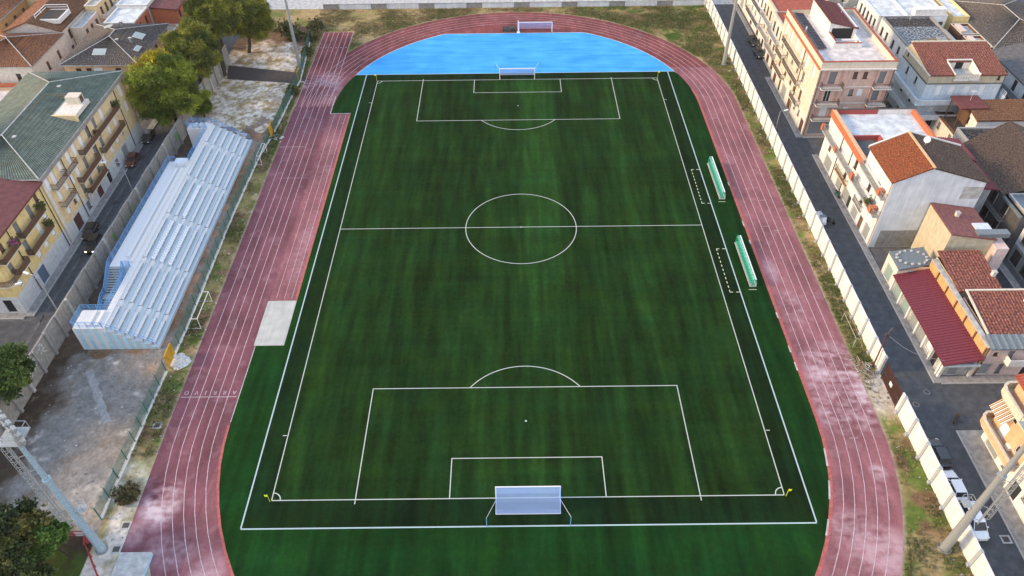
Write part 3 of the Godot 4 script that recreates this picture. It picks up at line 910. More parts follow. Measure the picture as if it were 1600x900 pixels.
func dugout(label: String, z0: float, z1: float):
	var xw := 34.2
	var t := thing("dugout", label, "dugout", Vector3(xw, 0, (z0 + z1) / 2), "team dugouts beside the pitch")
	var l := z1 - z0
	var prof := [Vector2(.30, 1.42), Vector2(.5, 1.52), Vector2(.74, 1.45), Vector2(.92, 1.2), Vector2(1.02, .8), Vector2(1.05, .1)]
	var bays := 9
	for i in bays + 1:
		var z := -l / 2 + l * i / bays
		var r := MB.new()
		for k in prof.size() - 1: r.tube(Vector3(prof[k].x, prof[k].y, z), Vector3(prof[k + 1].x, prof[k + 1].y, z), .035, .035, 6)
		if i == 0 or i == bays: r.tube(Vector3(.30, 0, z), Vector3(.30, 1.42, z), .035, .035, 6)
		part("frame_rib", r, M.teal, t)
	for i in bays:
		var a := -l / 2 + l * i / bays + .04; var b := -l / 2 + l * (i + 1) / bays - .04
		var m := MB.new()
		for k in prof.size() - 1:
			m.quad(Vector3(prof[k].x, prof[k].y, b), Vector3(prof[k + 1].x, prof[k + 1].y, b), Vector3(prof[k + 1].x, prof[k + 1].y, a), Vector3(prof[k].x, prof[k].y, a))
		part("roof_panel", m, M.clear_panel, t)
	for s in [-1, 1]:
		var e := MB.new()
		var z: float = s * (l / 2 - .02)
		for k in prof.size() - 1: e.tri(Vector3(.15, .1, z), Vector3(prof[k].x, prof[k].y, z), Vector3(prof[k + 1].x, prof[k + 1].y, z))
		part("end_panel", e, M.clear_panel, t)
	var bb := MB.new(); bb.box(.98, 0, -l / 2, 1.04, .5, l / 2); bb.box(.70, 1.475, -l / 2, .86, 1.52, l / 2); part("back_board", bb, M.white_metal, t)
	var ft := MB.new(); ft.tube(Vector3(.30, 1.42, -l / 2), Vector3(.30, 1.42, l / 2), .05, .05, 6); part("front_rail", ft, M.teal, t)
	var base := MB.new(); base.box(.1, .0, -l / 2, 1.1, .1, l / 2); part("base", base, M.pale_concrete, t)
	var sm := MB.new(); sm.obox(Vector3(0, .45, 0), Vector3(.45, .06, .48)); sm.obox(Vector3(.22, .72, 0), Vector3(.06, .5, .48), Basis(Vector3(0, 0, 1), -.12)); sm.obox(Vector3(.05, .26, 0), Vector3(.12, .32, .3))
	var ms := sm.mesh()
	for i in 16: shared("seat", ms, M.teal, t, Vector3(.42, .0, -l / 2 + .45 + (l - .9) * i / 15.0))

func mast(label: String, at: Vector3, hgt: float, r0: float, mat: String, ladder: Vector3, ladder_from: float, head := true):
	var t := thing("floodlight_mast", label, "floodlight mast", at, "floodlight masts at the corners of the ground")
	var p := MB.new()
	p.tube(Vector3.ZERO, Vector3(0, hgt * .33, 0), r0, r0 * .84, 16); p.tube(Vector3(0, hgt * .33, 0), Vector3(0, hgt * .66, 0), r0 * .80, r0 * .62, 16); p.tube(Vector3(0, hgt * .66, 0), Vector3(0, hgt, 0), r0 * .58, r0 * .42, 16)
	for f in [.33, .66]: p.tube(Vector3(0, hgt * f - .08, 0), Vector3(0, hgt * f + .08, 0), r0 * .92, r0 * .88, 16)
	part("pole", p, M[mat], t)
	var bp := MB.new(); bp.tube(Vector3(0, 0, 0), Vector3(0, .12, 0), r0 * 1.5, r0 * 1.45, 16); part("base_plate", bp, M.concrete, t)
	if ladder.length() > 0:
		var d := ladder.normalized(); var s := Vector3(-d.z, 0, d.x)
		var m := MB.new(); var cage := MB.new()
		var c := ladder
		for k in [-1, 1]: m.bar(c + s * (k * .22) + Vector3(0, ladder_from, 0), c + s * (k * .22) + Vector3(0, hgt, 0), .05)
		for i in int((hgt - ladder_from) / .32): m.bar(c - s * .22 + Vector3(0, ladder_from + i * .32, 0), c + s * .22 + Vector3(0, ladder_from + i * .32, 0), .035)
		for i in int((hgt - ladder_from) / 2.4): m.bar(c + Vector3(0, ladder_from + i * 2.4 + .4, 0), Vector3(0, ladder_from + i * 2.4 + .4, 0), .06)
		part("ladder", m, M.galvanised, t)
		var n := int((hgt - ladder_from - 1.5) / .9)
		var hoop := []
		for i in 7: hoop.append(c + s * (cos(PI * i / 6.0) * .36) + d * (sin(PI * i / 6.0) * .62))
		for i in n:
			var y := ladder_from + 1.5 + i * .9
			for k in 6: cage.bar(hoop[k] + Vector3(0, y, 0), hoop[k + 1] + Vector3(0, y, 0), .045)
		for k in [0, 1, 2, 3, 4, 5, 6]: cage.bar(hoop[k] + Vector3(0, ladder_from + 1.5, 0), hoop[k] + Vector3(0, hgt - .3, 0), .035)
		part("ladder_cage", cage, M.galvanised, t)
		var pf := MB.new(); var c2 := -d * .9 + Vector3(0, ladder_from + 2.0, 0)
		pf.obox(c2, Vector3(.9, .06, .9))
		for q in [[-.45, -.45, .45, -.45], [.45, -.45, .45, .45], [.45, .45, -.45, .45]]:
			for y in [.5, 1.0]: pf.bar(c2 + Vector3(q[0], y, q[1]), c2 + Vector3(q[2], y, q[3]), .04)
			pf.bar(c2 + Vector3(q[0], 0, q[1]), c2 + Vector3(q[0], 1.0, q[1]), .04)
		part("rest_platform", pf, M.galvanised, t)
	if head:
		var hd := MB.new(); var y := hgt
		var f := Vector3(-at.x, 0, -at.z).normalized(); var s2 := Vector3(-f.z, 0, f.x)
		for k in 3: hd.bar(s2 * -1.9 + Vector3(0, y + k * .9, 0), s2 * 1.9 + Vector3(0, y + k * .9, 0), .1)
		for k in [-1.9, -.6, .6, 1.9]: hd.bar(s2 * k + Vector3(0, y - .2, 0), s2 * k + Vector3(0, y + 2.0, 0), .08)
		hd.obox(Vector3(0, y - .3, 0), Vector3(2.2, .08, 2.2))
		for k in 4:
			var a := Vector3(1.05, y + .7, 1.05).rotated(Vector3.UP, k * PI / 2); var b := Vector3(1.05, y + .7, 1.05).rotated(Vector3.UP, (k + 1) * PI / 2)
			hd.bar(a, b, .05); hd.bar(a, a - Vector3(0, 1.0, 0), .05)
		part("lamp_frame", hd, M.galvanised, t)
		var lm := MB.new(); lm.obox(Vector3.ZERO, Vector3(.62, .55, .3)); lm.tube(Vector3(0, 0, -.15), Vector3(0, 0, -.4), .22, .1, 8)
		var me := lm.mesh()
		var bs := Basis.looking_at(-(f + Vector3(0, -.55, 0)).normalized())
		for k in 3:
			for i in 4: shared("floodlight", me, M.galvanised, t, s2 * (-1.5 + i) + Vector3(0, y + k * .9, 0) + f * .3, bs)
	return t

func street_lamp(label: String, at: Vector3, hgt: float, arms: Array, group := "street lamps on curved poles"):
	var t := thing("street_lamp", label, "street lamp", at, group)
	var p := MB.new(); p.tube(Vector3.ZERO, Vector3(0, hgt, 0), .11, .06, 8); part("pole", p, M.galvanised, t)
	for a in arms:
		var m := MB.new(); var e: Vector3 = Vector3(0, hgt, 0) + a
		var mid: Vector3 = Vector3(0, hgt, 0) + a * .4 + Vector3(0, .18, 0)
		m.tube(Vector3(0, hgt - .05, 0), mid, .05, .045, 6); m.tube(mid, e, .045, .04, 6)
		var am := part("arm", m, M.galvanised, t)
		var hmb := MB.new(); var d: Vector3 = (a as Vector3).normalized()
		hmb.obox(e + d * .35, Vector3(.3, .14, .85), Basis.looking_at(d)); part("lamp_head", hmb, M.white_metal, am)

func rail_run(b: Node3D, called: String, pts: Array, hgt: float, mat: String, rails := 4, post_gap := 1.5, w := .05, parent: Node = null):
	var m := MB.new(b.position)
	for i in pts.size() - 1:
		var a: Vector3 = pts[i]; var c: Vector3 = pts[i + 1]
		for k in rails: m.bar(a + Vector3(0, hgt * (k + 1) / rails, 0), c + Vector3(0, hgt * (k + 1) / rails, 0), w if k == rails - 1 else w * .8)
		var n := maxi(1, int(a.distance_to(c) / post_gap))
		for k in n + 1:
			var q := a.lerp(c, float(k) / n)
			m.bar(q, q + Vector3(0, hgt, 0), w)
	return part(called, m, M[mat], parent if parent else b)

func grandstand():
	var t := thing("grandstand", "white concrete grandstand with blue railings and light blue striped end wall", "grandstand", Vector3(-56, 0, 0))
	var z0 := -27.0; var z1 := 26.2; var x_front := -51.0; var run := 1.07; var rise := 0.62; var h0 := 0.5
	var n := 6
	var aisles := [-20.4, -9.8, .8, 11.7, 20.9]
	for k in n:
		var x := x_front - run * k; var h := h0 + rise * k
		var m := MB.new(t.position); m.box(x - run, 0, z0, x, h, z1)
		part("tier", m, M.stand_tread, t)
		# bench slabs between the aisles
		var edges := [z0 + .5]
		for a in aisles: edges.append(a - .75); edges.append(a + .75)
		edges.append(z1 - .5)
		for i in range(0, edges.size(), 2):
			var bm := MB.new(t.position)
			bm.box(x - run + .02, h + .32, edges[i] - .03, x - run + .50, h + .40, edges[i + 1] + .03)
			var nb: int = maxi(2, int((edges[i + 1] - edges[i]) / 1.4))
			for q in nb + 1: bm.obox(Vector3(x - run + .24, h + .161, lerpf(edges[i] + .1, edges[i + 1] - .1, float(q) / nb)), Vector3(.3, .318, .16))
			part("bench", bm, M.stand_white, t)
		for a in aisles:
			var sm := MB.new(t.position); sm.box(x - run + .02, h + .001, a - .6, x - run + .55, h + rise * .5, a + .6)
			part("aisle_step", sm, M.stand_white, t)
	var top := h0 + rise * n
	var xw := x_front - run * n
	var w := MB.new(t.position); w.box(-61.5, 0, -14.2, xw, top, 13.4); part("walkway", w, M.stand_white, t)
	var w2 := MB.new(t.position); w2.box(-61.7, 0, 22.6, xw, top, 26.2); part("end_platform", w2, M.stand_white, t)
	var w4 := MB.new(t.position); w4.box(xw - .9, 0, 13.4, xw, top, 22.6); part("walkway", w4, M.stand_white, t)
	var w5 := MB.new(t.position); w5.box(xw - .7, 0, -25.0, xw, top, -14.2); part("walkway", w5, M.stand_white, t)
	var w3 := MB.new(t.position); w3.box(-61.8, 0, -27.0, xw, top - .02, -25.0); part("end_platform", w3, M.stand_white, t)
	# two more rows on the upper terrace
	for q in [[-59.3, -11.8, 11.5], [-58.4, -11.8, 12.6], [-59.6, 23.0, 25.8], [-58.5, 23.0, 25.8], [-60.3, -26.7, -25.3], [-59.4, -26.7, -25.3], [-58.5, -26.7, -25.3]]:
		var bm := MB.new(t.position); bm.box(q[0] - .22, top + .001, q[1], q[0] + .22, top + .32, q[2]); part("bench", bm, M.stand_white, t)
	var hut := MB.new(t.position); hut.box(-60.0, top, -14.1, -58.0, top + .8, -12.4); part("parapet", hut, M.blue_white, t)
	# individual shell seats in the middle block
	var sm2 := MB.new(); sm2.obox(Vector3(0, .03, 0), Vector3(.40, .06, .40)); sm2.obox(Vector3(-.19, .2, 0), Vector3(.05, .34, .40))
	var ms := sm2.mesh()
	for k in [2, 3, 4]:
		for i in 16:
			var zz := 1.9 + i * .58
			shared("seat", ms, M.seat_white, t, Vector3(x_front - run * k - run + .28, h0 + rise * k + .402, zz) - t.position)
	for i in 16:
		shared("seat", ms, M.seat_white, t, Vector3(x_front - run * 4.0 + .28, h0 + rise * 3 + .402, -8.7 + i * .54) - t.position)
	# light blue stripes on the end wall
	for i in 9:
		var sx := -61.3 + i * 1.15
		var st := MB.new(t.position)
		var hh := top
		if sx > xw - .6: hh = h0 + rise * (clampi(int((x_front - sx - .55) / run), 0, n - 1))
		st.box(sx, .02, 26.2, sx + .55, hh - .05, 26.235)
		part("stripe", st, M.light_blue, t)
	# outside stairs at the back
	var x0 := -61.5; var x1 := -59.4
	for i in 10:
		var s := MB.new(t.position); s.box(x0, top - .2 * (i + 1) - .1, 13.45 + i * .34, x1, top - .2 * (i + 1), 13.45 + i * .34 + .30); part("stair_tread", s, M.galvanised, t)
	var ld := MB.new(t.position); ld.box(x0, top - 2.3, 16.9, x1, top - 2.2, 18.2); part("landing", ld, M.galvanised, t)
	for i in 9:
		var s := MB.new(t.position); s.box(x0 + .1, top - 2.3 - .2 * (i + 1), 18.25 + i * .34, x1 - .5, top - 2.2 - .2 * (i + 1), 18.25 + i * .34 + .30); part("stair_tread", s, M.galvanised, t)
	var sg := MB.new(t.position)
	for x in [x0, x1]:
		sg.bar(Vector3(x, top - .2, 13.4), Vector3(x, top - 2.3, 16.9), .06, .28); sg.bar(Vector3(x, top - 2.3, 18.2), Vector3(x, .1, 22.0), .06, .28); sg.bar(Vector3(x, top - 2.3, 16.9), Vector3(x, top - 2.3, 18.2), .06, .28)
	part("stair_stringer", sg, M.blue_metal, t)
	for x in [x0, x1]:
		rail_run(t, "railing", [Vector3(x, top, 13.4), Vector3(x, top - 2.2, 16.9), Vector3(x, top - 2.2, 18.2), Vector3(x, .2, 22.0)], 1.05, "blue_metal", 5, .9, .05)
	rail_run(t, "railing", [Vector3(-58.3, top, 13.6), Vector3(-58.3, top, 22.6)], 1.05, "blue_metal", 4, 1.2)
	rail_run(t, "railing", [Vector3(-59.3, top, 13.45), Vector3(-58.3, top, 13.45)], 1.05, "blue_metal", 5, .5)
	rail_run(t, "railing", [Vector3(-58.4, top, 22.7), Vector3(-61.6, top, 22.7), Vector3(-61.6, top, 26.1), Vector3(-57.6, top, 26.1)], 1.1, "blue_metal", 4, 1.0)
	rail_run(t, "railing", [Vector3(-61.45, top, 13.3), Vector3(-61.45, top, -14.1), Vector3(-60.2, top, -14.1)], 1.1, "blue_metal", 4, 1.5)
	rail_run(t, "railing", [Vector3(-58.0, top, -14.3), Vector3(-58.0, top, -25.0)], 1.1, "blue_metal", 4, 1.5)
	var slope := []
	rail_run(t, "railing", [Vector3(-58.2, top, -25.1), Vector3(-61.7, top, -25.1), Vector3(-61.7, top, -26.9), Vector3(-57.6, top, -26.9), Vector3(-51.2, h0, -26.9)], 1.1, "blue_metal", 4, 1.0)
	rail_run(t, "railing", [Vector3(-57.5, top, 26.1), Vector3(-51.2, h0, 26.1)], 1.0, "blue_metal", 2, 1.07, .04)
	for a in aisles:
		rail_run(t, "handrail", [Vector3(-57.2, top - .3, a + .62), Vector3(-56.2, top - .9, a + .62)], .9, "white_metal", 1, 1.0, .04)
	return t

func fence():
	var t := thing("mesh_fence", "long green mesh fence on a low white kerb beside the running track", "fence", Vector3(-48.6, 0, 0))
	var line := [[-49.0, 52.5], [-48.8, 42], [-48.75, 33], [-48.4, 23], [-48.6, 10], [-48.75, -5], [-48.5, -20], [-47.6, -30], [-46.9, -45], [-46.6, -51], [-48.2, -72]]
	var pts := []
	for i in line.size() - 1:
		var a := Vector2(line[i][0], line[i][1]); var b := Vector2(line[i + 1][0], line[i + 1][1])
		var n := maxi(1, roundi(a.distance_to(b) / 2.55))
		for k in n: pts.append(a.lerp(b, float(k) / n))
	pts.append(Vector2(line[-1][0], line[-1][1]))
	var pm := MB.new(); pm.tube(Vector3.ZERO, Vector3(0, 2.3, 0), .075, .075, 6); pm.tube(Vector3(0, 2.3, 0), Vector3(-.25, 2.6, 0), .04, .03, 6)
	var post := pm.mesh()
	var wm := MB.new()
	for i in 26: wm.bar(Vector3(0, .3, i / 25.0), Vector3(0, 2.25, i / 25.0), .008, .008)
	for i in 16: wm.bar(Vector3(0, .3 + i * .13, 0), Vector3(0, .3 + i * .13, 1), .013, .013)
	var panel := wm.mesh()
	var gates := [[28.6, 2.2], [-29.5, 2.2], [-51.0, 1.8]]
	for i in pts.size() - 1:
		var a: Vector2 = pts[i]; var b: Vector2 = pts[i + 1]
		shared("post", post, M.green_metal, t, Vector3(a.x, 0, a.y) - t.position)
		var skip := false
		for g in gates:
			if absf((a.y + b.y) / 2 - g[0]) < g[1] * .6: skip = true
		var d := b - a
		if not skip:
			shared("mesh_panel", panel, M.green_metal, t, Vector3(a.x, 0, a.y) - t.position, Basis(Vector3(d.y, 0, -d.x).normalized(), Vector3.UP, Vector3(d.x, 0, d.y)))
			var k := MB.new(t.position); k.bar(Vector3(a.x, .15, a.y), Vector3(b.x, .15, b.y), .30, .26)
			part("kerb_stone", k, M.white, t)
	# white sheets tied to the mesh
	for q in [[-48.95, 47.2, 50.6]]:
		var s := MB.new(t.position); s.box(q[0] - .04, .4, q[1], q[0] - .08, 2.0, q[2]); part("white_sheet", s, M.white, t)

func white_wall():
	var t := thing("boundary_wall", "long white panelled wall between the ground and the right street", "wall", Vector3(47.6, 0, -25))
	var step := 3.4
	var z := 66.0
	var pm := MB.new(); pm.obox(Vector3(0, 1.6, -step / 2), Vector3(.16, 3.2, step - .02))
	var panel := pm.mesh()
	var rm := MB.new(); rm.obox(Vector3(-.03, 1.63, 0), Vector3(.34, 3.26, .42)); rm.obox(Vector3(-.25, .25, 0), Vector3(.4, .5, .4))
	var rib := rm.mesh()
	while z > -91.0:
		if z > 38.4 or z < 32.6:
			var zz := z
			shared("pillar", rib, M.pillar, t, Vector3(47.62, 0, zz) - t.position)
			if not (z - step < 38.4 and z > 38.4) and not (z > 32.6 and z - step < 32.6):
				var p := shared("wall_panel", panel, M.wall_white, t, Vector3(47.62, 0, zz) - t.position)
		z -= step
	var e := MB.new(t.position); e.box(47.54, 0, 37.95, 47.70, 3.2, 38.8 + 0.0); part("wall_panel", e, M.wall_white, t)
	# scribbles sprayed on the far end
	rng.seed = 8
	var g := MB.new(t.position)
	for i in 60:
		var c := Vector3(47.535, rng.randf_range(.5, 2.6), rng.randf_range(-90, -66))
		var b := c + Vector3(0, rng.randf_range(-.7, .7), rng.randf_range(-1.0, 1.0))
		g.bar(c, b, .01, .14)
	part("graffiti", g, M.graffiti, t)
	var gt := thing("street_gate", "brown slatted metal gate in the white wall", "gate", Vector3(47.6, 0, 35.5))
	for k in 2:
		for i in 11:
			var s := MB.new(gt.position); var zz := 33.1 + k * 2.45 + i * .22
			s.box(47.56, .1, zz, 47.64, 2.9, zz + .12); part("slat", s, M.gate_brown, gt)
	var fr := MB.new(gt.position)
	for zz in [33.0, 35.45, 37.9]: fr.box(47.5, 0, zz - .06, 47.7, 3.1, zz + .06)
	for y in [.3, 1.5, 2.8]: fr.box(47.52, y - .05, 33.06, 47.68, y + .05, 37.84)
	part("frame", fr, M.gate_brown, gt)
	var sg := MB.new(gt.position); sg.box(47.44, 1.3, 35.0, 47.49, 1.9, 35.7); part("sign_plate", sg, M.white, gt)

func left_wall():
	var t := thing("boundary_wall", "weathered grey concrete wall with buttresses between the left street and the stand", "wall", Vector3(-65, 0, -5))
	var a := Vector2(-65.75, 47); var b := Vector2(-64.1, -60)
	var n := 32
	for i in n:
		var p := a.lerp(b, float(i) / n); var q := a.lerp(b, float(i + 1) / n)
		var m := MB.new(t.position)
		var h := 4.1 + 0.06 * sin(i * 2.3)
		var c := (p + q) / 2; var d := (q - p)
		m.obox(Vector3(c.x, h / 2, c.y), Vector3(.22, h, d.length() - .03), Basis(Vector3(d.y, 0, -d.x).normalized(), Vector3.UP, Vector3(d.x, 0, d.y).normalized()))
		part("wall_panel", m, M.old_concrete if i % 5 != 1 else M.concrete, t)
		var r := MB.new(t.position); r.bar(Vector3(p.x + .3, 0, p.y), Vector3(p.x + .16, h + .03, p.y), .45, .3); part("buttress", r, M.pale_concrete if i % 4 == 0 else M.concrete, t)
	rng.seed = 18
	for spot in [[28.0, 33.0, "graffiti_white", 34], [-26.5, -25.0, "poster", 0], [-20.0, -18.8, "graffiti", 5], [-4.0, -2.5, "poster", 0], [3.5, 4.6, "poster", 0], [-12.0, -10.0, "terracotta_wall", 4]]:
		var g := MB.new(t.position)
		var f: float = (47.0 - spot[0]) / 107.0
		var x := lerpf(-65.75, -64.1, f) + .135
		if spot[3] == 0: g.box(x - .01, 1.6, spot[0], x + .012, 3.0, spot[1])
		for i in spot[3]:
			var c := Vector3(x, rng.randf_range(1.8, 3.6), rng.randf_range(spot[0], spot[1]))
			g.bar(c, c + Vector3(0, rng.randf_range(-.8, .8), rng.randf_range(-.8, .8)), .012, .1)
		part("graffiti" if spot[3] else "poster", g, M[spot[2]], t)

func top_wall():
	var t := thing("boundary_wall", "low streaked grey wall across the far end of the ground", "wall", Vector3(0, 0, -87.7))
	for i in 24:
		var m := MB.new(t.position); m.box(-48.0 + i * 3.97, 0, -87.85, -48.0 + i * 3.97 + 3.94, 1.25 + .04 * sin(i * 1.7), -87.6); part("wall_panel", m, M.gable_white if i % 3 else M.concrete, t)
	var c := MB.new(t.position); c.box(-48, 1.32, -87.95, 47.3, 1.42, -87.5); part("coping", c, M.pale_concrete, t)

func setting():
	var base := MB.new(); base.flat(PackedVector2Array([Vector2(-900, -900), Vector2(900, -900), Vector2(900, 900), Vector2(-900, 900)]), -0.03)
	struct("ground", base, M.asphalt_old)
	var gr := Rect2(-66, -88, 114, 156)
	var y := MB.new(); y.uvr = gr
	y.flat(PackedVector2Array([Vector2(-65.2, -88), Vector2(47.9, -88), Vector2(47.9, 68), Vector2(-66, 68)]), 0.0)
	struct("yard_ground", y, sheet_mat("yard", ground_texture(gr, 912, 1248), .97))
	var st := MB.new(); st.flat(PackedVector2Array([Vector2(47.75, -92), Vector2(55.4, -92), Vector2(54.2, 68), Vector2(47.75, 68)]), 0.004)
	st.flat(PackedVector2Array([Vector2(54.2, 34.2), Vector2(110, 34.2), Vector2(110, 41.4), Vector2(54.2, 41.4)]), 0.008)
	struct("street", st, M.asphalt)
	var sl := MB.new(); sl.flat(PackedVector2Array([Vector2(-71.8, -92), Vector2(-64.4, -92), Vector2(-66.0, 68), Vector2(-71.8, 68)]), -0.006)
	struct("street", sl, M.asphalt)
	var sl2 := MB.new(); sl2.flat(PackedVector2Array([Vector2(-130, 20.5), Vector2(-71.9, 20.5), Vector2(-71.9, 32), Vector2(-130, 32)]), -0.010); struct("street", sl2, M.asphalt)
	# worn wheel tracks and patches of older asphalt on the streets
	rng.seed = 5
	var wt := MB.new()
	for q in [[-69.2, -40, 60, .5], [-67.9, -40, 60, .45], [-70.6, -30, 40, .4]]:
		for i in 10:
			var za: float = lerpf(q[1], q[2], i / 10.0)
			wt.flat(PackedVector2Array([Vector2(q[0] + rng.randf_range(-.1, .1), za), Vector2(q[0] + q[3], za + rng.randf_range(-1, 1)), Vector2(q[0] + q[3], za + 9.0), Vector2(q[0], za + 8.4)]), -0.002)
	struct("worn_asphalt", wt, M.asphalt_old)
	var far := MB.new(); far.flat(PackedVector2Array([Vector2(-70, -110), Vector2(60, -110), Vector2(60, -88), Vector2(-70, -88)]), 0.012); struct("far_pavement", far, M.pale_concrete)
	# pavements with kerbs
	for q in [[54.7, -92, 55.5, -50.2], [53.1, -50.0, 54.1, -26.2], [54.1, -26.9, 67.6, -26.2], [54.3, -20.3, 55.2, 34.0], [55.2, 32.8, 80.0, 34.0], [53.9, 41.6, 56.4, 66.0], [56.4, 41.6, 70.0, 42.6], [-73.0, -60, -71.9, 19.6], [-100, 18.9, -73.0, 20.0], [73.8, 2.0, 74.8, 34.0]]:
		var p := MB.new(); p.box(q[0], -.02, q[1], q[2], .13, q[3])
		struct("pavement", p, M.pavement)
		var k := MB.new()
		if q[3] - q[1] > q[2] - q[0]:
			var left: bool = (q[0] > 0)
			k.box(q[0] - .14 if left else q[2], -.02, q[1], q[0] if left else q[2] + .14, .145, q[3])
		else: k.box(q[0], -.02, q[3], q[2], .145, q[3] + .14)
		struct("kerb", k, M.kerb)
	var ramp := MB.new(); ramp.flat(PackedVector2Array([Vector2(-64.3, -58.5), Vector2(-46.0, -54.2), Vector2(-45.2, -49.5), Vector2(-62.6, -52.0)]), 0.006); struct("path", ramp, M.path_dark)
	var al := MB.new(); al.flat(PackedVector2Array([Vector2(70.5, -24), Vector2(73.8, -24), Vector2(73.8, 34.2), Vector2(70.5, 34.2)]), 0.006); struct("alley", al, M.roof_blackish)

	# running track
	var tr := Rect2(-46.5, -86, 93, 176)
	var tm := sheet_mat("track", track_texture(tr, 880, 1664), .93)
	var tk := MB.new(); tk.uvr = tr
	ring_sheet(tk, 37.3, 45.2, 0.008)
	struct("running_track", tk, tm)
	var ex := MB.new(); ex.uvr = tr
	ex.flat(PackedVector2Array([Vector2(-45.7, -74.6), Vector2(-38.6, -74.6), Vector2(-38.6, -39.5), Vector2(-45.6, -39.5)]), 0.012)
	ex.flat(PackedVector2Array([Vector2(-38.2, -37.0), Vector2(-33.75, -37.0), Vector2(-33.75, 16.8), Vector2(-38.2, 16.8)]), 0.016)
	ex.flat(PackedVector2Array([Vector2(-45.6, 39.4), Vector2(-38.0, 39.4), Vector2(-36.0, 57.3), Vector2(-45.3, 57.3)]), 0.004)   # the straight runs on past the near bend
	var seg := PackedVector2Array()
	for p in arc_pts(37.5, PI, TAU, -CZ, 80):
		if p.y < -72.8: seg.append(p)
	ex.flat(seg, 0.012)
	struct("track_apron", ex, tm)
	var ll := MB.new()
	for k in 6:
		var o := oval(37.75 + 1.235 * (k + .85))
		if k == 5: continue
		ll.path(o, .085, 0.022, true)
	for k in 7:
		var x := -45.5 + k * 1.14
		ll.path(PackedVector2Array([Vector2(x, -74.4), Vector2(x, -40.0)]), .10, 0.024)
	for x in [-36.9, -35.7, -34.6]: ll.path(PackedVector2Array([Vector2(x, -36.6), Vector2(x, 16.4)]), .06, 0.026)
	ll.path(PackedVector2Array([Vector2(-45.4, 34.9), Vector2(-38.0, 34.9)]), .10, 0.028)
	ll.path(PackedVector2Array([Vector2(-45.4, -25.0), Vector2(-40.6, -25.0)]), .09, 0.028)
	ll.path(PackedVector2Array([Vector2(-40.4, -51.5), Vector2(-38.3, -51.5)]), .08, 0.028); ll.path(PackedVector2Array([Vector2(-43.5, -14.8), Vector2(-38, -14.8)]), .05, 0.028)
	ll.path(PackedVector2Array([Vector2(-38.6, -74.5), Vector2(-45.6, -74.5)]), .08, 0.028)
	for k in 6: ll.box(-44.9 + k * 1.14 - .12, .02, -66.6, -44.9 + k * 1.14 + .12, .03, -66.3)
	for q in [[41.6, -6.6], [42.0, 1.6], [40.4, 0.5], [40.7, 42.5]]: ll.path(PackedVector2Array([Vector2(q[0] - .55, q[1]), Vector2(q[0] + .55, q[1])]), .07, 0.028)
	struct("lane_lines", ll, M.lane_line)
	var lt := Node3D.new(); lt.position = Vector3(-41.7, .016, 34.2); put(lt, "track_lettering"); tag(lt, "white ARRIVO letters painted on the finish line of the track", "", "", "structure")
	var xs := [-44.85, -43.5, -42.3, -41.05, -39.8, -38.5]
	for i in 6:
		var tx := TextMesh.new(); tx.text = "OVIRRA"[i]; tx.font_size = 64; tx.pixel_size = .0135; tx.depth = .008
		var sf := SystemFont.new(); sf.font_names = PackedStringArray(["Droid Sans"]); tx.font = sf
		var bs := Basis(Vector3(-1, 0, 0), Vector3(0, 0, 1), Vector3(0, 1, 0))
		shared("letter", tx, M.lane_line, lt, Vector3(xs[i] + 41.7, 0.022, 0), bs)
	var ir := MB.new()
	var a := oval(37.45); var right := PackedVector2Array(); var lft := PackedVector2Array()
	for p in a:
		if p.x > 20 and p.y > -46: right.append(p)
		if p.x < -20 and p.y > 26 : lft.append(p)
	var rs := Array(right); rs.sort_custom(func(u, v): return u.y < v.y); var lsrt := Array(lft); lsrt.sort_custom(func(u, v): return u.y < v.y)
	ir.path(PackedVector2Array(rs), .42, 0.020); ir.path(PackedVector2Array(lsrt), .30, 0.020)
	ir.path(PackedVector2Array([Vector2(-33.9, -36.6), Vector2(-33.9, 16.6)]), .36, 0.023)
	struct("inner_kerb_strip", ir, M.inner_red)

	# turf
	var ur := Rect2(-39, -54, 78, 132)
	var tp := PackedVector2Array()
	for p in arc_pts(37.3, PI, TAU, -CZ, 90):
		if p.y > -53.2 and p.x < 0:
			if p.y < -37.0: tp.append(p)
	var tl := PackedVector2Array()
	tl.append(Vector2(-33.7, -37.0)); tl.append(Vector2(-33.7, 25.9)); tl.append(Vector2(-37.7, 25.9)); tl.append(Vector2(-37.7, CZ))
	var near := arc_pts(37.3, PI, 0, CZ, 70)
	tl.append_array(near.slice(1))
	var upr := PackedVector2Array()
	for p in arc_pts(37.3, TAU, PI, -CZ, 90):
		if p.y > -53.2 and p.x > 0: upr.append(p)
	tl.append_array(upr)
	tl.append(Vector2(34.0, -53.2)); 
	var start := PackedVector2Array([Vector2(-34.8, -53.2)])
	var tpl := Array(tp); tpl.sort_custom(func(u, v): return u.y < v.y)
	for p in tpl: start.append(p)
	start.append(Vector2(-37.7, -37.0))
	start.append_array(tl)
	var tf := MB.new(); tf.uvr = ur; tf.flat(start, 0.018)
	var turf_mat := sheet_mat("turf", turf_texture(ur, 900, 1524), .95)
	struct("turf", tf, turf_mat)
	var bl := PackedVector2Array([Vector2(34.3, -53.2), Vector2(-34.9, -53.2)])
	for p in arc_pts(37.1, PI, TAU, -CZ, 90):
		if p.y < -53.2: bl.append(Vector2(p.x, maxf(p.y, -72.9)))
	var br := Rect2(-36, -74, 72, 22)
	var bs2 := MB.new(); bs2.uvr = br; bs2.flat(bl, 0.020)
	struct("blue_surface", bs2, sheet_mat("blue", blue_texture(768, 256), .8))
	var bk := MB.new()
	var edge := PackedVector2Array()
	for p in arc_pts(37.2, PI + .05, TAU - .05, -CZ, 90):
		if p.y < -53.4: edge.append(Vector2(p.x, maxf(p.y, -72.9)))
	bk.path(edge, .22, 0.030)
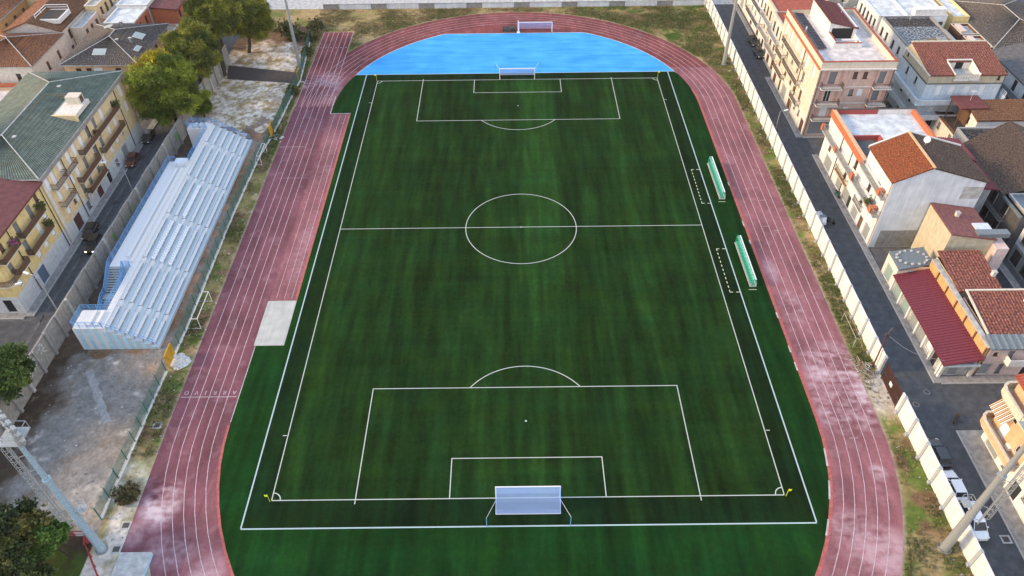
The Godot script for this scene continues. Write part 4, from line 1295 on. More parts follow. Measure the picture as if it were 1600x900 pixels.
	for q in [[38.5, 24.5], [27, 12], [4, -8], [50, 46]]:   # broken white edging along the turf
		pass
	for seg2 in [[44.0, 46.5], [48.5, 51.0], [30.0, 31.5], [27, 28.2], [20.5, 21.6], [4.0, 5.0], [-1.0, 0.4], [-12, -11], [53.5, 55.5]]:
		var pp := PackedVector2Array()
		for i in 7:
			var z := lerpf(seg2[0], seg2[1], i / 6.0)
			pp.append(Vector2(CX + (37.25 if z < CZ else sqrt(37.25 * 37.25 - (z - CZ) * (z - CZ))), z))
		bk.path(pp, .2, 0.030)
	bk.path(PackedVector2Array([Vector2(-37.75, 26), Vector2(-37.75, 39)]), .1, 0.030); bk.path(PackedVector2Array([Vector2(-37.9, -44), Vector2(-37.85, -37.1), Vector2(-33.7, -37.1)]), .16, 0.030)
	struct("white_edging", bk, M.pale_concrete)
	var sp := MB.new(); sp.flat(PackedVector2Array([Vector2(-38.0, 16.9), Vector2(-33.75, 16.9), Vector2(-33.75, 25.85), Vector2(-38.0, 25.85)]), 0.024); struct("sand_pit", sp, M.sand)
	var w5 := MB.new()
	rect_line(w5, -29.95, -50.35, 29.95, 50.35, .034)
	w5.path(PackedVector2Array([Vector2(-29.9, 0), Vector2(29.9, 0)]), .12, .034)
	var circ := PackedVector2Array()
	for i in 64: circ.append(Vector2(cos(TAU * i / 64), sin(TAU * i / 64)) * 9.15)
	w5.path(circ, .12, .038, true)
	for s in [-1, 1]:
		var zg: float = s * 50.35
		for q in [[20.16, 16.5], [9.16, 5.5]]:
			w5.path(PackedVector2Array([Vector2(-q[0], zg - s * .06), Vector2(-q[0], zg - s * q[1]), Vector2(q[0], zg - s * q[1]), Vector2(q[0], zg - s * .06)]), .12, .034)
		var d := PackedVector2Array()
		for i in 25:
			var t := lerpf(-.925, .925, i / 24.0)
			d.append(Vector2(sin(t) * 9.15, zg - s * (11.0 + cos(t) * 9.15)))
		w5.path(d, .12, .036)
		w5.box(-.12, .03, zg - s * 11 - .12, .12, .038, zg - s * 11 + .12)
		for e in [-1, 1]:
			var cn := PackedVector2Array()
			for i in 9: cn.append(Vector2(e * (29.95 - cos(PI / 2 * i / 8.0)), zg - s * sin(PI / 2 * i / 8.0)))
			w5.path(cn, .12, .036)
			w5.path(PackedVector2Array([Vector2(e * 20.16, zg + s * .1), Vector2(e * 20.16, zg + s * .6)]), .12, .036)
			w5.path(PackedVector2Array([Vector2(e * 30.1, zg - s * 9.15), Vector2(e * 30.6, zg - s * 9.15)]), .12, .036)
	w5.box(-.12, .03, -.12, .12, .038, .12)
	struct("pitch_markings", w5, M.line_white)
	var w6 := MB.new(); rect_line(w6, -32.65, -53.25, 32.65, 53.95, .034, .17)
	w6.path(PackedVector2Array([Vector2(-35, -53.25), Vector2(-32.7, -53.25)]), .14, .036); w6.path(PackedVector2Array([Vector2(32.7, -53.25), Vector2(34.2, -53.25)]), .14, .036)
	struct("safety_line", w6, M.line_blue)
	var dm := MB.new()
	for q in [[-16.0, -5.9], [6.1, 16.1]]:
		for e in 2:
			dm.path(PackedVector2Array([Vector2(31.1, q[e]), Vector2(31.55, q[e])]), .12, .036); dm.path(PackedVector2Array([Vector2(32.0, q[e]), Vector2(32.55, q[e])]), .12, .036)
		for i in 11:
			var z := lerpf(q[0], q[1] - .5, i / 10.0)
			dm.path(PackedVector2Array([Vector2(31.1, z), Vector2(31.1, z + .5)]), .12, .036)
	for q in [-6.3, 15.6]: dm.path(PackedVector2Array([Vector2(34.0, q), Vector2(35.2, q)]), .1, .036)
	struct("technical_area_lines", dm, M.line_dash)

func ground_objects():
	goal("white goal at the near end, its bluish net facing the viewer", 50.4, 1.0)
	goal("white goal at the far end in front of the blue surface", -50.4, -1.0)
	corner_flag("yellow corner flag at the near left corner of the pitch", -30.1, 50.5)
	corner_flag("yellow corner flag at the near right corner of the pitch", 30.1, 50.5)
	corner_flag("yellow corner flag at the far left corner by the blue surface", -30.1, -50.5)
	corner_flag("yellow corner flag at the far right corner by the blue surface", 30.1, -50.5)
	dugout("clear curved dugout with green seats nearer the far end", -17.9, -7.0)
	dugout("clear curved dugout with green seats nearer the viewer", 4.6, 15.0)
	grandstand()
	fence(); white_wall(); left_wall(); top_wall()
	mast("grey floodlight mast at the far left by the fence and dark path", Vector3(-47.5, 0, -55.7), 22.0, .42, "galvanised", Vector3.ZERO, 0)
	mast("grey floodlight mast at the far right inside the white wall", Vector3(45.4, 0, -56.0), 22.0, .42, "galvanised", Vector3.ZERO, 0)
	mast("pale blue floodlight mast with caged ladder beside the near left trees", Vector3(-47.5, 0, 56.2), 21.5, .47, "pale_blue_metal", Vector3(-.8, 0, .4), 6.0)
	mast("grey floodlight mast with caged ladder crossing over the white vans", Vector3(45.7, 0, 57.2), 22.0, .5, "galvanised", Vector3(.75, 0, .55), 6.5)
	# goal left standing on the far bend, and a pile of landing mats
	var rg := thing("spare_goal", "white goal standing on the far bend of the track behind the blue surface", "goal", Vector3(4.6, 0, -73.4))
	var f := MB.new()
	for x in [-3.9, 3.9]:
		f.tube(Vector3(x, 0, 0), Vector3(x, 2.4, 0), .09, .09, 8); f.tube(Vector3(x, .06, 0), Vector3(x, .06, -1.8), .05, .05, 6); f.tube(Vector3(x, 2.4, 0), Vector3(x, .06, -1.8), .05, .05, 6)
	part("frame", f, M.white_metal, rg)
	var cb := MB.new(); cb.tube(Vector3(-3.9, 2.4, 0), Vector3(3.9, 2.4, 0), .10, .10, 8); part("crossbar", cb, M.white_metal, rg)
	var nb := MB.new()
	for i in 40: nb.bar(Vector3(-3.9 + i * .2, 2.3, -.1), Vector3(-3.9 + i * .2, .1, -1.75), .03)
	for i in 10: nb.bar(Vector3(-3.9, 2.3 - i * .24, -.1 - i * .183), Vector3(3.9, 2.3 - i * .24, -.1 - i * .183), .03)
	tag(part("net", nb, M.net, rg), "", "", "", "stuff")
	var hp := thing("high_post", "tall white upright beside the spare goal on the far bend", "post", Vector3(.55, 0, -73.2))
	var hm := MB.new(); hm.tube(Vector3.ZERO, Vector3(0, 2.9, 0), .14, .12, 8); part("shaft", hm, M.white_metal, hp)
	hm = MB.new(); hm.obox(Vector3(0, .08, 0), Vector3(.8, .16, .8)); part("foot", hm, M.white_metal, hp)
	var mat := thing("landing_mat", "dark brown jumping mat left of the tall white upright", "mat", Vector3(-1.5, 0, -73.9))
	var mm := MB.new(); mm.box(-1.6, .25, -.9, 1.3, .85, .7); part("cushion", mm, M.roof_purple, mat)
	mm = MB.new(); mm.box(-1.5, 0, -.8, 1.2, .25, .6); part("pallet", mm, M.wood, mat)
	mm = MB.new(); mm.box(-1.66, .86, -.95, 1.36, .92, .75); part("cover", mm, M.roof_felt, mat)
	# small goals outside the track
	small_goal("small white goal by the fence beside the far half of the stand", Vector3(-47.4, 0, -21.2), 4.2, 1.9, -1.3)
	small_goal("white training goal by the fence beside the near end of the stand", Vector3(-46.4, 0, 19.6), 5.6, 2.0, -2.0)
	small_goal("rusty white goal frame on the grass beside the right wall", Vector3(45.6, 0, 25.0), 5.0, 1.8, 1.4, "small training goals", .6, "beige")
	# yellow gates in the fence
	for q in [["yellow gate in the mesh fence nearest the viewer, white spill beside it", 28.6, -48.55, 2.4], ["yellow gate in the mesh fence by the far end of the stand", -29.5, -47.75, 2.4], ["yellow gate in the mesh fence where the dark path ends", -51.2, -46.8, 2.0]]:
		var g := thing("fence_gate", q[0], "gate", Vector3(q[2], 0, q[1]), "yellow gates in the mesh fence")
		var fr := MB.new(); var w: float = q[3]
		for s in [-1, 1]: fr.tube(Vector3(0, 0, s * w / 2), Vector3(0, 2.4, s * w / 2), .09, .09, 8)
		fr.bar(Vector3(0, 2.4, -w / 2), Vector3(0, 2.4, w / 2), .12)
		part("frame", fr, M.yellow_metal, g)
		for s in [-1, 1]:
			var lf := MB.new(); lf.box(-.05, .15, s * .06, .03, 2.25, s * (w / 2 - .1)); lf.bar(Vector3(.06, .2, s * .1), Vector3(.06, 2.2, s * (w / 2 - .15)), .07)
			part("leaf", lf, M.yellow_metal, g)
	var wp := MB.new()
	for q in [[-47.6, 28.6, 1.3, 1.7], [-46.9, -28.6, 1.2, 1.3], [-46.2, -50.4, .5, .4]]:
		var poly := PackedVector2Array()
		for i in 14:
			var rr := 1.0 + .2 * sin(i * .9 + 1.0) + .14 * cos(i * 1.8)
			poly.append(Vector2(q[0] + cos(TAU * i / 14) * q[2] * rr, q[1] + sin(TAU * i / 14) * q[3] * rr))
		wp.flat(poly, .012)
	struct("white_concrete_pad", wp, M.white_pad)
	var cr := MB.new()   # patched strip across the yard
	var l := []; var r := []
	for i in 13:
		var p := Vector2(-59.5, 30.0).lerp(Vector2(-54.0, 38.2), i / 12.0)
		cr.flat(PackedVector2Array([p + Vector2(-.35 - .12 * sin(i * 3.1), .2), p + Vector2(.35 + .1 * cos(i * 2.2), -.25), p + Vector2(.9 + .1 * cos(i * 2.2), .5), p + Vector2(-.05, .95)]), .008 + .0005 * (i % 2))
	struct("concrete_strip", cr, M.concrete)
	var pl := thing("concrete_plinth", "white rendered concrete block at the near left edge of the track", "plinth", Vector3(-43.2, 0, 59.2))
	var pm := MB.new(); pm.box(-1.9, 0, -2.4, 1.6, .45, 3.0); part("block", pm, M.pale_concrete, pl)
	pm = MB.new(); pm.box(1.601, .02, -2.3, 1.64, .43, 3.0); part("painted_face", pm, M.light_blue, pl)
	for q in [["square iron drain cover in the grass strip left of the track", -47.0, 39.4], ["square drain cover in the pale patch near the blue mast", -45.9, 53.3], ["drain cover right beside the foot of the blue mast", -45.9, 56.2], ["drain grate in the street near the white garage", 53.0, 56.2]]:
		var d := thing("drain_cover", q[0], "drain cover", Vector3(q[1], 0, q[2]))
		var dm := MB.new(); dm.box(-.55, 0, -.5, .55, .03, .5); part("rim", dm, M.pale_concrete, d)
		dm = MB.new(); dm.box(-.36, .031, -.32, .36, .045, .32); part("grate", dm, M.iron, d)
	# red railing by the near left trees
	var rr := thing("red_railing", "red steel railing bending round the foot of the pale blue mast", "railing", Vector3(-49, 0, 57))
	rail_run(rr, "frame", [Vector3(-52.3, 0, 54.6), Vector3(-49.7, 0, 54.6), Vector3(-49.2, 0, 55.9), Vector3(-45.6, 0, 60.6)], 1.1, "red_metal", 2, 1.3, .09)
	var n := 0
	for i in 18:
		var p := Vector3(-52.3, 0, 54.6).lerp(Vector3(-49.7, 0, 54.6), i / 17.0)
		var b := MB.new(rr.position); b.bar(p + Vector3(0, .1, 0), p + Vector3(0, 1.05, 0), .05); part("baluster", b, M.white_metal if i > 8 else M.red_metal, rr)
	var pn := MB.new(rr.position); pn.bar(Vector3(-49.65, .5, 54.7), Vector3(-49.2, .5, 55.8), .7, .05); part("panel", pn, M.red_metal, rr)
	# crane-like rusty lamp post by the wall
	var rp := thing("rusty_pole", "leaning rusty iron pole rising over the right wall by the branch pile", "pole", Vector3(47.0, 0, 31.2))
	var q2 := MB.new(); q2.tube(Vector3.ZERO, Vector3(.3, 6.2, -.6), .11, .08, 8); part("shaft", q2, M.rust, rp)
	q2 = MB.new(); q2.bar(Vector3(.3, 6.15, -.6), Vector3(.9, 6.9, -1.0), .1); q2.obox(Vector3(.35, 5.9, -.65), Vector3(.5, .3, .4)); part("bracket", q2, M.iron, rp)
	# heap of cut branches
	var hb := thing("branch_pile", "heap of pale cut branches on the grass by the brown gate", "pile of branches", Vector3(45.6, 0, 31.6))
	rng.seed = 21
	for i in 90:
		var an := rng.randf_range(0, TAU); var b := MB.new(); var c := Vector3(rng.randfn() * .75, rng.randf_range(.06, .75), rng.randfn() * 1.0)
		var dd := Vector3(cos(an), rng.randf_range(-.2, .25), sin(an)) * rng.randf_range(.5, 1.5)
		b.tube(c - dd * .5, c + dd * .5, rng.randf_range(.03, .07), .025, 5, false); part("branch", b, M.wood if i % 3 else M.pale_concrete, hb)
	street_lamp("tall street lamp behind the stand, its arm over the red car", Vector3(-66.3, 0, -8.0), 8.2, [Vector3(-2.2, .3, .3)])
	street_lamp("street lamp with two arms at the near end of the left street", Vector3(-66.6, 0, 21.0), 9.0, [Vector3(-1.6, .2, 1.2), Vector3(-1.5, .2, -.6)])
	street_lamp("thin street lamp behind the right wall by the pink building", Vector3(48.9, 0, -27.0), 5.2, [Vector3(.8, .1, -.2)])
	# small bits of litter and stones
	var sm := MB.new(); sm.obox(Vector3.ZERO, Vector3(.3, .16, .24), Basis(Vector3(1, 1, 0).normalized(), .4))
	var xf := []; var cols := []
	rng.seed = 33
	for i in 2200:
		var p: Vector3
		var k := i % 4
		if k < 2: p = Vector3(rng.randf_range(-63.5, -48.2), .03, rng.randf_range(-70, -32))
		elif k == 2: p = Vector3(rng.randf_range(-64, -50), .03, rng.randf_range(27, 54))
		else: p = Vector3(rng.randf_range(45.3, 47.3), .03, rng.randf_range(-60, 62)) if i % 8 < 4 else Vector3(rng.randf_range(-48, -45.6), .03, rng.randf_range(-45, 56))
		if k == 2 and i % 3: continue
		var s := rng.randf_range(.15, .6) * (1.0 if rng.randf() < .93 else 2.0)
		if p.z < -48.5 and p.z > -59.0 and p.x < -45.0: continue
		xf.append(Transform3D(Basis(Vector3.UP, rng.randf() * TAU).scaled(Vector3(s, s, s)), p))
		var g := rng.randf_range(.15, .5); cols.append(Color(g, g * .96, g * .88))
	tag(scatter("gravel", sm.mesh(), M.stones, xf, cols, self), "scattered pale stones and rubble on the bare ground", "", "", "stuff")
	# tufts of rough grass on the verges
	var bm := blade_mesh(9, .34, .035, 1.6, 4)
	xf = []; cols = []
	var fn := FastNoiseLite.new(); fn.seed = 3; fn.frequency = .08
	var tries := 0
	while xf.size() < 32000 and tries < 300000:
		tries += 1
		var x := rng.randf_range(-48.6, 47.4); var z := rng.randf_range(-87, 66)
		var rad := (absf(x - CX) if absf(z) < CZ else Vector2(x - CX, absf(z) - CZ).length())
		if rad < 45.5: continue
		if x < -38.3 and x > -46 and z > -75 and z < -39: continue
		if x > 46.2 and z > 31 and z < 39: continue
		if x < -36 and x > -45.8 and z > 39 and z < 57.5: continue
		if x < -44 and z > 44: continue
		var d := fn.get_noise_2d(x, z)
		if d < rng.randf_range(-.35, .25): continue
		var s := rng.randf_range(.5, 1.3)
		xf.append(Transform3D(Basis(Vector3.UP, rng.randf() * TAU).scaled(Vector3(s, s * rng.randf_range(.5, 1.2), s)), Vector3(x, 0.01, z)))
		var dry := clampf(rng.randf() * .8 - d + (.35 if z < -60 and x < 15 else 0.0), 0, 1)
		cols.append(Color(.085, .125, .03).lerp(Color(.30, .22, .11), dry))
	tag(scatter("grass", bm, M.leaves, xf, cols, self), "rough tufts of grass along the verges round the track", "", "", "stuff")

func plants():
	var nd := blade_mesh(18, .70, .055, .9, 2)
	var lf := blade_mesh(14, .40, .13, .8, 3)
	var pine := [Color(.055, .095, .010), Color(.16, .22, .018), Color(.33, .37, .035)]
	var pine2 := [Color(.06, .085, .013), Color(.17, .195, .024), Color(.31, .31, .04)]
	var g := "pine trees behind the stand"
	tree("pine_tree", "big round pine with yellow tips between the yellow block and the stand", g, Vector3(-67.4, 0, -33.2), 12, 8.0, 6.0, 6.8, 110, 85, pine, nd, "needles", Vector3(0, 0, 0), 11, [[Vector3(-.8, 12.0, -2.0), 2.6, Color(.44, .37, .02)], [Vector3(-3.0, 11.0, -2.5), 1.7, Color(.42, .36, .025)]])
	tree("pine_tree", "darker pine directly behind the big round pine", g, Vector3(-66.2, 0, -46.5), 13, 9.5, 5.2, 5.2, 80, 85, pine2, nd, "needles", Vector3(.4, 0, .6), 12)
	tree("pine_tree", "tall pine with a bare grey trunk at the end of the dark path", g, Vector3(-63.5, 0, -53.6), 15, 11.5, 5.4, 5.0, 90, 85, pine2, nd, "needles", Vector3(-.6, 0, -4.6), 13)
	tree("pine_tree", "pine at the top edge of the photo, right of the other pines", g, Vector3(-61.0, 0, -64.5), 13, 7.6, 4.8, 5.2, 70, 80, pine2, nd, "needles", Vector3(1.6, 0, -1.0), 14)
	tree("pine_tree", "pine on the pavement beyond the tall pine, half hidden", g, Vector3(-67.5, 0, -66.5), 13, 9.5, 5.0, 4.6, 50, 70, pine2, nd, "needles", Vector3(0, 0, 0), 15)
	tree("pine_sapling", "low dark pine sapling at the foot of the big round pine", g, Vector3(-63.0, 0, -36.5), 6, 3.2, 2.3, 2.4, 22, 60, pine, nd, "needles", Vector3(0, 0, 0), 16)
	tree("street_tree", "dark leafy tree over the left wall at the photo's left edge", "", Vector3(-66.9, 0, 35.6), 9, 6.2, 4.0, 3.4, 46, 80, [Color(.035, .07, .014), Color(.08, .135, .02), Color(.13, .18, .03)], lf, "leaves", Vector3(.6, 0, 0), 17)
	var grp := "trees in the near left corner"
	tree("leafy_tree", "large dark olive tree in the near left corner", grp, Vector3(-55.2, 0, 58.4), 8, 5.0, 3.7, 3.2, 46, 80, [Color(.030, .05, .012), Color(.07, .10, .018), Color(.17, .15, .03)], lf, "leaves", Vector3(0, 0, -.8), 18, [[Vector3(-.8, 6.8, 2.0), 1.5, Color(.16, .11, .02)]])
	tree("leafy_tree", "small bright green tree with a pale bare stem by the red railing", grp, Vector3(-50.4, 0, 57.3), 5, 3.9, 2.0, 1.4, 24, 70, [Color(.05, .11, .018), Color(.10, .19, .03), Color(.16, .27, .045)], lf, "leaves", Vector3(-1.2, 0, -.4), 19)
	tree("leafy_tree", "dark tree cut off by the bottom left corner of the photo", grp, Vector3(-53.6, 0, 61.8), 7, 4.0, 3.6, 2.8, 40, 80, [Color(.026, .046, .012), Color(.06, .09, .016), Color(.14, .14, .03)], lf, "leaves", Vector3(0, 0, 0), 20)
	var gb := "bushes overgrowing the far left fence"
	var k := 0
	for q in [["shrub grown over the far left end of the fence", -48.0, -76.5, 1.6, 2.0], ["shrub on the fence just beyond the far left mast", -47.9, -70.5, 1.2, 1.6], ["rounded shrub on the rubble left of the far left mast", -52.0, -71.8, 1.7, 1.8], ["brownish bush at the top of the rubble patch", -54.8, -76.0, 2.0, 1.8], ["thin shrub on the fence beside the far left mast", -47.3, -63.0, 1.0, 1.5], ["weeds on the fence right behind the yellow gate at the path", -47.0, -45.5, .9, 1.3]]:
		k += 1
		bush("shrub", q[0], gb, Vector3(q[1], 0, q[2]), q[3], q[4], 420, [Color(.05, .07, .02), Color(.10, .12, .035), Color(.18, .15, .06)], lf, "leaves", 40 + k)
	bush("weed_clump", "brown dry weeds at the near end of the mesh fence", "", Vector3(-47.0, 0, 49.6), 1.1, .7, 260, [Color(.10, .08, .03), Color(.18, .13, .06), Color(.08, .09, .03)], lf, "leaves", 60)

# ---------- the town: R(x0, z0, x1, z1)
func R(x0: float, z0: float, x1: float, z1: float) -> Rect2:
	return Rect2(x0, z0, x1 - x0, z1 - z0)

func row(kind: String, coords: Array, y: float, w: float, h: float) -> Array:
	var o := []
	for c in coords: o.append([kind, c, y, w, h])
	return o

func chimney(b: Node3D, x: float, y: float, z: float, mat := "white", h := 1.0):
	box_part(b, "chimney", mat, x - .25, y - .3, z - .25, x + .25, y + h, z + .25)
	box_part(b, "chimney_cap", "pale_concrete", x - .33, y + h, z - .33, x + .33, y + h + .08, z + .33)

func antenna(label: String, x: float, y: float, z: float):
	var t := thing("roof_antenna", label, "antenna", Vector3(x, y, z), "television aerials on the roofs")
	var m := MB.new(); m.tube(Vector3.ZERO, Vector3(0, 2.2, 0), .03, .02, 5); part("mast", m, M.white_metal, t)
	m = MB.new(); m.bar(Vector3(-.5, 2.0, 0), Vector3(.5, 2.0, .1), .03)
	for k in 5: m.bar(Vector3(-.4 + k * .2, 2.0, -.3), Vector3(-.4 + k * .2, 2.0, .3), .02)
	part("dipole", m, M.white_metal, t)

func skylight(b: Node3D, at: Vector3, w: float, l: float, tilt: Basis):
	var m := MB.new(b.position); m.obox(at, Vector3(w, .22, l), tilt); var f := part("skylight", m, M.frame_white, b)
	m = MB.new(b.position); m.obox(at + tilt.y * .12, Vector3(w - .18, .03, l - .18), tilt); part("pane", m, M.skylight_glass, f)

func buildings_right():
	var g := "houses along the right street"
	# R1: row at the far end of the street
	var r := R(56.0, -92, 69, -79); var ops := {"W": row("s", [-90, -87, -84, -81], 6.0, 1.1, 2.0) + row("d", [-88.5, -82.5], 2.6, 1.2, 2.3) + row("g", [-85.5], 1.3, 2.4, 2.4), "S": row("b", [59, 63], 6.0, 1.0, 1.6)}
	var b := house("town_house", "white flat roofed house at the far end of the right street", "house", g, r, 8.0, [[8.0, "warm_white"]], ops); flat_roof(b, r, 8.0, "red_flat", .5, "warm_white")
	balcony(b, "W", r, -85.5, 4.9, 9.0, 1.2)
	r = R(56.0, -79, 69, -66.5); ops = {"W": row("b", [-77, -74, -71, -68.4], 7.4, 1.1, 2.1) + row("d", [-77, -74, -70], 4.0, 1.1, 2.2) + row("n", [-76, -70], 1.2, 1.6, 2.2) + row("s", [-73], 1.5, 1.2, 1.3), "S": row("b", [60, 64], 7.4, 1.0, 1.6)}
	b = house("town_house", "white three storey house with long balconies, second from the street's far end", "house", g, r, 9.6, [[9.6, "wall_white"]], ops); flat_roof(b, r, 9.6, "red_flat", .35, "pale_pink")
	balcony(b, "W", r, -73, 6.2, 10.5, 1.2); balcony(b, "W", r, -73, 2.9, 10.5, 1.2)
	r = R(55.6, -66.5, 68, -58.5); ops = {"W": row("b", [-65, -62.6, -60.2], 8.0, 1.1, 2.2) + row("d", [-65, -62.6, -60.2], 4.9, 1.1, 2.2) + row("x", [-64, -60], 1.4, 1.3, 2.4) + row("s", [-62], 1.8, 1.0, 1.4)}
	b = house("town_house", "cream house under an orange terracotta terrace, left part, above parked cars", "house", g, r, 10.2, [[3.4, "warm_white"], [10.2, "cream"]], ops); flat_roof(b, r, 10.2, "red_flat", .3, "peach")
	balcony(b, "W", r, -62.5, 6.8, 6.5, 1.1, "white", "galvanised"); balcony(b, "W", r, -62.5, 3.7, 6.5, 1.1, "white", "galvanised")
	r = R(54.9, -58.5, 68, -50.3); ops = {"W": row("k", [-57, -54.4, -52], 8.2, 1.1, 2.2) + row("b", [-57, -54.4, -52], 5.0, 1.1, 2.2) + row("n", [-56.4, -53.0], 1.5, 1.5, 2.5)}
	b = house("town_house", "cream house with orange terrace roof touching the pink block", "house", g, r, 10.4, [[3.2, "warm_white"], [10.4, "warm_white"]], ops); flat_roof(b, r, 10.4, "red_flat", .3, "peach")
	balcony(b, "W", r, -54.4, 6.9, 6.8, 1.1, "white", "galvanised"); balcony(b, "W", r, -54.4, 3.8, 6.8, 1.1, "cream", "galvanised")
	box_part(b, "party_wall", "peach", 61.4, 10.4, -58.3, 61.8, 11.1, -50.4)

	# R2: pink block with roof terrace
	r = R(54.1, -49.8, 67.6, -26.9)
	ops = {"S": [["h", 56.7, 12.0, 1.3, 2.4], ["b", 60.7, 12.5, .8, 1.3], ["b", 62.5, 12.5, .8, 1.3], ["h", 65.6, 12.0, 1.2, 2.4], ["w", 56.7, 8.4, 1.2, 2.4], ["h", 60.9, 9.1, .8, 1.3], ["s", 62.5, 9.1, 1.0, 1.3], ["h", 65.5, 8.6, 1.2, 2.3], ["s", 56.8, 5.2, 1.3, 2.4], ["s", 60.9, 5.6, 1.0, 1.2], ["k", 62.7, 5.4, .7, .8], ["s", 65.6, 5.2, 1.3, 2.4], ["g", 57.2, 1.8, 4.4, 3.0], ["g", 63.0, 1.6, 3.2, 2.8]],
		"W": row("s", [-47.5, -44, -40.5, -37, -33.6, -29.6], 12.0, 1.2, 2.3) + row("w", [-47.5, -44, -40.5, -37, -33.6], 8.7, 1.2, 2.3) + row("b", [-46.7, -42.4, -38.7, -36.2, -32.6], 5.4, 1.1, 2.2) + [["h", -33.6, 2.6, .9, 1.3], ["h", -31.0, 2.6, .9, 1.3], ["n", -28.4, 1.4, 1.6, 2.6], ["n", -36.8, 1.5, 1.7, 2.7], ["g", -41.0, 1.6, 2.6, 2.8], ["b", -44.0, 1.6, 1.0, 2.6], ["n", -47.6, 1.5, 1.6, 2.7]], "E": row("b", [-46, -41, -36, -31], 8.5, 1.1, 1.6)}
	b = house("apartment_block", "pink and cream block with solar panels and a red roofed stair house on its terrace", "apartment building", "", r, 14.0, [[14.0, "pink"]], ops, 0.0, null, {"W": [[4.0, "warm_white"], [14.0, "cream"]], "E": [[14.0, "cream"]]})
	for x in [55.4, 58.3, 64.4, 66.9]: box_part(b, "pilaster_strip", "pink_dark", x - .3, 3.95, -26.898, x + .3, 13.6, -26.86)
	flat_roof(b, r, 14.0, "roof_terrace", 1.05, "cream", "red_flat", .45)
	# cream street front over the pink: a thin rendered skin left open at the windows is drawn as bands
	trim(b, "S", r, 13.75, .22, .35, "white"); trim(b, "W", r, 13.75, .22, .35, "terracotta_wall"); trim(b, "S", r, 10.2, .16, .06, "white"); trim(b, "S", r, 6.9, .16, .06, "white"); trim(b, "W", r, 6.9, .16, .06, "white"); trim(b, "W", r, 3.9, .18, .08, "white")
	for q in [[56.8, 10.25, 3.9], [66.0, 10.25, 3.3], [56.9, 6.85, 4.1], [65.9, 6.85, 3.5], [57.0, 3.85, 4.3], [65.9, 3.85, 3.5]]: balcony(b, "S", r, q[0], q[1], q[2], 1.1)
	for q in [[-38.5, 6.85, 9.5], [-46.6, 6.85, 4.5], [-40.4, 10.2, 12.0], [-33.5, 3.85, 4.2], [-45, 3.85, 6]]: balcony(b, "W", r, q[0], q[1], q[2], 1.0, "cream", "iron")
	pipe(b, "S", r, 54.4, .3, 13.6); pipe(b, "S", r, 67.4, .3, 13.6); pipe(b, "W", r, -35.4, .3, 13.6); pipe(b, "S", r, 59.4, 3.9, 13.6, "pink"); pipe(b, "S", r, 64.2, 3.9, 13.6, "pink")
	var th := MB.new(b.position)   # stair house
	th.prism(PackedVector2Array([Vector2(58.6, -49.2), Vector2(63.9, -49.2), Vector2(63.9, -38.4), Vector2(58.6, -38.4)]), 14.02, 16.3); th.box(58.6, 14.02, -38.399, 58.85, 15.4, -34.6); th.box(63.6, 14.02, -38.399, 63.9, 14.9, -34.6); th.box(58.85, 14.02, -34.9, 63.6, 14.9, -34.6)
	part("stair_house", th, M.wall_white, b)
	shed_roof(b, [Vector3(64.1, 16.1, -38.2), Vector3(64.1, 16.1, -49.4), Vector3(58.5, 17.4, -49.4), Vector3(58.5, 17.4, -38.2)], "maroon_flat", "rib", .2, .5)
	var gbl := MB.new(b.position)
	gbl.quad(Vector3(58.6, 16.3, -49.2), Vector3(58.6, 16.3, -38.4), Vector3(58.6, 17.25, -38.4), Vector3(58.6, 17.25, -49.2)); gbl.tri(Vector3(58.6, 16.3, -38.4), Vector3(63.9, 16.3, -38.4), Vector3(58.6, 17.25, -38.4)); part("stair_gable", gbl, M.wall_white, b)
	box_part(b, "stair_opening", "dark", 59.2, 14.1, -38.42, 63.2, 16.1, -38.36); box_part(b, "terrace_strip", "white", 60.5, 14.9, -36.2, 63.5, 15.0, -35.6); box_part(b, "red_coping", "red_flat", 58.6, 15.401, -38.3, 58.95, 15.46, -34.55); box_part(b, "red_coping", "red_flat", 58.96, 14.901, -34.95, 63.9, 14.96, -34.55)
	for i in 12:
		var pm := MB.new(b.position); var bs := Basis(Vector3(0, 0, 1), -.12)
		pm.obox(Vector3(56.3, 14.5, -48.4 + i * 1.28), Vector3(1.75, .06, 1.2), bs); var sp := part("solar_panel", pm, M.solar, b)
		pm = MB.new(b.position)
		for s in [-1, 1]: pm.obox(Vector3(56.3, 14.5, -48.4 + i * 1.28) + bs.x * (s * .885), Vector3(.03, .08, 1.22), bs)
		pm.obox(Vector3(56.3, 14.505, -48.4 + i * 1.28), Vector3(1.72, .062, .02), bs)
		pm.bar(Vector3(56.3, 14.03, -48.4 + i * 1.28), Vector3(56.3, 14.45, -48.4 + i * 1.28), .08); part("panel_frame", pm, M.galvanised, sp)
	box_part(b, "vent_pipe", "white", 55.3, 14.03, -41.3, 55.55, 15.2, -41.05)
	for i in 4: box_part(b, "tile_joint", "pale_concrete", 57.2 + i * .001, 14.021, -33.4 + i * 1.6, 67.1, 14.024, -33.36 + i * 1.6)

	# R3: white houses behind
	r = R(76.5, -68, 91, -56.6); b = house("town_house", "white house with broad pale terraces behind the pink block", "house", "white houses behind the pink block", r, 10.0, [[10.0, "wall_white"]], {"W": row("k", [-66, -64, -62, -60, -58], 8.2, 1.0, 1.9) + row("b", [-65, -61, -58], 4.5, 1.0, 1.8), "S": row("b", [88.5, 90], 8.2, 1.0, 1.5)})
	flat_roof(b, r, 10.0, "roof_white", .3, "blue_white", "white"); balcony(b, "W", r, -62, 7.0, 10, 1.2, "blue_white", "white_metal"); box_part(b, "party_wall", "wall_white", 82.4, 10.02, -67.6, 82.7, 10.45, -57.0); box_part(b, "terrace_room", "wall_white", 84, 10.02, -58.5, 90.6, 11.5, -56.9)
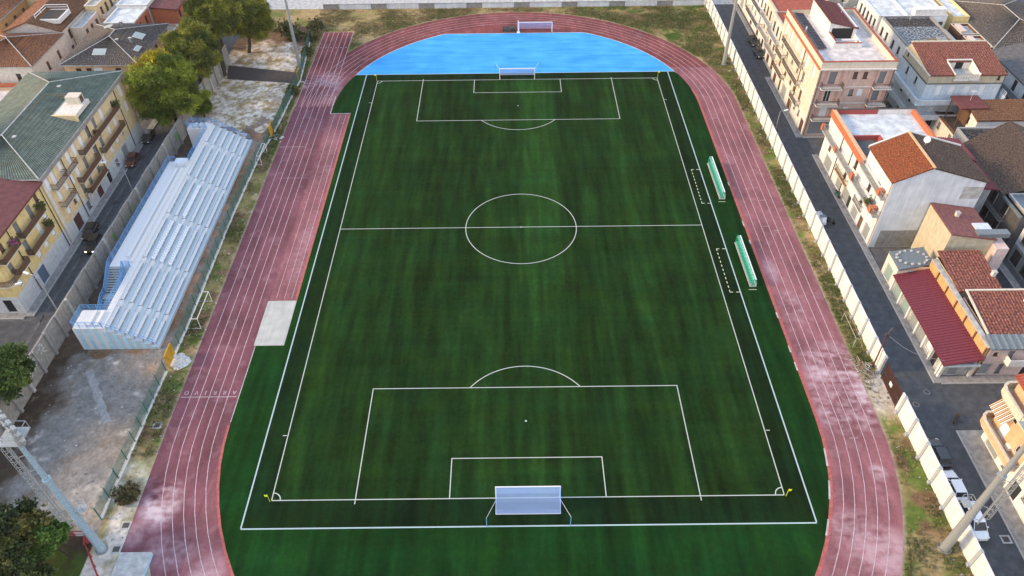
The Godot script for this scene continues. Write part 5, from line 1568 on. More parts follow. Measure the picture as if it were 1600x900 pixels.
	r = R(77.0, -56.4, 87.2, -42.6); b = house("town_house", "white house whose flat roof is patched black and white", "house", "white houses behind the pink block", r, 10.0, [[10.0, "wall_white"]], {"W": row("k", [-54.5, -52, -48.5, -45.5], 8.0, 1.0, 1.7) + row("b", [-54, -50, -47, -44], 4.3, 1.1, 2.0), "E": row("b", [-54, -49, -45], 8.0, 1.0, 1.6)})
	flat_roof(b, r, 10.0, "roof_patch", .35, "concrete", "concrete", .2); balcony(b, "W", r, -50, 6.6, 11, 1.0, "pale_concrete", "white_metal")
	box_part(b, "roof_hatch", "concrete", 84.2, 10.02, -46.4, 86.0, 10.4, -44.8); box_part(b, "felt_strip", "roof_felt", 77.4, 10.024, -55.9, 86.8, 10.034, -52.0)
	rng.seed = 61
	for i in 7: box_part(b, "plank", "wood", 80.5 + rng.randf() * 3, 10.03 + i * .03, -46.5 + i * .35, 83.5 + rng.randf() * 2, 10.06 + i * .03, -46.35 + i * .35)
	b = house("low_building", "small white outhouse wrapped in pale blue sheets beside the patched roof", "outbuilding", "", R(88.4, -56.0, 91.2, -43), 7.2, [[7.2, "blue_white"]], {"S": row("k", [89.8], 5.4, .8, .9)}); flat_roof(b, R(88.4, -56.0, 91.2, -43), 7.2, "roof_white", .3, "blue_white", "white")

	# R4: brown tiled house with wraparound balconies
	r = R(75.5, -40.2, 89.4, -29.0)
	b = house("corner_house", "pale blue corner house with brown tile roof and wraparound solid balconies", "house", "", r, 9.5, [[9.5, "blue_white"]], {"S": row("s", [78.2, 80.6, 83.4, 86.2], 8.1, 1.1, 2.0) + row("s", [78.2, 81, 84, 87], 4.6, 1.1, 2.0) + row("k", [79, 84], 1.5, 1.6, 2.0), "W": row("k", [-37, -33], 8.2, .8, 1.4) + row("k", [-36.5, -32.5], 4.8, .8, 1.5) + row("x", [-35], 1.3, 1.4, 2.3)})
	house("", "", "", "", R(75.5, -40.2, 89.4, -29.0), 11.3, [[11.3, "beige"]], {"W": [["k", -38.6, 10.6, .6, .7]], "S": [["k", 88.4, 10.6, .5, .9]]}, 9.5, b)
	var e1 := 11.3; var ez := 13.0
	var gm := MB.new(b.position)
	for x in [75.5, 89.4]: gm.tri(Vector3(x, 11.3, -29.0), Vector3(x, 11.3, -40.2), Vector3(x, ez, -38.6)); 
	gm.quad(Vector3(75.5, 11.3, -40.2), Vector3(89.4, 11.3, -40.2), Vector3(89.4, ez, -38.6), Vector3(75.5, ez, -38.6))
	part("gable", gm, M.beige, b)
	var rt := ["tile_red"]
	shed_roof(b, [Vector3(75.4, e1, -28.7), Vector3(80.0, e1, -28.7), Vector3(79.2, ez, -38.7), Vector3(75.4, ez, -38.7)], "tile_red"); shed_roof(b, [Vector3(84.6, e1, -28.7), Vector3(89.6, e1, -28.7), Vector3(89.6, ez, -38.7), Vector3(84.6, ez, -38.7)], "tile_red"); shed_roof(b, [Vector3(79.9, 12.0, -32.7), Vector3(84.7, 12.0, -32.7), Vector3(84.7, ez, -38.7), Vector3(79.1, ez, -38.7)], "tile_red")
	box_part(b, "ridge_cap", "beige", 75.4, ez - .1, -39.1, 89.6, ez + .14, -38.6)
	box_part(b, "verge_cap", "white", 75.3, e1 - .2, -40.2, 75.5, e1 + .02, -28.7)
	for x in [79.9, 84.5]:
		var dw := MB.new(b.position); dw.quad(Vector3(x, 10.4, -28.9), Vector3(x, 10.4, -33.0), Vector3(x, 12.35, -33.0), Vector3(x, 11.55, -28.9)); dw.box(x - .1, 11.3, -29.0, x + .1, 11.62, -28.6); part("dormer_cheek", dw, M.wall_white, b)
	box_part(b, "dormer_back", "wall_white", 79.9, 10.4, -33.1, 84.6, 12.3, -32.9); box_part(b, "dormer_door", "dark", 81.8, 10.4, -32.899, 83.2, 11.8, -32.86); box_part(b, "dormer_floor", "pale_concrete", 79.9, 10.3, -33.0, 84.6, 10.42, -28.3)
	rail_run(b, "railing", [Vector3(80.2, 10.42, -28.4), Vector3(84.3, 10.42, -28.4)], .9, "white_metal", 4, .5)
	for y in [6.0, 2.9]:
		var m := MB.new(b.position); m.box(74.0, y - .15, -41, 75.498, y, -27.4); m.box(75.5, y - .15, -28.998, 90.8, y, -27.4); part("balcony_slab", m, M.blue_white, b)
		m = MB.new(b.position); m.prism(PackedVector2Array([Vector2(73.9, -41), Vector2(74.05, -41), Vector2(74.05, -28.2), Vector2(74.9, -27.45), Vector2(89.6, -27.45), Vector2(90.7, -28.4), Vector2(90.7, -30), Vector2(90.85, -30), Vector2(90.85, -28.3), Vector2(89.7, -27.3), Vector2(74.8, -27.3), Vector2(73.9, -28.1)]), y + .001, y + 1.0); part("balcony_parapet", m, M.blue_white, b)
	rail_run(b, "railing", [Vector3(90.75, 7.0, -30), Vector3(90.75, 7.0, -28.3), Vector3(89.6, 7.0, -27.4)], .8, "white_metal", 3, .8)
	trim(b, "S", r, 9.5, .14, .16, "roof_grey"); trim(b, "W", r, 9.5, .14, .16, "roof_grey")

	# R5: white house with low brown roof and maroon canopy
	r = R(82.6, -26.4, 97, -21.0)
	b = house("white_house", "white house with brown roof and a green grown window below the corner house", "house", "", r, 6.6, [[6.6, "wall_white"]], {"W": [["k", -23.8, 5.0, .9, 1.3]], "S": row("s", [90, 94], 4.4, 1.0, 1.5)})
	shed_roof(b, [Vector3(82.3, 6.6, -20.7), Vector3(97.2, 6.6, -20.7), Vector3(97.2, 7.5, -26.6), Vector3(82.3, 7.5, -26.6)], "tile_brown", "tile", .25)
	house("", "", "", "", R(79.4, -29.0, 82.598, -21.0), 3.6, [[3.6, "warm_white"]], {"W": row("h", [-26.4, -22.0], 2.3, .9, 1.3)}, 0, b)
	box_part(b, "terrace_coping", "tile_brown", 79.2, 3.6, -29.1, 79.8, 3.75, -20.9); box_part(b, "terrace_floor", "path_dark", 79.8, 3.5, -29, 82.6, 3.62, -21.0)
	var cn := thing("canopy", "dark maroon flat canopy between the corner house and the white house", "canopy", Vector3(82.7, 0, -25.5))
	var cm := MB.new(cn.position); ribbed(cm, Vector3(80.4, 7.4, -23.6), Vector3(85.6, 7.4, -23.6), Vector3(85.0, 7.8, -27.6), Vector3(80.0, 7.8, -27.6), .4, .04); slab_under(cm, [Vector3(80.4, 7.4, -23.6), Vector3(85.6, 7.4, -23.6), Vector3(85.0, 7.8, -27.6), Vector3(80.0, 7.8, -27.6)], .35); part("sheet", cm, M.maroon_flat, cn)
	cm = MB.new(cn.position)
	for q in [[80.5, -23.8], [80.3, -27.4]]: cm.box(q[0], 3.6, q[1], q[0] + .15, 7.3, q[1] + .15)
	cm.box(82.45, 3.6, -27.3, 82.598, 7.3, -23.7); part("post", cm, M.wood_brown, cn)

	# R6: white house with red parapets
	r = R(55.2, -19.6, 69.3, -3.4)
	ops = {"W": row("s", [-17.5, -14.6, -10.6], 7.6, 1.1, 2.0) + row("k", [-6.0], 7.6, 1.0, 1.6) + row("b", [-16.4, -8.2], 4.4, 1.0, 1.8) + [["s", -13.8, 4.4, 1.4, 2.2], ["g", -9.4, 1.5, 2.2, 2.6], ["g", -6.0, 1.4, 2.6, 2.5], ["x", -4.2, 1.3, 1.1, 2.3], ["g", -15.5, 1.4, 3.0, 2.5]], "N": row("b", [58, 62, 66], 7, 1, 1.6), "S": []}
	b = house("terrace_house", "white house with orange red parapets round a pale blue roof terrace", "house", "", r, 9.0, [[9.0, "wall_white"]], ops)
	var fl := MB.new(b.position); fl.box(55.4, 8.9, -19.4, 69.1, 9.02, -3.4); part("roof", fl, M.roof_white, b)
	box_part(b, "parapet", "terracotta_wall", 54.9, 8.7, -19.6, 55.5, 9.95, -3.5); box_part(b, "parapet", "red_wall", 55.5, 9.0, -19.62, 63.0, 9.95, -19.3); box_part(b, "parapet", "wall_white", 63.002, 9.0, -19.62, 69.3, 9.95, -19.3); box_part(b, "parapet", "terracotta_wall", 68.95, 9.0, -19.298, 69.35, 9.95, -6.0)
	box_part(b, "coping", "iron", 55.2, 9.951, -19.66, 69.3, 10.0, -19.26); box_part(b, "coping", "peach", 54.86, 9.951, -19.25, 55.54, 10.02, -3.5)
	box_part(b, "low_wall", "red_wall", 55.502, 9.021, -11.2, 60.0, 9.9, -10.9); box_part(b, "low_wall", "red_wall", 60.0, 9.021, -11.2, 60.3, 9.9, -9.9); box_part(b, "lower_roof", "roof_grey", 55.52, 9.021, -10.88, 61.8, 9.06, -3.6)
	box_part(b, "pillar", "terracotta_wall", 63.5, 9.02, -6.6, 63.9, 10.6, -6.0); box_part(b, "tank", "white", 65.3, 9.02, -7.6, 66.6, 10.1, -6.4); box_part(b, "store", "blue_white", 66.9, 9.02, -8.0, 68.5, 10.3, -6.2)
	balcony(b, "W", r, -11.4, 6.0, 16.0, 1.1, "pale_concrete", "galvanised"); box_part(b, "planter", "terracotta_wall", 53.95, 6.0, -19.7, 54.5, 7.1, -19.0); box_part(b, "planter", "terracotta_wall", 53.95, 6.0, -12.7, 54.35, 6.95, -11.9); box_part(b, "planter", "terracotta_wall", 53.95, 6.0, -4.6, 54.35, 7.2, -3.7)
	pipe(b, "W", r, -12.7, .2, 8.7); pipe(b, "W", r, -8.2, .2, 8.7); balcony(b, "W", r, -9.0, 2.95, 5.2, .5, "peach", "iron")
	# R7: white gabled house with orange tiles
	r = R(55.2, -3.4, 69.0, 6.1)
	b = house("gabled_house", "tall house with orange tile roof and big pale windowless gable wall", "house", "", r, 12.4, [[12.4, "gable_white"]], {"W": [["k", 0.2, 7.7, 1.0, 1.7], ["k", -.5, 4.7, 1.0, 1.8], ["s", 3.4, 7.6, 1.2, 2.2], ["g", 3.9, 1.5, 1.9, 2.6], ["g", -1.4, 1.4, 2.2, 2.5], ["y", 1.4, 1.3, 1.2, 2.4], ["s", 3.3, 4.4, 1.4, 2.1], ["s", -1.9, 10.6, 1.0, 1.6], ["s", 2.6, 10.6, 1.0, 1.6]], "E": row("b", [-1, 3], 8, 1, 1.6)})
	box_part(b, "street_front", "wall_white", 55.12, 9.4, -3.35, 55.198, 9.7, 6.05)
	var gw := MB.new(b.position)
	for z in [6.1, -3.4]:
		gw = MB.new(b.position); gw.tri(Vector3(55.2, 12.4, z), Vector3(69.0, 12.4, z), Vector3(60.2, 15.0, z)); part("gable", gw, M.gable_white, b)
	shed_roof(b, [Vector3(54.9, 12.55, -3.5), Vector3(54.9, 12.55, 6.2), Vector3(60.2, 15.15, 6.2), Vector3(60.2, 15.15, -3.5)], "tile_orange"); shed_roof(b, [Vector3(69.3, 12.45, 6.2), Vector3(69.3, 12.45, -3.5), Vector3(60.2, 15.15, -3.5), Vector3(60.2, 15.15, 6.2)], "tile_dark")
	box_part(b, "ridge_cap", "peach", 60.05, 15.12, -3.6, 60.35, 15.32, 6.3); box_part(b, "verge_cap", "white", 54.9, 12.35, -3.75, 55.4, 12.6, -3.5)
	var vg := MB.new(b.position); vg.bar(Vector3(54.9, 12.62, -3.6), Vector3(60.2, 15.25, -3.6), .25, .2); vg.bar(Vector3(69.3, 12.6, -3.6), Vector3(60.2, 15.25, -3.6), .25, .2); part("verge", vg, M.white, b)
	var dsh := MB.new(b.position); dsh.tube(Vector3(61.6, 14.8, -.5), Vector3(61.6, 15.7, -.5), .04, .04, 6); dsh.tube(Vector3(61.6, 15.7, -.5), Vector3(61.5, 15.8, -.3), .05, .5, 12); part("satellite_dish", dsh, M.white_metal, b)
	balcony(b, "W", r, 1.4, 6.0, 9.2, 1.1, "pale_concrete", "galvanised"); balcony(b, "W", r, 1.4, 9.3, 9.2, .9, "pale_concrete", "galvanised"); box_part(b, "planter", "terracotta_wall", 53.95, 6.0, 4.1, 54.9, 7.0, 5.0); box_part(b, "planter", "terracotta_wall", 54.2, 9.3, 4.1, 55.1, 10.2, 5.0); box_part(b, "render_patch", "concrete", 56.2, .1, 6.102, 62.0, 3.4, 6.12); box_part(b, "render_patch", "pale_concrete", 66.0, 9.4, 6.102, 68.9, 11.6, 6.118)
	pipe(b, "W", r, 5.9, .2, 12.2, "peach"); balcony(b, "W", r, -1.0, 2.9, 3.4, .4, "white", "iron")
	r = R(69.36, -9.0, 72.2, 3.6); b = house("rear_extension", "narrow extension under a purplish maroon corrugated roof behind the orange roof", "outbuilding", "", r, 9.6, [[9.6, "grey_wall"]], {})
	shed_roof(b, [Vector3(69.32, 9.9, 4.0), Vector3(73.0, 9.5, 4.0), Vector3(73.0, 9.5, -3.4), Vector3(69.32, 9.9, -3.4)], "maroon_metal", "rib", .2, .35); shed_roof(b, [Vector3(69.32, 10.1, -3.5), Vector3(73.0, 9.7, -3.5), Vector3(73.0, 9.7, -10), Vector3(69.32, 10.1, -10)], "maroon_metal", "rib", .2, .35)

	# R8: beige house
	r = R(62.0, 6.3, 68.6, 13.6); b = house("beige_house", "beige rendered house with worn red brown roof leaning on the gable wall", "house", "", r, 7.8, [[7.8, "beige"]], {"E": row("k", [8, 11], 4.5, 1, 1.6)})
	var bgm := MB.new(b.position); bgm.quad(Vector3(62, 7.8, 6.3), Vector3(62, 7.8, 13.6), Vector3(62, 8.8, 13.6), Vector3(62, 8.8, 6.3)); bgm.tri(Vector3(62, 7.8, 13.6), Vector3(68.6, 7.8, 13.6), Vector3(62, 8.8, 13.6)); part("gable", bgm, M.beige, b)
	shed_roof(b, [Vector3(68.9, 7.75, 13.8), Vector3(68.9, 7.75, 6.2), Vector3(61.9, 8.9, 6.2), Vector3(61.9, 8.9, 13.8)], "roof_rose", "flat"); chimney(b, 64.8, 8.4, 9.0, "warm_white", .7)
	box_part(b, "roof_terrace", "blue_white", 66.4, 8.0, 10.6, 68.7, 8.35, 12.2); box_part(b, "terrace_box", "grey_metal", 66.0, 7.9, 12.4, 70.6, 8.6, 13.6); box_part(b, "pink_side", "pale_pink", 68.62, .1, 11.5, 70.4, 7.0, 15.0)

	# R9: dark house across the alley
	r = R(74.8, -10.5, 90, 9.0); b = house("dark_house", "dark grey house with mottled brown tile roof across the narrow alley", "house", "", r, 8.2, [[8.2, "dark_grey_wall"]], {"W": row("k", [1.4, 4.8], 6.2, 1.3, 2.3) + row("k", [1.3, 4.6], 3.2, 1.3, 2.2) + row("k", [-3, -7], 6.2, 1.1, 2.0) + row("x", [7.4, 3.0], 1.1, 1.6, 2.1), "S": row("s", [77.5, 81], 6.4, 1.0, 1.3) + row("w", [76.6, 80], 3.0, 1.0, 1.4)})
	shed_roof(b, [Vector3(74.3, 8.3, -10.7), Vector3(74.3, 8.3, 3.6), Vector3(83.0, 10.6, 3.6), Vector3(83.0, 10.6, -14)], "tile_dark"); shed_roof(b, [Vector3(90.4, 8.3, 3.6), Vector3(90.4, 8.3, -10.7), Vector3(83.0, 10.6, -14), Vector3(83.0, 10.6, 3.6)], "tile_dark")
	flat_roof(b, R(75.2, 3.7, 90, 9.0), 8.2, "grey_metal", .3, "grey_wall", "pale_concrete"); balcony(b, "W", r, 3.0, 5.0, 6, .8, "grey_wall", "iron"); balcony(b, "W", r, 2.8, 2.1, 5, .7, "grey_wall", "iron"); trim(b, "W", r, 7.9, .35, .3, "grey_metal", "gutter")
	for q in [[1.4, 6.2], [4.8, 6.2], [1.3, 3.2], [4.6, 3.2]]: box_part(b, "window_surround", "pale_concrete", 74.76, q[1] - 1.2, q[0] + .7, 74.8, q[1] + 1.2, q[0] + .9)
	r = R(75.8, 9.2, 90, 22); b = house("grey_house", "light grey house with dark shop doors at the right edge, below the dark house", "house", "", r, 6.4, [[3.2, "grey_wall"], [6.4, "blue_white"]], {"W": row("k", [10.8, 13.8, 17, 20], 1.5, 2.0, 2.4) + row("k", [10.5, 13, 16, 19], 4.8, 1.0, 1.5)}); flat_roof(b, r, 6.4, "roof_grey", .4, "grey_wall")

	# R10 - R13: sheds and low houses
	r = R(55.2, 11.9, 60.2, 15.6); b = house("brick_shed", "little shed with felt roof weighted by stones at the head of the maroon shed", "shed", "", r, 4.2, [[4.2, "warm_white"]], {"W": row("t", [13.7], 1.4, 2.0, 2.5)})
	shed_roof(b, [Vector3(55.0, 4.3, 16.2), Vector3(60.3, 4.5, 15.2), Vector3(60.2, 4.7, 11.6), Vector3(54.9, 4.5, 12.4)], "grey_metal", "flat", .3)
	rng.seed = 71
	for i in 14:
		var sm := MB.new(b.position); var a := TAU * i / 14
		sm.obox(Vector3(57.6 + cos(a) * 2.2, 4.62, 13.9 + sin(a) * 1.5), Vector3(.35, .22, .3), Basis(Vector3.UP, a)); part("stone", sm, M.pale_concrete, b)
	box_part(b, "eave_board", "peach", 55.4, 3.7, 15.62, 60.1, 4.1, 15.75)
	r = R(55.2, 15.8, 59.6, 32.6); b = house("long_shed", "long low shed under a maroon corrugated roof at the street corner", "shed", "", r, 2.75, [[2.75, "pale_concrete"]], {"W": row("t", [17.6, 20.6], 1.1, 2.3, 2.1) + row("g", [23.6, 26.2], 1.1, 2.1, 2.1) + row("s", [28.6], 1.5, 1.2, 1.2) + row("x", [30.6], 1.1, 1.1, 2.2), "S": row("g", [57.0], 1.15, 1.3, 2.2)})
	shed_roof(b, [Vector3(54.8, 2.75, 15.6), Vector3(54.8, 2.75, 33.3), Vector3(59.7, 3.9, 33.3), Vector3(59.7, 3.9, 15.6)], "maroon_metal", "rib", .16, .46)
	for z in [16.1, 19.0, 22.0, 25.0, 27.6, 29.8, 32.4]:
		var p := MB.new(b.position); p.box(54.92, .1, z - .16, 55.198, 2.7, z + .16); part("pilaster", p, M.wall_white, b)
	box_part(b, "fascia", "blue_white", 54.8, 2.35, 33.0, 59.7, 2.72, 33.25); box_part(b, "porch_post", "white", 54.95, .12, 32.7, 55.3, 2.4, 33.05); box_part(b, "porch_post", "white", 59.0, .12, 32.7, 59.4, 2.6, 33.05)
	var ow := thing("buttressed_wall", "orange rendered wall with dark buttresses along the back of the maroon shed", "wall", Vector3(60.0, 0, 23.5))
	for i in 6:
		var z := 15.3 + i * 2.9
		box_part(ow, "wall_panel", "orange", 59.72, 0, z, 59.95, 5.4, z + 2.86); box_part(ow, "buttress", "wood_brown", 59.6, 3.95, z + 2.62, 59.718, 5.3, z + 2.86); box_part(ow, "coping", "pale_concrete", 59.66, 5.401, z - .02, 60.4, 5.5, z + 2.87)
	r = R(60.5, 14.9, 66.4, 22.2); b = house("low_house", "low house with red tile roof behind the far half of the orange wall", "house", "low tiled houses behind the orange wall", r, 5.6, [[5.6, "beige"]], {"E": row("k", [17, 20], 3.5, 1, 1.5), "S": row("k", [63], 4, 1, 1.2)})
	shed_roof(b, [Vector3(60.4, 5.7, 22.4), Vector3(66.6, 5.7, 22.4), Vector3(66.6, 6.5, 14.6), Vector3(60.4, 6.5, 14.6)], "tile_red"); chimney(b, 66.2, 5.9, 19.6, "white", .9)
	r = R(60.8, 23.2, 68.2, 30.6); b = house("low_house", "low house with cream edged red tile roof behind the orange wall's near half", "house", "low tiled houses behind the orange wall", r, 5.4, [[5.4, "pale_pink"]], {"E": row("k", [25, 28], 3.5, 1, 1.5)})
	shed_roof(b, [Vector3(60.7, 5.5, 30.9), Vector3(68.5, 5.5, 30.9), Vector3(68.5, 6.6, 23.2), Vector3(60.7, 6.6, 23.2)], "tile_red"); box_part(b, "ridge_cap", "cream", 60.6, 6.5, 23.0, 68.6, 6.75, 23.3); chimney(b, 67.9, 6.2, 25.2, "white", .8)
	var vg2 := MB.new(b.position); vg2.bar(Vector3(60.65, 6.72, 23.2), Vector3(60.65, 5.62, 30.9), .22, .2); part("verge", vg2, M.cream, b)
	r = R(60.2, 30.9, 72.0, 32.7); b = house("pink_house", "pale pink house front with grey metal roof beside the maroon shed's gable", "house", "", r, 5.4, [[5.4, "pale_pink"]], {"S": [["k", 61.2, 4.3, .6, .6], ["h", 63.2, 4.1, .8, 1.5], ["g", 60.9, 1.3, 1.5, 2.2], ["h", 62.9, 1.4, .7, 1.8], ["w", 68, 4.0, 1.2, 1.4], ["x", 66.5, 1.2, 1.2, 2.2]]})
	shed_roof(b, [Vector3(60.0, 5.5, 33.0), Vector3(65.5, 5.5, 33.0), Vector3(65.5, 5.9, 30.7), Vector3(60.0, 5.9, 30.7)], "grey_metal", "rib", .15, .8); balcony(b, "S", r, 64.6, 3.0, 3.6, 1.0, "white", "wall_white", "solid"); balcony(b, "S", r, 69.0, 3.0, 4.4, 1.0, "white", "iron"); flat_roof(b, R(65.6, 30.9, 72, 32.7), 5.42, "roof_grey")

	# R14: orange house with stepped terraces
	r = R(56.4, 42.6, 68, 49.4); b = house("orange_house", "orange house with curved terraces and a striped awning at the street corner", "house", "", r, 11.2, [[2.9, "wall_white"], [11.2, "peach"]], {"W": [["g", 44.8, 1.35, 2.6, 2.4], ["h", 47.8, 1.6, 1.0, 1.4], ["w", 47.8, 4.7, 1.0, 1.2], ["h", 47.7, 7.9, 1.0, 1.5], ["s", 44.6, 4.3, 1.4, 2.2], ["d", 44.8, 7.4, 1.3, 2.2], ["d", 45.0, 10.2, 1.2, 1.8]], "N": row("h", [60, 64], 4.6, 1, 1.5) + row("h", [60, 64], 8, 1, 1.5)})
	for y in [5.4, 8.7]:
		var m := MB.new(b.position); var d := 1.3 if y < 6 else 1.2
		var poly := PackedVector2Array([Vector2(56.398, 49.4), Vector2(56.4 - d, 49.4), Vector2(56.4 - d, 43.0), Vector2(56.4 - d + .25, 42.2), Vector2(56.4 - d + .8, 41.8), Vector2(60.0, 41.8), Vector2(60.0, 42.598), Vector2(56.398, 42.598)])
		m.prism(poly, y - 2.5 if y < 6 else y - .2, y - (2.3 if y < 6 else 0.0)); part("terrace_slab", m, M.cream, b)
		m = MB.new(b.position)
		var yy: float = y - 2.3 if y < 6 else y
		var outer := PackedVector2Array([Vector2(56.4 - d, 49.4), Vector2(56.4 - d, 43.0), Vector2(56.4 - d + .25, 42.2), Vector2(56.4 - d + .8, 41.8), Vector2(60.0, 41.8)])
		for i in 4: m.bar(Vector3(outer[i].x, yy + .5, outer[i].y), Vector3(outer[i + 1].x, yy + .5, outer[i + 1].y), .14, 1.0)
		part("terrace_parapet", m, M.peach if y < 6 else M.cream, b)
		m = MB.new(b.position)
		for i in 4: m.bar(Vector3(outer[i].x, yy + 1.04, outer[i].y), Vector3(outer[i + 1].x, yy + 1.04, outer[i + 1].y), .3, .1)
		part("terrace_coping", m, M.cream, b)
	for i in 12:
		var q := MB.new(b.position); var z := 42.4 + i * .24
		q.bar(Vector3(55.1, 6.0, z), Vector3(56.4, 7.6, z), .12, .235); part("awning_stripe", q, M.wall_white if i % 2 else M.peach, b)
	shed_roof(b, [Vector3(55.9, 11.3, 42.0), Vector3(55.9, 11.3, 49.8), Vector3(62.2, 13.0, 49.8), Vector3(62.2, 13.0, 42.0)], "red_flat", "rib", .2, .4); shed_roof(b, [Vector3(68.4, 11.3, 49.8), Vector3(68.4, 11.3, 42.0), Vector3(62.2, 13.0, 42.0), Vector3(62.2, 13.0, 49.8)], "red_flat", "rib", .2, .4)
	var ac := MB.new(b.position); ac.box(56.1, 3.4, 46.2, 56.4, 4.0, 47.0); part("air_conditioner", ac, M.white_metal, b)
	r = R(55.8, 49.6, 67, 64); b = house("white_garage_house", "white house with grey garage door and black grille at the bottom right edge", "house", "", r, 5.6, [[3.0, "wall_white"], [5.6, "warm_white"]], {"W": [["x", 51.0, 1.5, 1.4, 2.4], ["w", 51.8, 4.2, 1.0, 1.2], ["g", 55.8, 1.4, 2.8, 2.5], ["g", 59.6, 1.4, 2.8, 2.5]]}); flat_roof(b, r, 5.6, "roof_grey", .4, "warm_white"); balcony(b, "W", r, 57.0, 3.2, 8.0, 1.1, "white", "iron")

	# far right: dark roofed blocks
	r = R(96.4, -68, 112, -45.5); b = house("large_house", "big brown house with worn dark hipped roof in the top right corner", "house", "dark roofed houses in the top right", r, 8.6, [[8.6, "wood_brown"]], {"W": row("k", [-66, -62, -58, -54, -50, -47], 6.8, 1.1, 2.0) + row("b", [-64, -58, -52], 3.4, 1.2, 2.1), "S": row("k", [99, 103, 107], 6.8, 1.1, 1.8)}); hip_roof(b, r, 8.6, 2.2, "tile_grey")
	r = R(95.6, -44.5, 110, -20); b = house("large_house", "house with plain dark grey roof at the right edge, below the worn brown roof", "house", "dark roofed houses in the top right", r, 8.0, [[8.0, "blue_white"]], {"W": row("k", [-42, -38, -34, -30, -26], 6.2, 1.2, 2.2) + row("b", [-40, -34, -28], 3.0, 1.2, 2.2)})
	shed_roof(b, [Vector3(95.0, 8.2, -45), Vector3(95.0, 8.2, -19.5), Vector3(103.5, 10.2, -19.5), Vector3(103.5, 10.2, -45)], "roof_grey", "flat"); shed_roof(b, [Vector3(111, 8.2, -19.5), Vector3(111, 8.2, -45), Vector3(103.5, 10.2, -45), Vector3(103.5, 10.2, -19.5)], "roof_grey", "flat"); balcony(b, "W", r, -34, 4.8, 18, 1.2, "concrete", "grey_metal", "solid"); trim(b, "W", r, 8.0, .3, .5, "tile_brown", "eave")
	r = R(92.6, -70, 96.0, -57); b = house("yellow_house", "small bright yellow house between the white terraces and the big brown house", "house", "", r, 9.4, [[9.4, "yellow"]], {"W": row("s", [-67, -63.5, -60], 7.4, 1.1, 1.9) + row("s", [-66, -62, -59], 4.2, 1.1, 1.9), "S": row("k", [94.3], 7.2, 1, 1.6)}); flat_roof(b, r, 9.4, "roof_white", .4, "yellow", "yellow")
	for q in [["narrow wooden fronted house with potted roof garden, farther one", -56.6, -51.4], ["narrow wooden fronted house with cream roof edge, nearer one", -50.8, -45.4]]:
		r = R(92.2, q[1], 96.0, q[2]); b = house("wooden_house", q[0], "house", "narrow wooden fronted houses", r, 8.0, [[8.0, "wood_brown"]], {"W": row("y", [q[1] + 1.3, q[1] + 3.7], 6.2, 1.3, 2.2) + row("y", [q[1] + 1.3, q[1] + 3.7], 2.8, 1.3, 2.2)}); flat_roof(b, r, 8.0, "pale_concrete", .5, "wood_brown", "cream"); box_part(b, "roof_shelf", "pale_pink", 92.6, 8.02, q[1] + .8, 93.6, 8.9, q[2] - .8)
	# fillers that close the skyline behind the rows
	r = R(76, -92, 112, -72); b = house("town_block", "plain pale block at the top edge of the photo, right side", "house", "", r, 9.0, [[9.0, "cream"]], {"S": row("k", [80, 85, 90, 95, 100, 105], 6.5, 1.2, 1.9), "W": row("k", [-90, -85, -80, -75], 6.5, 1.1, 1.8)}); flat_roof(b, r, 9.0, "roof_grey", .4, "cream")
	r = R(78, -19, 112, -12); b = house("town_block", "pale block hidden behind the mottled brown roof at the right edge", "house", "", r, 6.0, [[6.0, "warm_white"]], {"W": row("k", [-16], 4, 1, 1.5)}); flat_roof(b, r, 6.0, "roof_felt", .3, "warm_white")
	antenna("television aerial on the white stair house of the pink block", 62.5, 16.6, -44); antenna("television aerial beside the maroon canopy", 82.9, 7.55, -26.0); antenna("television aerial on the patched flat roof", 82.4, 10.03, -55.2)

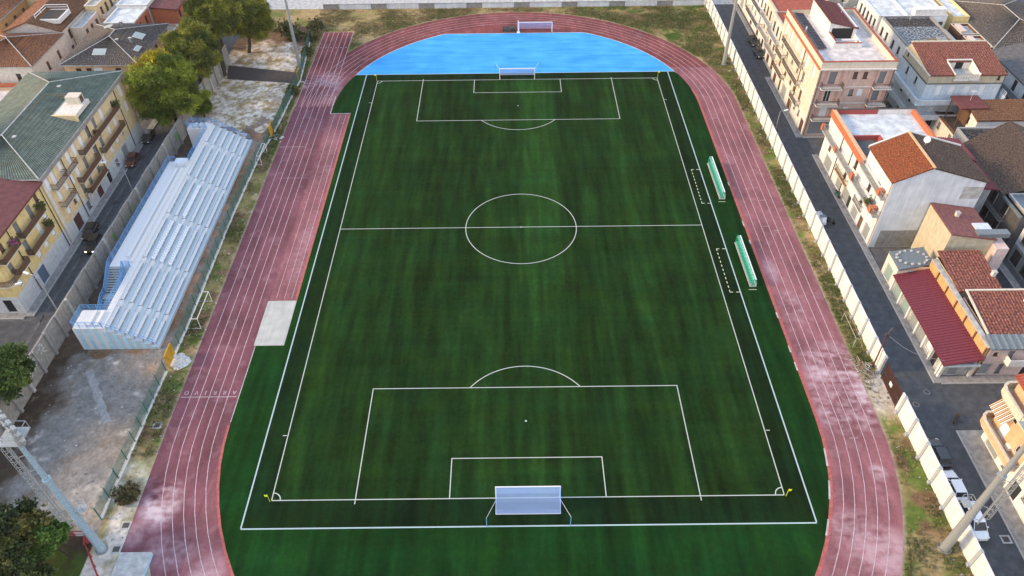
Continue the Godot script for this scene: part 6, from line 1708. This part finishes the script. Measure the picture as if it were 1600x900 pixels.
func buildings_left():
	# L1: yellow block with maroon roof
	var r := R(-87, 3.2, -73, 18.9)
	var ops := {"E": [["b", 5.5, 11.1, .9, 1.2], ["h", 8.0, 10.3, 1.1, 2.4], ["h", 12.0, 10.3, 1.1, 2.4], ["s", 5.5, 8.0, .9, 1.4], ["s", 7.9, 7.1, 1.1, 2.3], ["h", 12.1, 7.1, 1.1, 2.3], ["s", 5.6, 4.7, .9, 1.3], ["s", 8.2, 4.6, 1.0, 1.4], ["s", 10.6, 4.6, 1.0, 1.4], ["u", 12.0, 1.6, 2.0, 2.6], ["s", 16.9, 4.5, .8, 1.2], ["h", 16.9, 7.4, 1.0, 2.2], ["b", 16.5, 10.6, .9, 1.3]], "S": [["x", -74.9, 1.5, 1.3, 2.4], ["k", -76, 4.4, 1.1, 1.4], ["h", -75.5, 7.4, 1.0, 2.2], ["b", -78, 10.6, 1.0, 1.5], ["b", -81, 7.4, 1.0, 2.0], ["x", -80, 1.3, 1.4, 2.3]]}
	var b := house("yellow_block", "yellow block with maroon roof, brown balconies and a curved corner balcony", "apartment building", "", r, 12.2, [[3.3, "socle"], [12.2, "yellow"]], ops)
	shed_roof(b, [Vector3(-72.6, 12.3, 19.3), Vector3(-72.6, 12.3, 3.0), Vector3(-80, 13.4, 3.0), Vector3(-80, 13.4, 19.3)], "maroon_flat", "flat", .3); shed_roof(b, [Vector3(-87.4, 12.3, 3.0), Vector3(-87.4, 12.3, 19.3), Vector3(-80, 13.4, 19.3), Vector3(-80, 13.4, 3.0)], "maroon_flat", "flat", .3)
	for q in [[9.3, 9.15, 6.9], [9.4, 6.05, 6.9]]: balcony(b, "E", r, q[0], q[1], q[2], 1.0, "cream", "wood_brown")
	balcony(b, "E", r, 15.6, 6.0, 3.0, 1.0, "cream", "wood_brown"); balcony(b, "E", r, 16.2, 9.15, 4.6, 1.0, "cream", "wood_brown")
	var cb := MB.new(b.position); var pl := PackedVector2Array([Vector2(-73, 17.2)]); var pr := []
	for i in 9:
		var a := lerpf(0, PI / 2, i / 8.0); pl.append(Vector2(-73 + 1.1 * cos(a), 18.9 + 1.1 * sin(a) - .2)); pr.append(Vector3(-73 + 1.05 * cos(a), 6.0, 18.7 + 1.05 * sin(a)))
	pl.append(Vector2(-76.5, 19.8)); pl.append(Vector2(-76.5, 18.91)); pl.append(Vector2(-72.99, 18.91)); pr.append(Vector3(-76.5, 6.0, 19.75)); pr.push_front(Vector3(-71.95, 6.0, 17.2))
	cb.prism(pl, 5.8, 6.0); part("curved_balcony", cb, M.cream, b); rail_run(b, "curved_railing", pr, 1.0, "wood_brown", 7, .2)
	for z in [3.9, 14.1]: pipe(b, "E", r, z, .3, 12.1)
	trim(b, "E", r, 12.05, .24, .25, "concrete"); trim(b, "S", r, 12.05, .24, .25, "concrete")
	# L2: long yellow block with green roof
	r = R(-89.5, -30.4, -73, 3.0)
	ops = {"E": row("s", [1.6, -.3, -3.0, -5.9, -8.2], 10.7, 1.1, 2.2) + row("h", [-13.5, -16.3], 10.7, 1.0, 2.0) + row("s", [-10.8, -19.5, -28.0], 10.6, 1.1, 2.2) + [["b", -23.7, 10.4, .7, .9]] + row("s", [.2, -2.3, -4.4], 7.8, 1.0, 2.1) + row("h", [-9.5, -13.4, -16.2], 7.3, 1.1, 2.2) + row("s", [-6.5, -19.9, -22.6, -28], 7.4, 1.0, 2.0) + row("s", [-.1, -3.6, -14.8, -18.2, -21.0], 4.7, 1.0, 1.6) + row("h", [-6.0, -8.6, -12.0], 4.6, 1.1, 2.0) + [["b", -2.4, 4.7, .7, .9], ["w", -23.5, 4.3, .7, 1.0], ["n", -1.0, 1.5, 2.2, 2.6], ["n", -9.8, 1.5, 1.8, 2.6], ["h", -5.2, 1.7, 1.1, 1.4], ["x", -14.0, 1.4, 1.3, 2.4], ["h", -18.0, 1.7, 1.1, 1.3], ["g", -22.0, 1.5, 2.2, 2.5]], "N": row("s", [-85, -81, -77], 10, 1, 1.6), "S": []}
	b = house("yellow_block", "long cream yellow block with green tiled roof and several storeys of balconies", "apartment building", "", r, 12.9, [[3.0, "socle"], [12.9, "yellow2"]], ops)
	hip_roof(b, r, 13.0, 2.4, "tile_green", .45, .6, .35)
	trim(b, "E", r, 12.4, .7, .3, "concrete", "gutter_board")
	for q in [[-.6, 9.45, 3.8], [-4.6, 9.45, 3.4], [-12.0, 9.2, 6.4], [-19.5, 9.2, 9.3], [-.5, 6.2, 3.8], [-9.0, 6.1, 7.2], [-19.2, 5.9, 9.2], [-9.5, 3.4, 6.6]]: balcony(b, "E", r, q[0], q[1], q[2], 1.0, "cream", "wood_brown" if q[0] < -7 else "rust")
	for z in [-3.8, -13.9, -25.7]: pipe(b, "E", r, z, .3, 12.0)
	box_part(b, "expansion_strip", "warm_white", -73.0, .2, 2.2, -72.93, 12.0, 2.9)
	# roof terrace cut into the green roof
	box_part(b, "terrace_floor", "warm_white", -80.5, 13.6, -18.4, -73.4, 14.3, -13.0); box_part(b, "terrace_wall", "yellow2", -80.6, 12.9, -13.1, -73.2, 14.35, -12.7); box_part(b, "stair_room", "cream", -76.2, 14.31, -18.2, -74.0, 15.6, -16.5); box_part(b, "stair_door", "shutter_brown", -73.998, 14.35, -17.9, -73.94, 15.4, -17.0)
	rail_run(b, "terrace_railing", [Vector3(-80.4, 14.3, -13.2), Vector3(-80.4, 14.3, -18.3), Vector3(-74.0, 14.3, -18.3)], 1.0, "wood", 3, 1.0)
	for q in [[-79.5, -21.5], [-83.5, -4.6], [-79.6, -5.4], [-81.6, -8.6]]: chimney(b, q[0], 14.4, q[1], "warm_white", .6)
	# L3: grey hipped house
	r = R(-91.2, -61.5, -76.4, -43.6)
	b = house("grey_roof_house", "orange house under a grey hipped roof with skylights behind the long yellow block", "house", "", r, 7.9, [[7.9, "peach"]], {"S": row("k", [-88.5, -86.4, -80.5], 6.4, 1.1, 1.5) + row("s", [-84.6], 6.2, 1.8, 2.2) + row("k", [-79, -83], 3.0, 1.2, 2), "E": row("k", [-58, -54, -50, -46], 6.2, 1.1, 1.8) + row("b", [-57, -50], 3.0, 1.2, 2.0)})
	hip_roof(b, r, 8.1, 2.3, "tile_grey", .5, .6, .5)
	for q in [[-84.6, 9.1, -46.6, 2.6, 1.8, 0.30, 0], [-86.5, 9.9, -57.0, 1.6, 1.2, 0, .25], [-79.0, 9.3, -53.6, 2.0, 2.2, 0, -.30], [-77.6, 8.9, -48.5, 1.0, 2.0, 0, -.30]]: skylight(b, Vector3(q[0], q[1], q[2]), q[3], q[4], Basis(Vector3.RIGHT, q[5]) * Basis(Vector3.BACK, q[6]))
	for q in [[-82.0, -50.0], [-79.5, -50.6], [-84.4, -58.5]]: chimney(b, q[0], 9.4, q[1], "concrete", .8)
	# L4: terracotta houses
	r = R(-112, -58, -97.6, -43.4); b = house("terracotta_house", "white walled house with broad worn terracotta hipped roof at the left edge", "house", "terracotta roofed houses at the top left", r, 7.8, [[7.8, "warm_white"]], {"S": row("k", [-110, -106, -101], 5.4, 1.0, 1.7) + row("b", [-108, -103, -100], 2.4, 1.1, 1.9), "E": row("b", [-54, -49], 5.2, 1.0, 1.7)}); hip_roof(b, r, 7.9, 2.6, "tile_rust", .45, .55)
	balcony(b, "S", r, -105, 3.8, 9.0, 1.2, "pale_concrete", "terracotta_wall", "solid")
	r = R(-110, -73.6, -98.2, -58.8); b = house("terracotta_house", "brown roofed house with a white roof terrace cut into it", "house", "terracotta roofed houses at the top left", r, 8.2, [[8.2, "warm_white"]], {"E": row("b", [-72, -69, -66, -62], 6.2, 1.1, 1.8) + row("b", [-71, -66, -61], 3.0, 1.1, 1.9)})
	shed_roof(b, [Vector3(-97.8, 8.3, -58.4), Vector3(-97.8, 8.3, -74), Vector3(-104.5, 10.4, -74), Vector3(-104.5, 10.4, -58.4)], "tile_brown"); shed_roof(b, [Vector3(-110.4, 8.3, -74), Vector3(-110.4, 8.3, -58.4), Vector3(-104.5, 10.4, -58.4), Vector3(-104.5, 10.4, -74)], "tile_rust")
	var gg := MB.new(b.position); gg.tri(Vector3(-110, 8.2, -58.8), Vector3(-98.2, 8.2, -58.8), Vector3(-104.5, 10.3, -58.8)); part("gable", gg, M.warm_white, b)
	box_part(b, "terrace", "white", -103.6, 9.0, -66.2, -98.6, 9.9, -60.6); box_part(b, "terrace_void", "path_dark", -103.2, 9.901, -65.8, -99.0, 9.93, -61.0)
	rail_run(b, "terrace_frame", [Vector3(-103.5, 9.9, -60.7), Vector3(-103.5, 9.9, -66.1), Vector3(-98.7, 9.9, -66.1)], 1.0, "white_metal", 2, 2.5, .12)
	# L5: terraced fronts facing the viewer's right
	for q in [["cream fronted house with brown shuttered loggia in the top left row", -70.5, -62.2, "cream", 7.0], ["pale yellow house with tall window bays in the top left row", -80.0, -70.8, "yellow2", 8.2], ["cream flat topped house by the top edge in the top left row", -92.0, -80.4, "warm_white", 8.6]]:
		r = R(-97.9, q[1], -95.2, q[2]); var c: float = (q[1] + q[2]) / 2
		b = house("row_house", q[0], "house", "row houses at the top left", r, q[4], [[q[4], q[3]]], {"E": row("b", [c - 2.6, c, c + 2.6], q[4] - 1.7, 1.2, 2.2) + row("s", [c - 2.6, c, c + 2.6], q[4] - 4.8, 1.2, 2.0)}); flat_roof(b, r, q[4], "pale_concrete", .35, q[3], "white"); balcony(b, "E", r, c, q[4] - 3.0, 7.2, 1.2, "white", "wall_white", "solid")
	# L6: white flat roofs
	r = R(-90.2, -70.6, -83.6, -62.2); b = house("flat_roof_house", "house with white flat roof behind the grey hipped roof", "house", "houses with white flat roofs", r, 8.0, [[8.0, "terracotta_wall"]], {"E": row("k", [-68.5, -65], 6.2, 1.0, 1.9) + row("k", [-68, -64.5], 3, 1.0, 1.9)}); flat_roof(b, r, 8.0, "roof_white", .3, "white", "white")
	r = R(-90.6, -80.0, -83.6, -70.9); b = house("flat_roof_house", "house with white flat roof at the top edge, beyond the other white roof", "house", "houses with white flat roofs", r, 8.3, [[8.3, "warm_white"]], {"E": row("k", [-78, -74], 6.2, 1.0, 1.9)}); flat_roof(b, r, 8.3, "roof_white", .3, "white", "white")
	# L7: orange house with maroon roof
	r = R(-83.4, -81.0, -77.6, -71.5); b = house("orange_house", "orange red house with maroon sheet roof left of the pines", "house", "", r, 7.4, [[7.4, "terracotta_wall"]], {"E": row("k", [-79, -76, -73], 5.6, 1.2, 2.0), "S": row("b", [-82.6], 3.2, .8, 1.8)}); shed_roof(b, [Vector3(-77.2, 7.4, -71.1), Vector3(-77.2, 7.4, -81.2), Vector3(-83.5, 8.0, -81.2), Vector3(-83.5, 8.0, -71.1)], "maroon_flat", "flat", .25); balcony(b, "E", r, -75, 4.0, 6, 1.2, "pale_pink", "wood")
	r = R(-83.4, -71.3, -78.0, -62.0); b = house("low_annex", "low annex with pale grey terrace in front of the orange red house", "outbuilding", "", r, 3.4, [[3.4, "terracotta_wall"]], {"E": row("k", [-69, -65], 2, 1, 1.5)}); flat_roof(b, r, 3.4, "pale_concrete", .5, "peach", "white")
	# L8, L9: edge of the picture
	r = R(-116, -92, -98.2, -74.4); b = house("tall_yellow_house", "tall pale yellow wall at the top left edge above the brown roofs", "apartment building", "", r, 14.0, [[14.0, "yellow2"]], {"S": [["k", -109.5, 10.5, .6, .7]], "E": row("s", [-89, -84, -79], 11, 1.1, 1.8)}); flat_roof(b, r, 14.0, "roof_white", .4, "yellow2")
	r = R(-128, -74, -112.6, -61.0); b = house("brown_house", "old pinkish brown house front in the extreme top left corner", "house", "", r, 9.4, [[9.4, "orange"]], {"E": row("b", [-72, -68, -64], 6.8, 1.1, 1.9), "S": row("b", [-117, -121], 6.8, 1.1, 1.8)}); hip_roof(b, r, 9.4, 1.8, "tile_rust")
	r = R(-130, -42, -92.5, -33); b = house("courtyard_wall_house", "low terracotta courtyard building behind the green roof at the left edge", "outbuilding", "", r, 3.4, [[3.4, "terracotta_wall"]], {"S": row("k", [-110, -104, -98], 2, 1.1, 1.6)}); flat_roof(b, r, 3.4, "roof_terrace", .5, "peach")
	r = R(-130, 32.5, -73, 62); b = house("town_block", "plain house beyond the left cross street, cut off by the left edge", "house", "", r, 7.0, [[7.0, "warm_white"]], {"E": row("b", [36, 42, 48, 54], 5.2, 1.1, 1.8), "N": row("b", [-78, -84], 5.2, 1.1, 1.8)}); flat_roof(b, r, 7.0, "roof_terrace", .5, "warm_white")
	# plants on the balconies
	rng.seed = 90
	var lf := blade_mesh(14, .26, .06, 1.0, 7)
	for q in [["leafy pot plant on the top balcony of the yellow block by the drainpipe", -72.4, 9.15, 6.2], ["leafy pot plant on the lower balcony of the yellow block by the drainpipe", -72.4, 6.05, 6.5], ["pink flowering pot on the corner end of the yellow block's upper balcony", -72.4, 9.15, 14.6], ["brownish pot plant on the highest balcony at the far end of the long block", -72.4, 9.2, -24.0], ["tall trailing plant on the street front of the gabled house", 54.3, 6.0, 3.1]]:
		var t := thing("potted_plant", q[0], "potted plant", Vector3(q[1], q[2], q[3]))
		var pm := MB.new(); pm.tube(Vector3.ZERO, Vector3(0, .35, 0), .16, .22, 8); part("pot", pm, M.terracotta_wall, t)
		var xf := []; var cols := []
		for i in 60:
			xf.append(Transform3D(rand_basis(1.0), Vector3(rng.randfn() * .3, .6 + absf(rng.randfn()) * .4, rng.randfn() * .35)))
			var pk: bool = q[0].begins_with("pink") and i % 2 == 0
			cols.append(Color(.5, .12, .35) if pk else Color(.05, .09, .02).lerp(Color(.14, .13, .04), rng.randf()))
		scatter("leaves", lf, M.leaves, xf, cols, t)
	var ld := thing("laundry", "lilac and white laundry hung on the front of the long yellow block", "laundry", Vector3(-72.6, 3.1, -7.0))
	for i in 5:
		var m := MB.new(); m.obox(Vector3(.12 * (i % 2), -.1 - .1 * (i % 2), -1.3 + i * .62), Vector3(.05, 1.2, .56), Basis(Vector3.UP, .15 * (i % 3 - 1))); part("sheet", m, M.white if i % 2 else M.pale_pink, ld)
	var lm := MB.new(); lm.bar(Vector3(0, .52, -1.8), Vector3(0, .52, 1.8), .03); part("line", lm, M.iron, ld)

func bike(label: String, at: Vector3, yaw: float, paint := "iron"):
	var t := thing("motor_scooter", label, "scooter", at, "")
	t.rotation.y = yaw
	for z in [-.6, .6]:
		var w := MB.new(); w.tube(Vector3(-.06, .26, z), Vector3(.06, .26, z), .26, .26, 14); part("wheel", w, M.tyre, t)
	var b := MB.new(); b.obox(Vector3(0, .3, 0), Vector3(.3, .1, .7)); b.obox(Vector3(0, .55, -.45), Vector3(.3, .42, .6)); b.bar(Vector3(0, .3, .5), Vector3(0, 1.0, .42), .14); b.obox(Vector3(0, .62, .42), Vector3(.4, .5, .06), Basis(Vector3.RIGHT, -.2)); part("body", b, M[paint], t)
	b = MB.new(); b.obox(Vector3(0, .8, -.4), Vector3(.28, .1, .7)); part("saddle", b, M.tyre, t)
	b = MB.new(); b.bar(Vector3(-.33, 1.02, .36), Vector3(.33, 1.02, .36), .05); part("handlebar", b, M.iron, t)

func vehicles():
	var lit: Node3D = car("parked_car", "black car on the left street, beside the wall, headlights towards the viewer", Vector3(-68.9, 0, 4.0), .05, "car_black", "suv", "cars on the left street")
	for hl in lit.get_children():   # its headlights are on
		if hl.name.begins_with("headlight"): (hl as MeshInstance3D).material_override = M.lamp_lit
	for s in [-1, 1]:
		var sp := SpotLight3D.new(); sp.position = Vector3(s * .58, .74, 2.1); sp.rotation.y = PI; sp.rotation.x = 0.12; sp.light_color = Color(1, .93, .8); sp.light_energy = 1.5; sp.spot_range = 60.0; sp.spot_attenuation = 2.0; sp.spot_angle = 35.0; sp.light_size = .1; sp.shadow_enabled = true; sp.name = "beam"; lit.add_child(sp, true)
	var cbl := thing("overhead_cable", "thin cable from the rusty pole across the street to the maroon shed", "cable", Vector3(47.3, 0, 30.6))
	var cbm := MB.new(cbl.position)
	for i in 10:
		var ca := Vector3(47.3, 6.0, 30.6).lerp(Vector3(55.1, 3.0, 32.6), i / 10.0); var cc := Vector3(47.3, 6.0, 30.6).lerp(Vector3(55.1, 3.0, 32.6), (i + 1) / 10.0)
		ca.y -= 1.0 * sin(PI * i / 10.0); cc.y -= 1.0 * sin(PI * (i + 1) / 10.0)
		cbm.tube(ca, cc, .025, .025, 5, false)
	part("wire", cbm, M.galvanised, cbl)
	car("parked_car", "black car close to the yellow block's pavement, just behind the other black car", Vector3(-70.95, 0.0, .5), .05, "car_black", "hatch", "cars on the left street")
	car("parked_car", "dark red car on the left street below the street lamp arm", Vector3(-71.5, 0, -20.3), .05, "car_red", "hatch", "cars on the left street")
	car("parked_car", "black car at the far end of the long yellow block under the big pine", Vector3(-71.3, 0, -28.2), .05, "car_black", "hatch", "cars on the left street")
	car("parked_car", "dark navy car parked behind the right wall near the corner", Vector3(49.9, 0, 45.2), PI, "car_navy", "hatch", "cars on the right street")
	car("parked_van", "white van with black rear window behind the right wall, nearer one", Vector3(49.95, 0, 54.3), 0.03, "car_white", "van", "white vans behind the right wall")
	car("parked_car", "white car mostly hidden by the ladder mast, just beyond the white van", Vector3(49.8, 0, 49.7), PI, "car_white", "hatch", "white vans behind the right wall")
	car("parked_car", "pale blue grey car parked before the cream houses of the right street", Vector3(55.0 - .9, 0.0, -60.2), .04, "car_navy", "hatch", "cars on the right street")
	car("parked_car", "dark car on the far pavement side of the right street beyond the pale lamp", Vector3(54.3, 0.0, -66.0), .02, "car_black", "hatch", "cars on the right street")
	car("parked_car", "black car in the yard between the pink block and the white houses", Vector3(73.4, 0, -45.5), .3, "car_black", "hatch", "")
	# three wheeled delivery van by the wall
	var t := thing("three_wheeler", "small three wheeled pickup stopped by the right wall", "three wheeler", Vector3(49.5, 0, -.6))
	t.rotation.y = .15
	var b := MB.new(); b.box(-.62, .35, -1.3, .62, .8, .25); b.box(-.58, .8, -1.28, -.54, 1.15, .22); b.box(.54, .8, -1.28, .58, 1.15, .22); b.box(-.54, .8, -1.28, .54, 1.15, -1.24); part("load_bed", b, M.car_white, t)
	b = MB.new(); loft(b, [ring(.60, .3, .35, 1.0, 1.55, .48), ring(.62, .7, .35, 1.0, 1.62, .5), ring(.56, 1.1, .35, .95, 1.5, .42), ring(.40, 1.5, .4, .8, .95, .25)]); part("cab", b, M.car_white, t)
	b = MB.new(); b.obox(Vector3(0, 1.24, 1.22), Vector3(.8, .5, .04), Basis(Vector3.RIGHT, -.62)); part("windscreen", b, M.glass, t)
	b = MB.new(); b.box(-.5, 1.62, .25, .5, 1.66, .95); part("cab_roof", b, M.grey_metal, t)
	for q in [[-.6, -.8], [.6, -.8], [0, 1.2]]:
		b = MB.new(); b.tube(Vector3(q[0] - .07, .24, q[1]), Vector3(q[0] + .07, .24, q[1]), .24, .24, 12); part("wheel", b, M.tyre, t)
	bike("dark scooter standing in the street beside the three wheeled pickup", Vector3(51.2, 0, -.2), .9)
	bike("dark scooter near the orange house at the street junction", Vector3(54.4, 0, 40.0), 2.4)
	bike("dark scooter parked at the foot of the white house with red parapets", Vector3(54.6, .13, -7.4), .1, "green_metal")
	for q in [["dark drain patch in the junction asphalt by the maroon shed", 52.7, 35.4], ["dark tar patch in the middle of the junction", 50.5, 37.4]]:
		var d := thing("manhole_cover", q[0], "manhole cover", Vector3(q[1], 0, q[2])); var m := MB.new(); m.tube(Vector3.ZERO, Vector3(0, .02, 0), .42, .42, 14); part("rim", m, M.concrete, d)
		m = MB.new(); m.tube(Vector3(0, .021, 0), Vector3(0, .035, 0), .34, .34, 14); part("lid", m, M.iron, d)
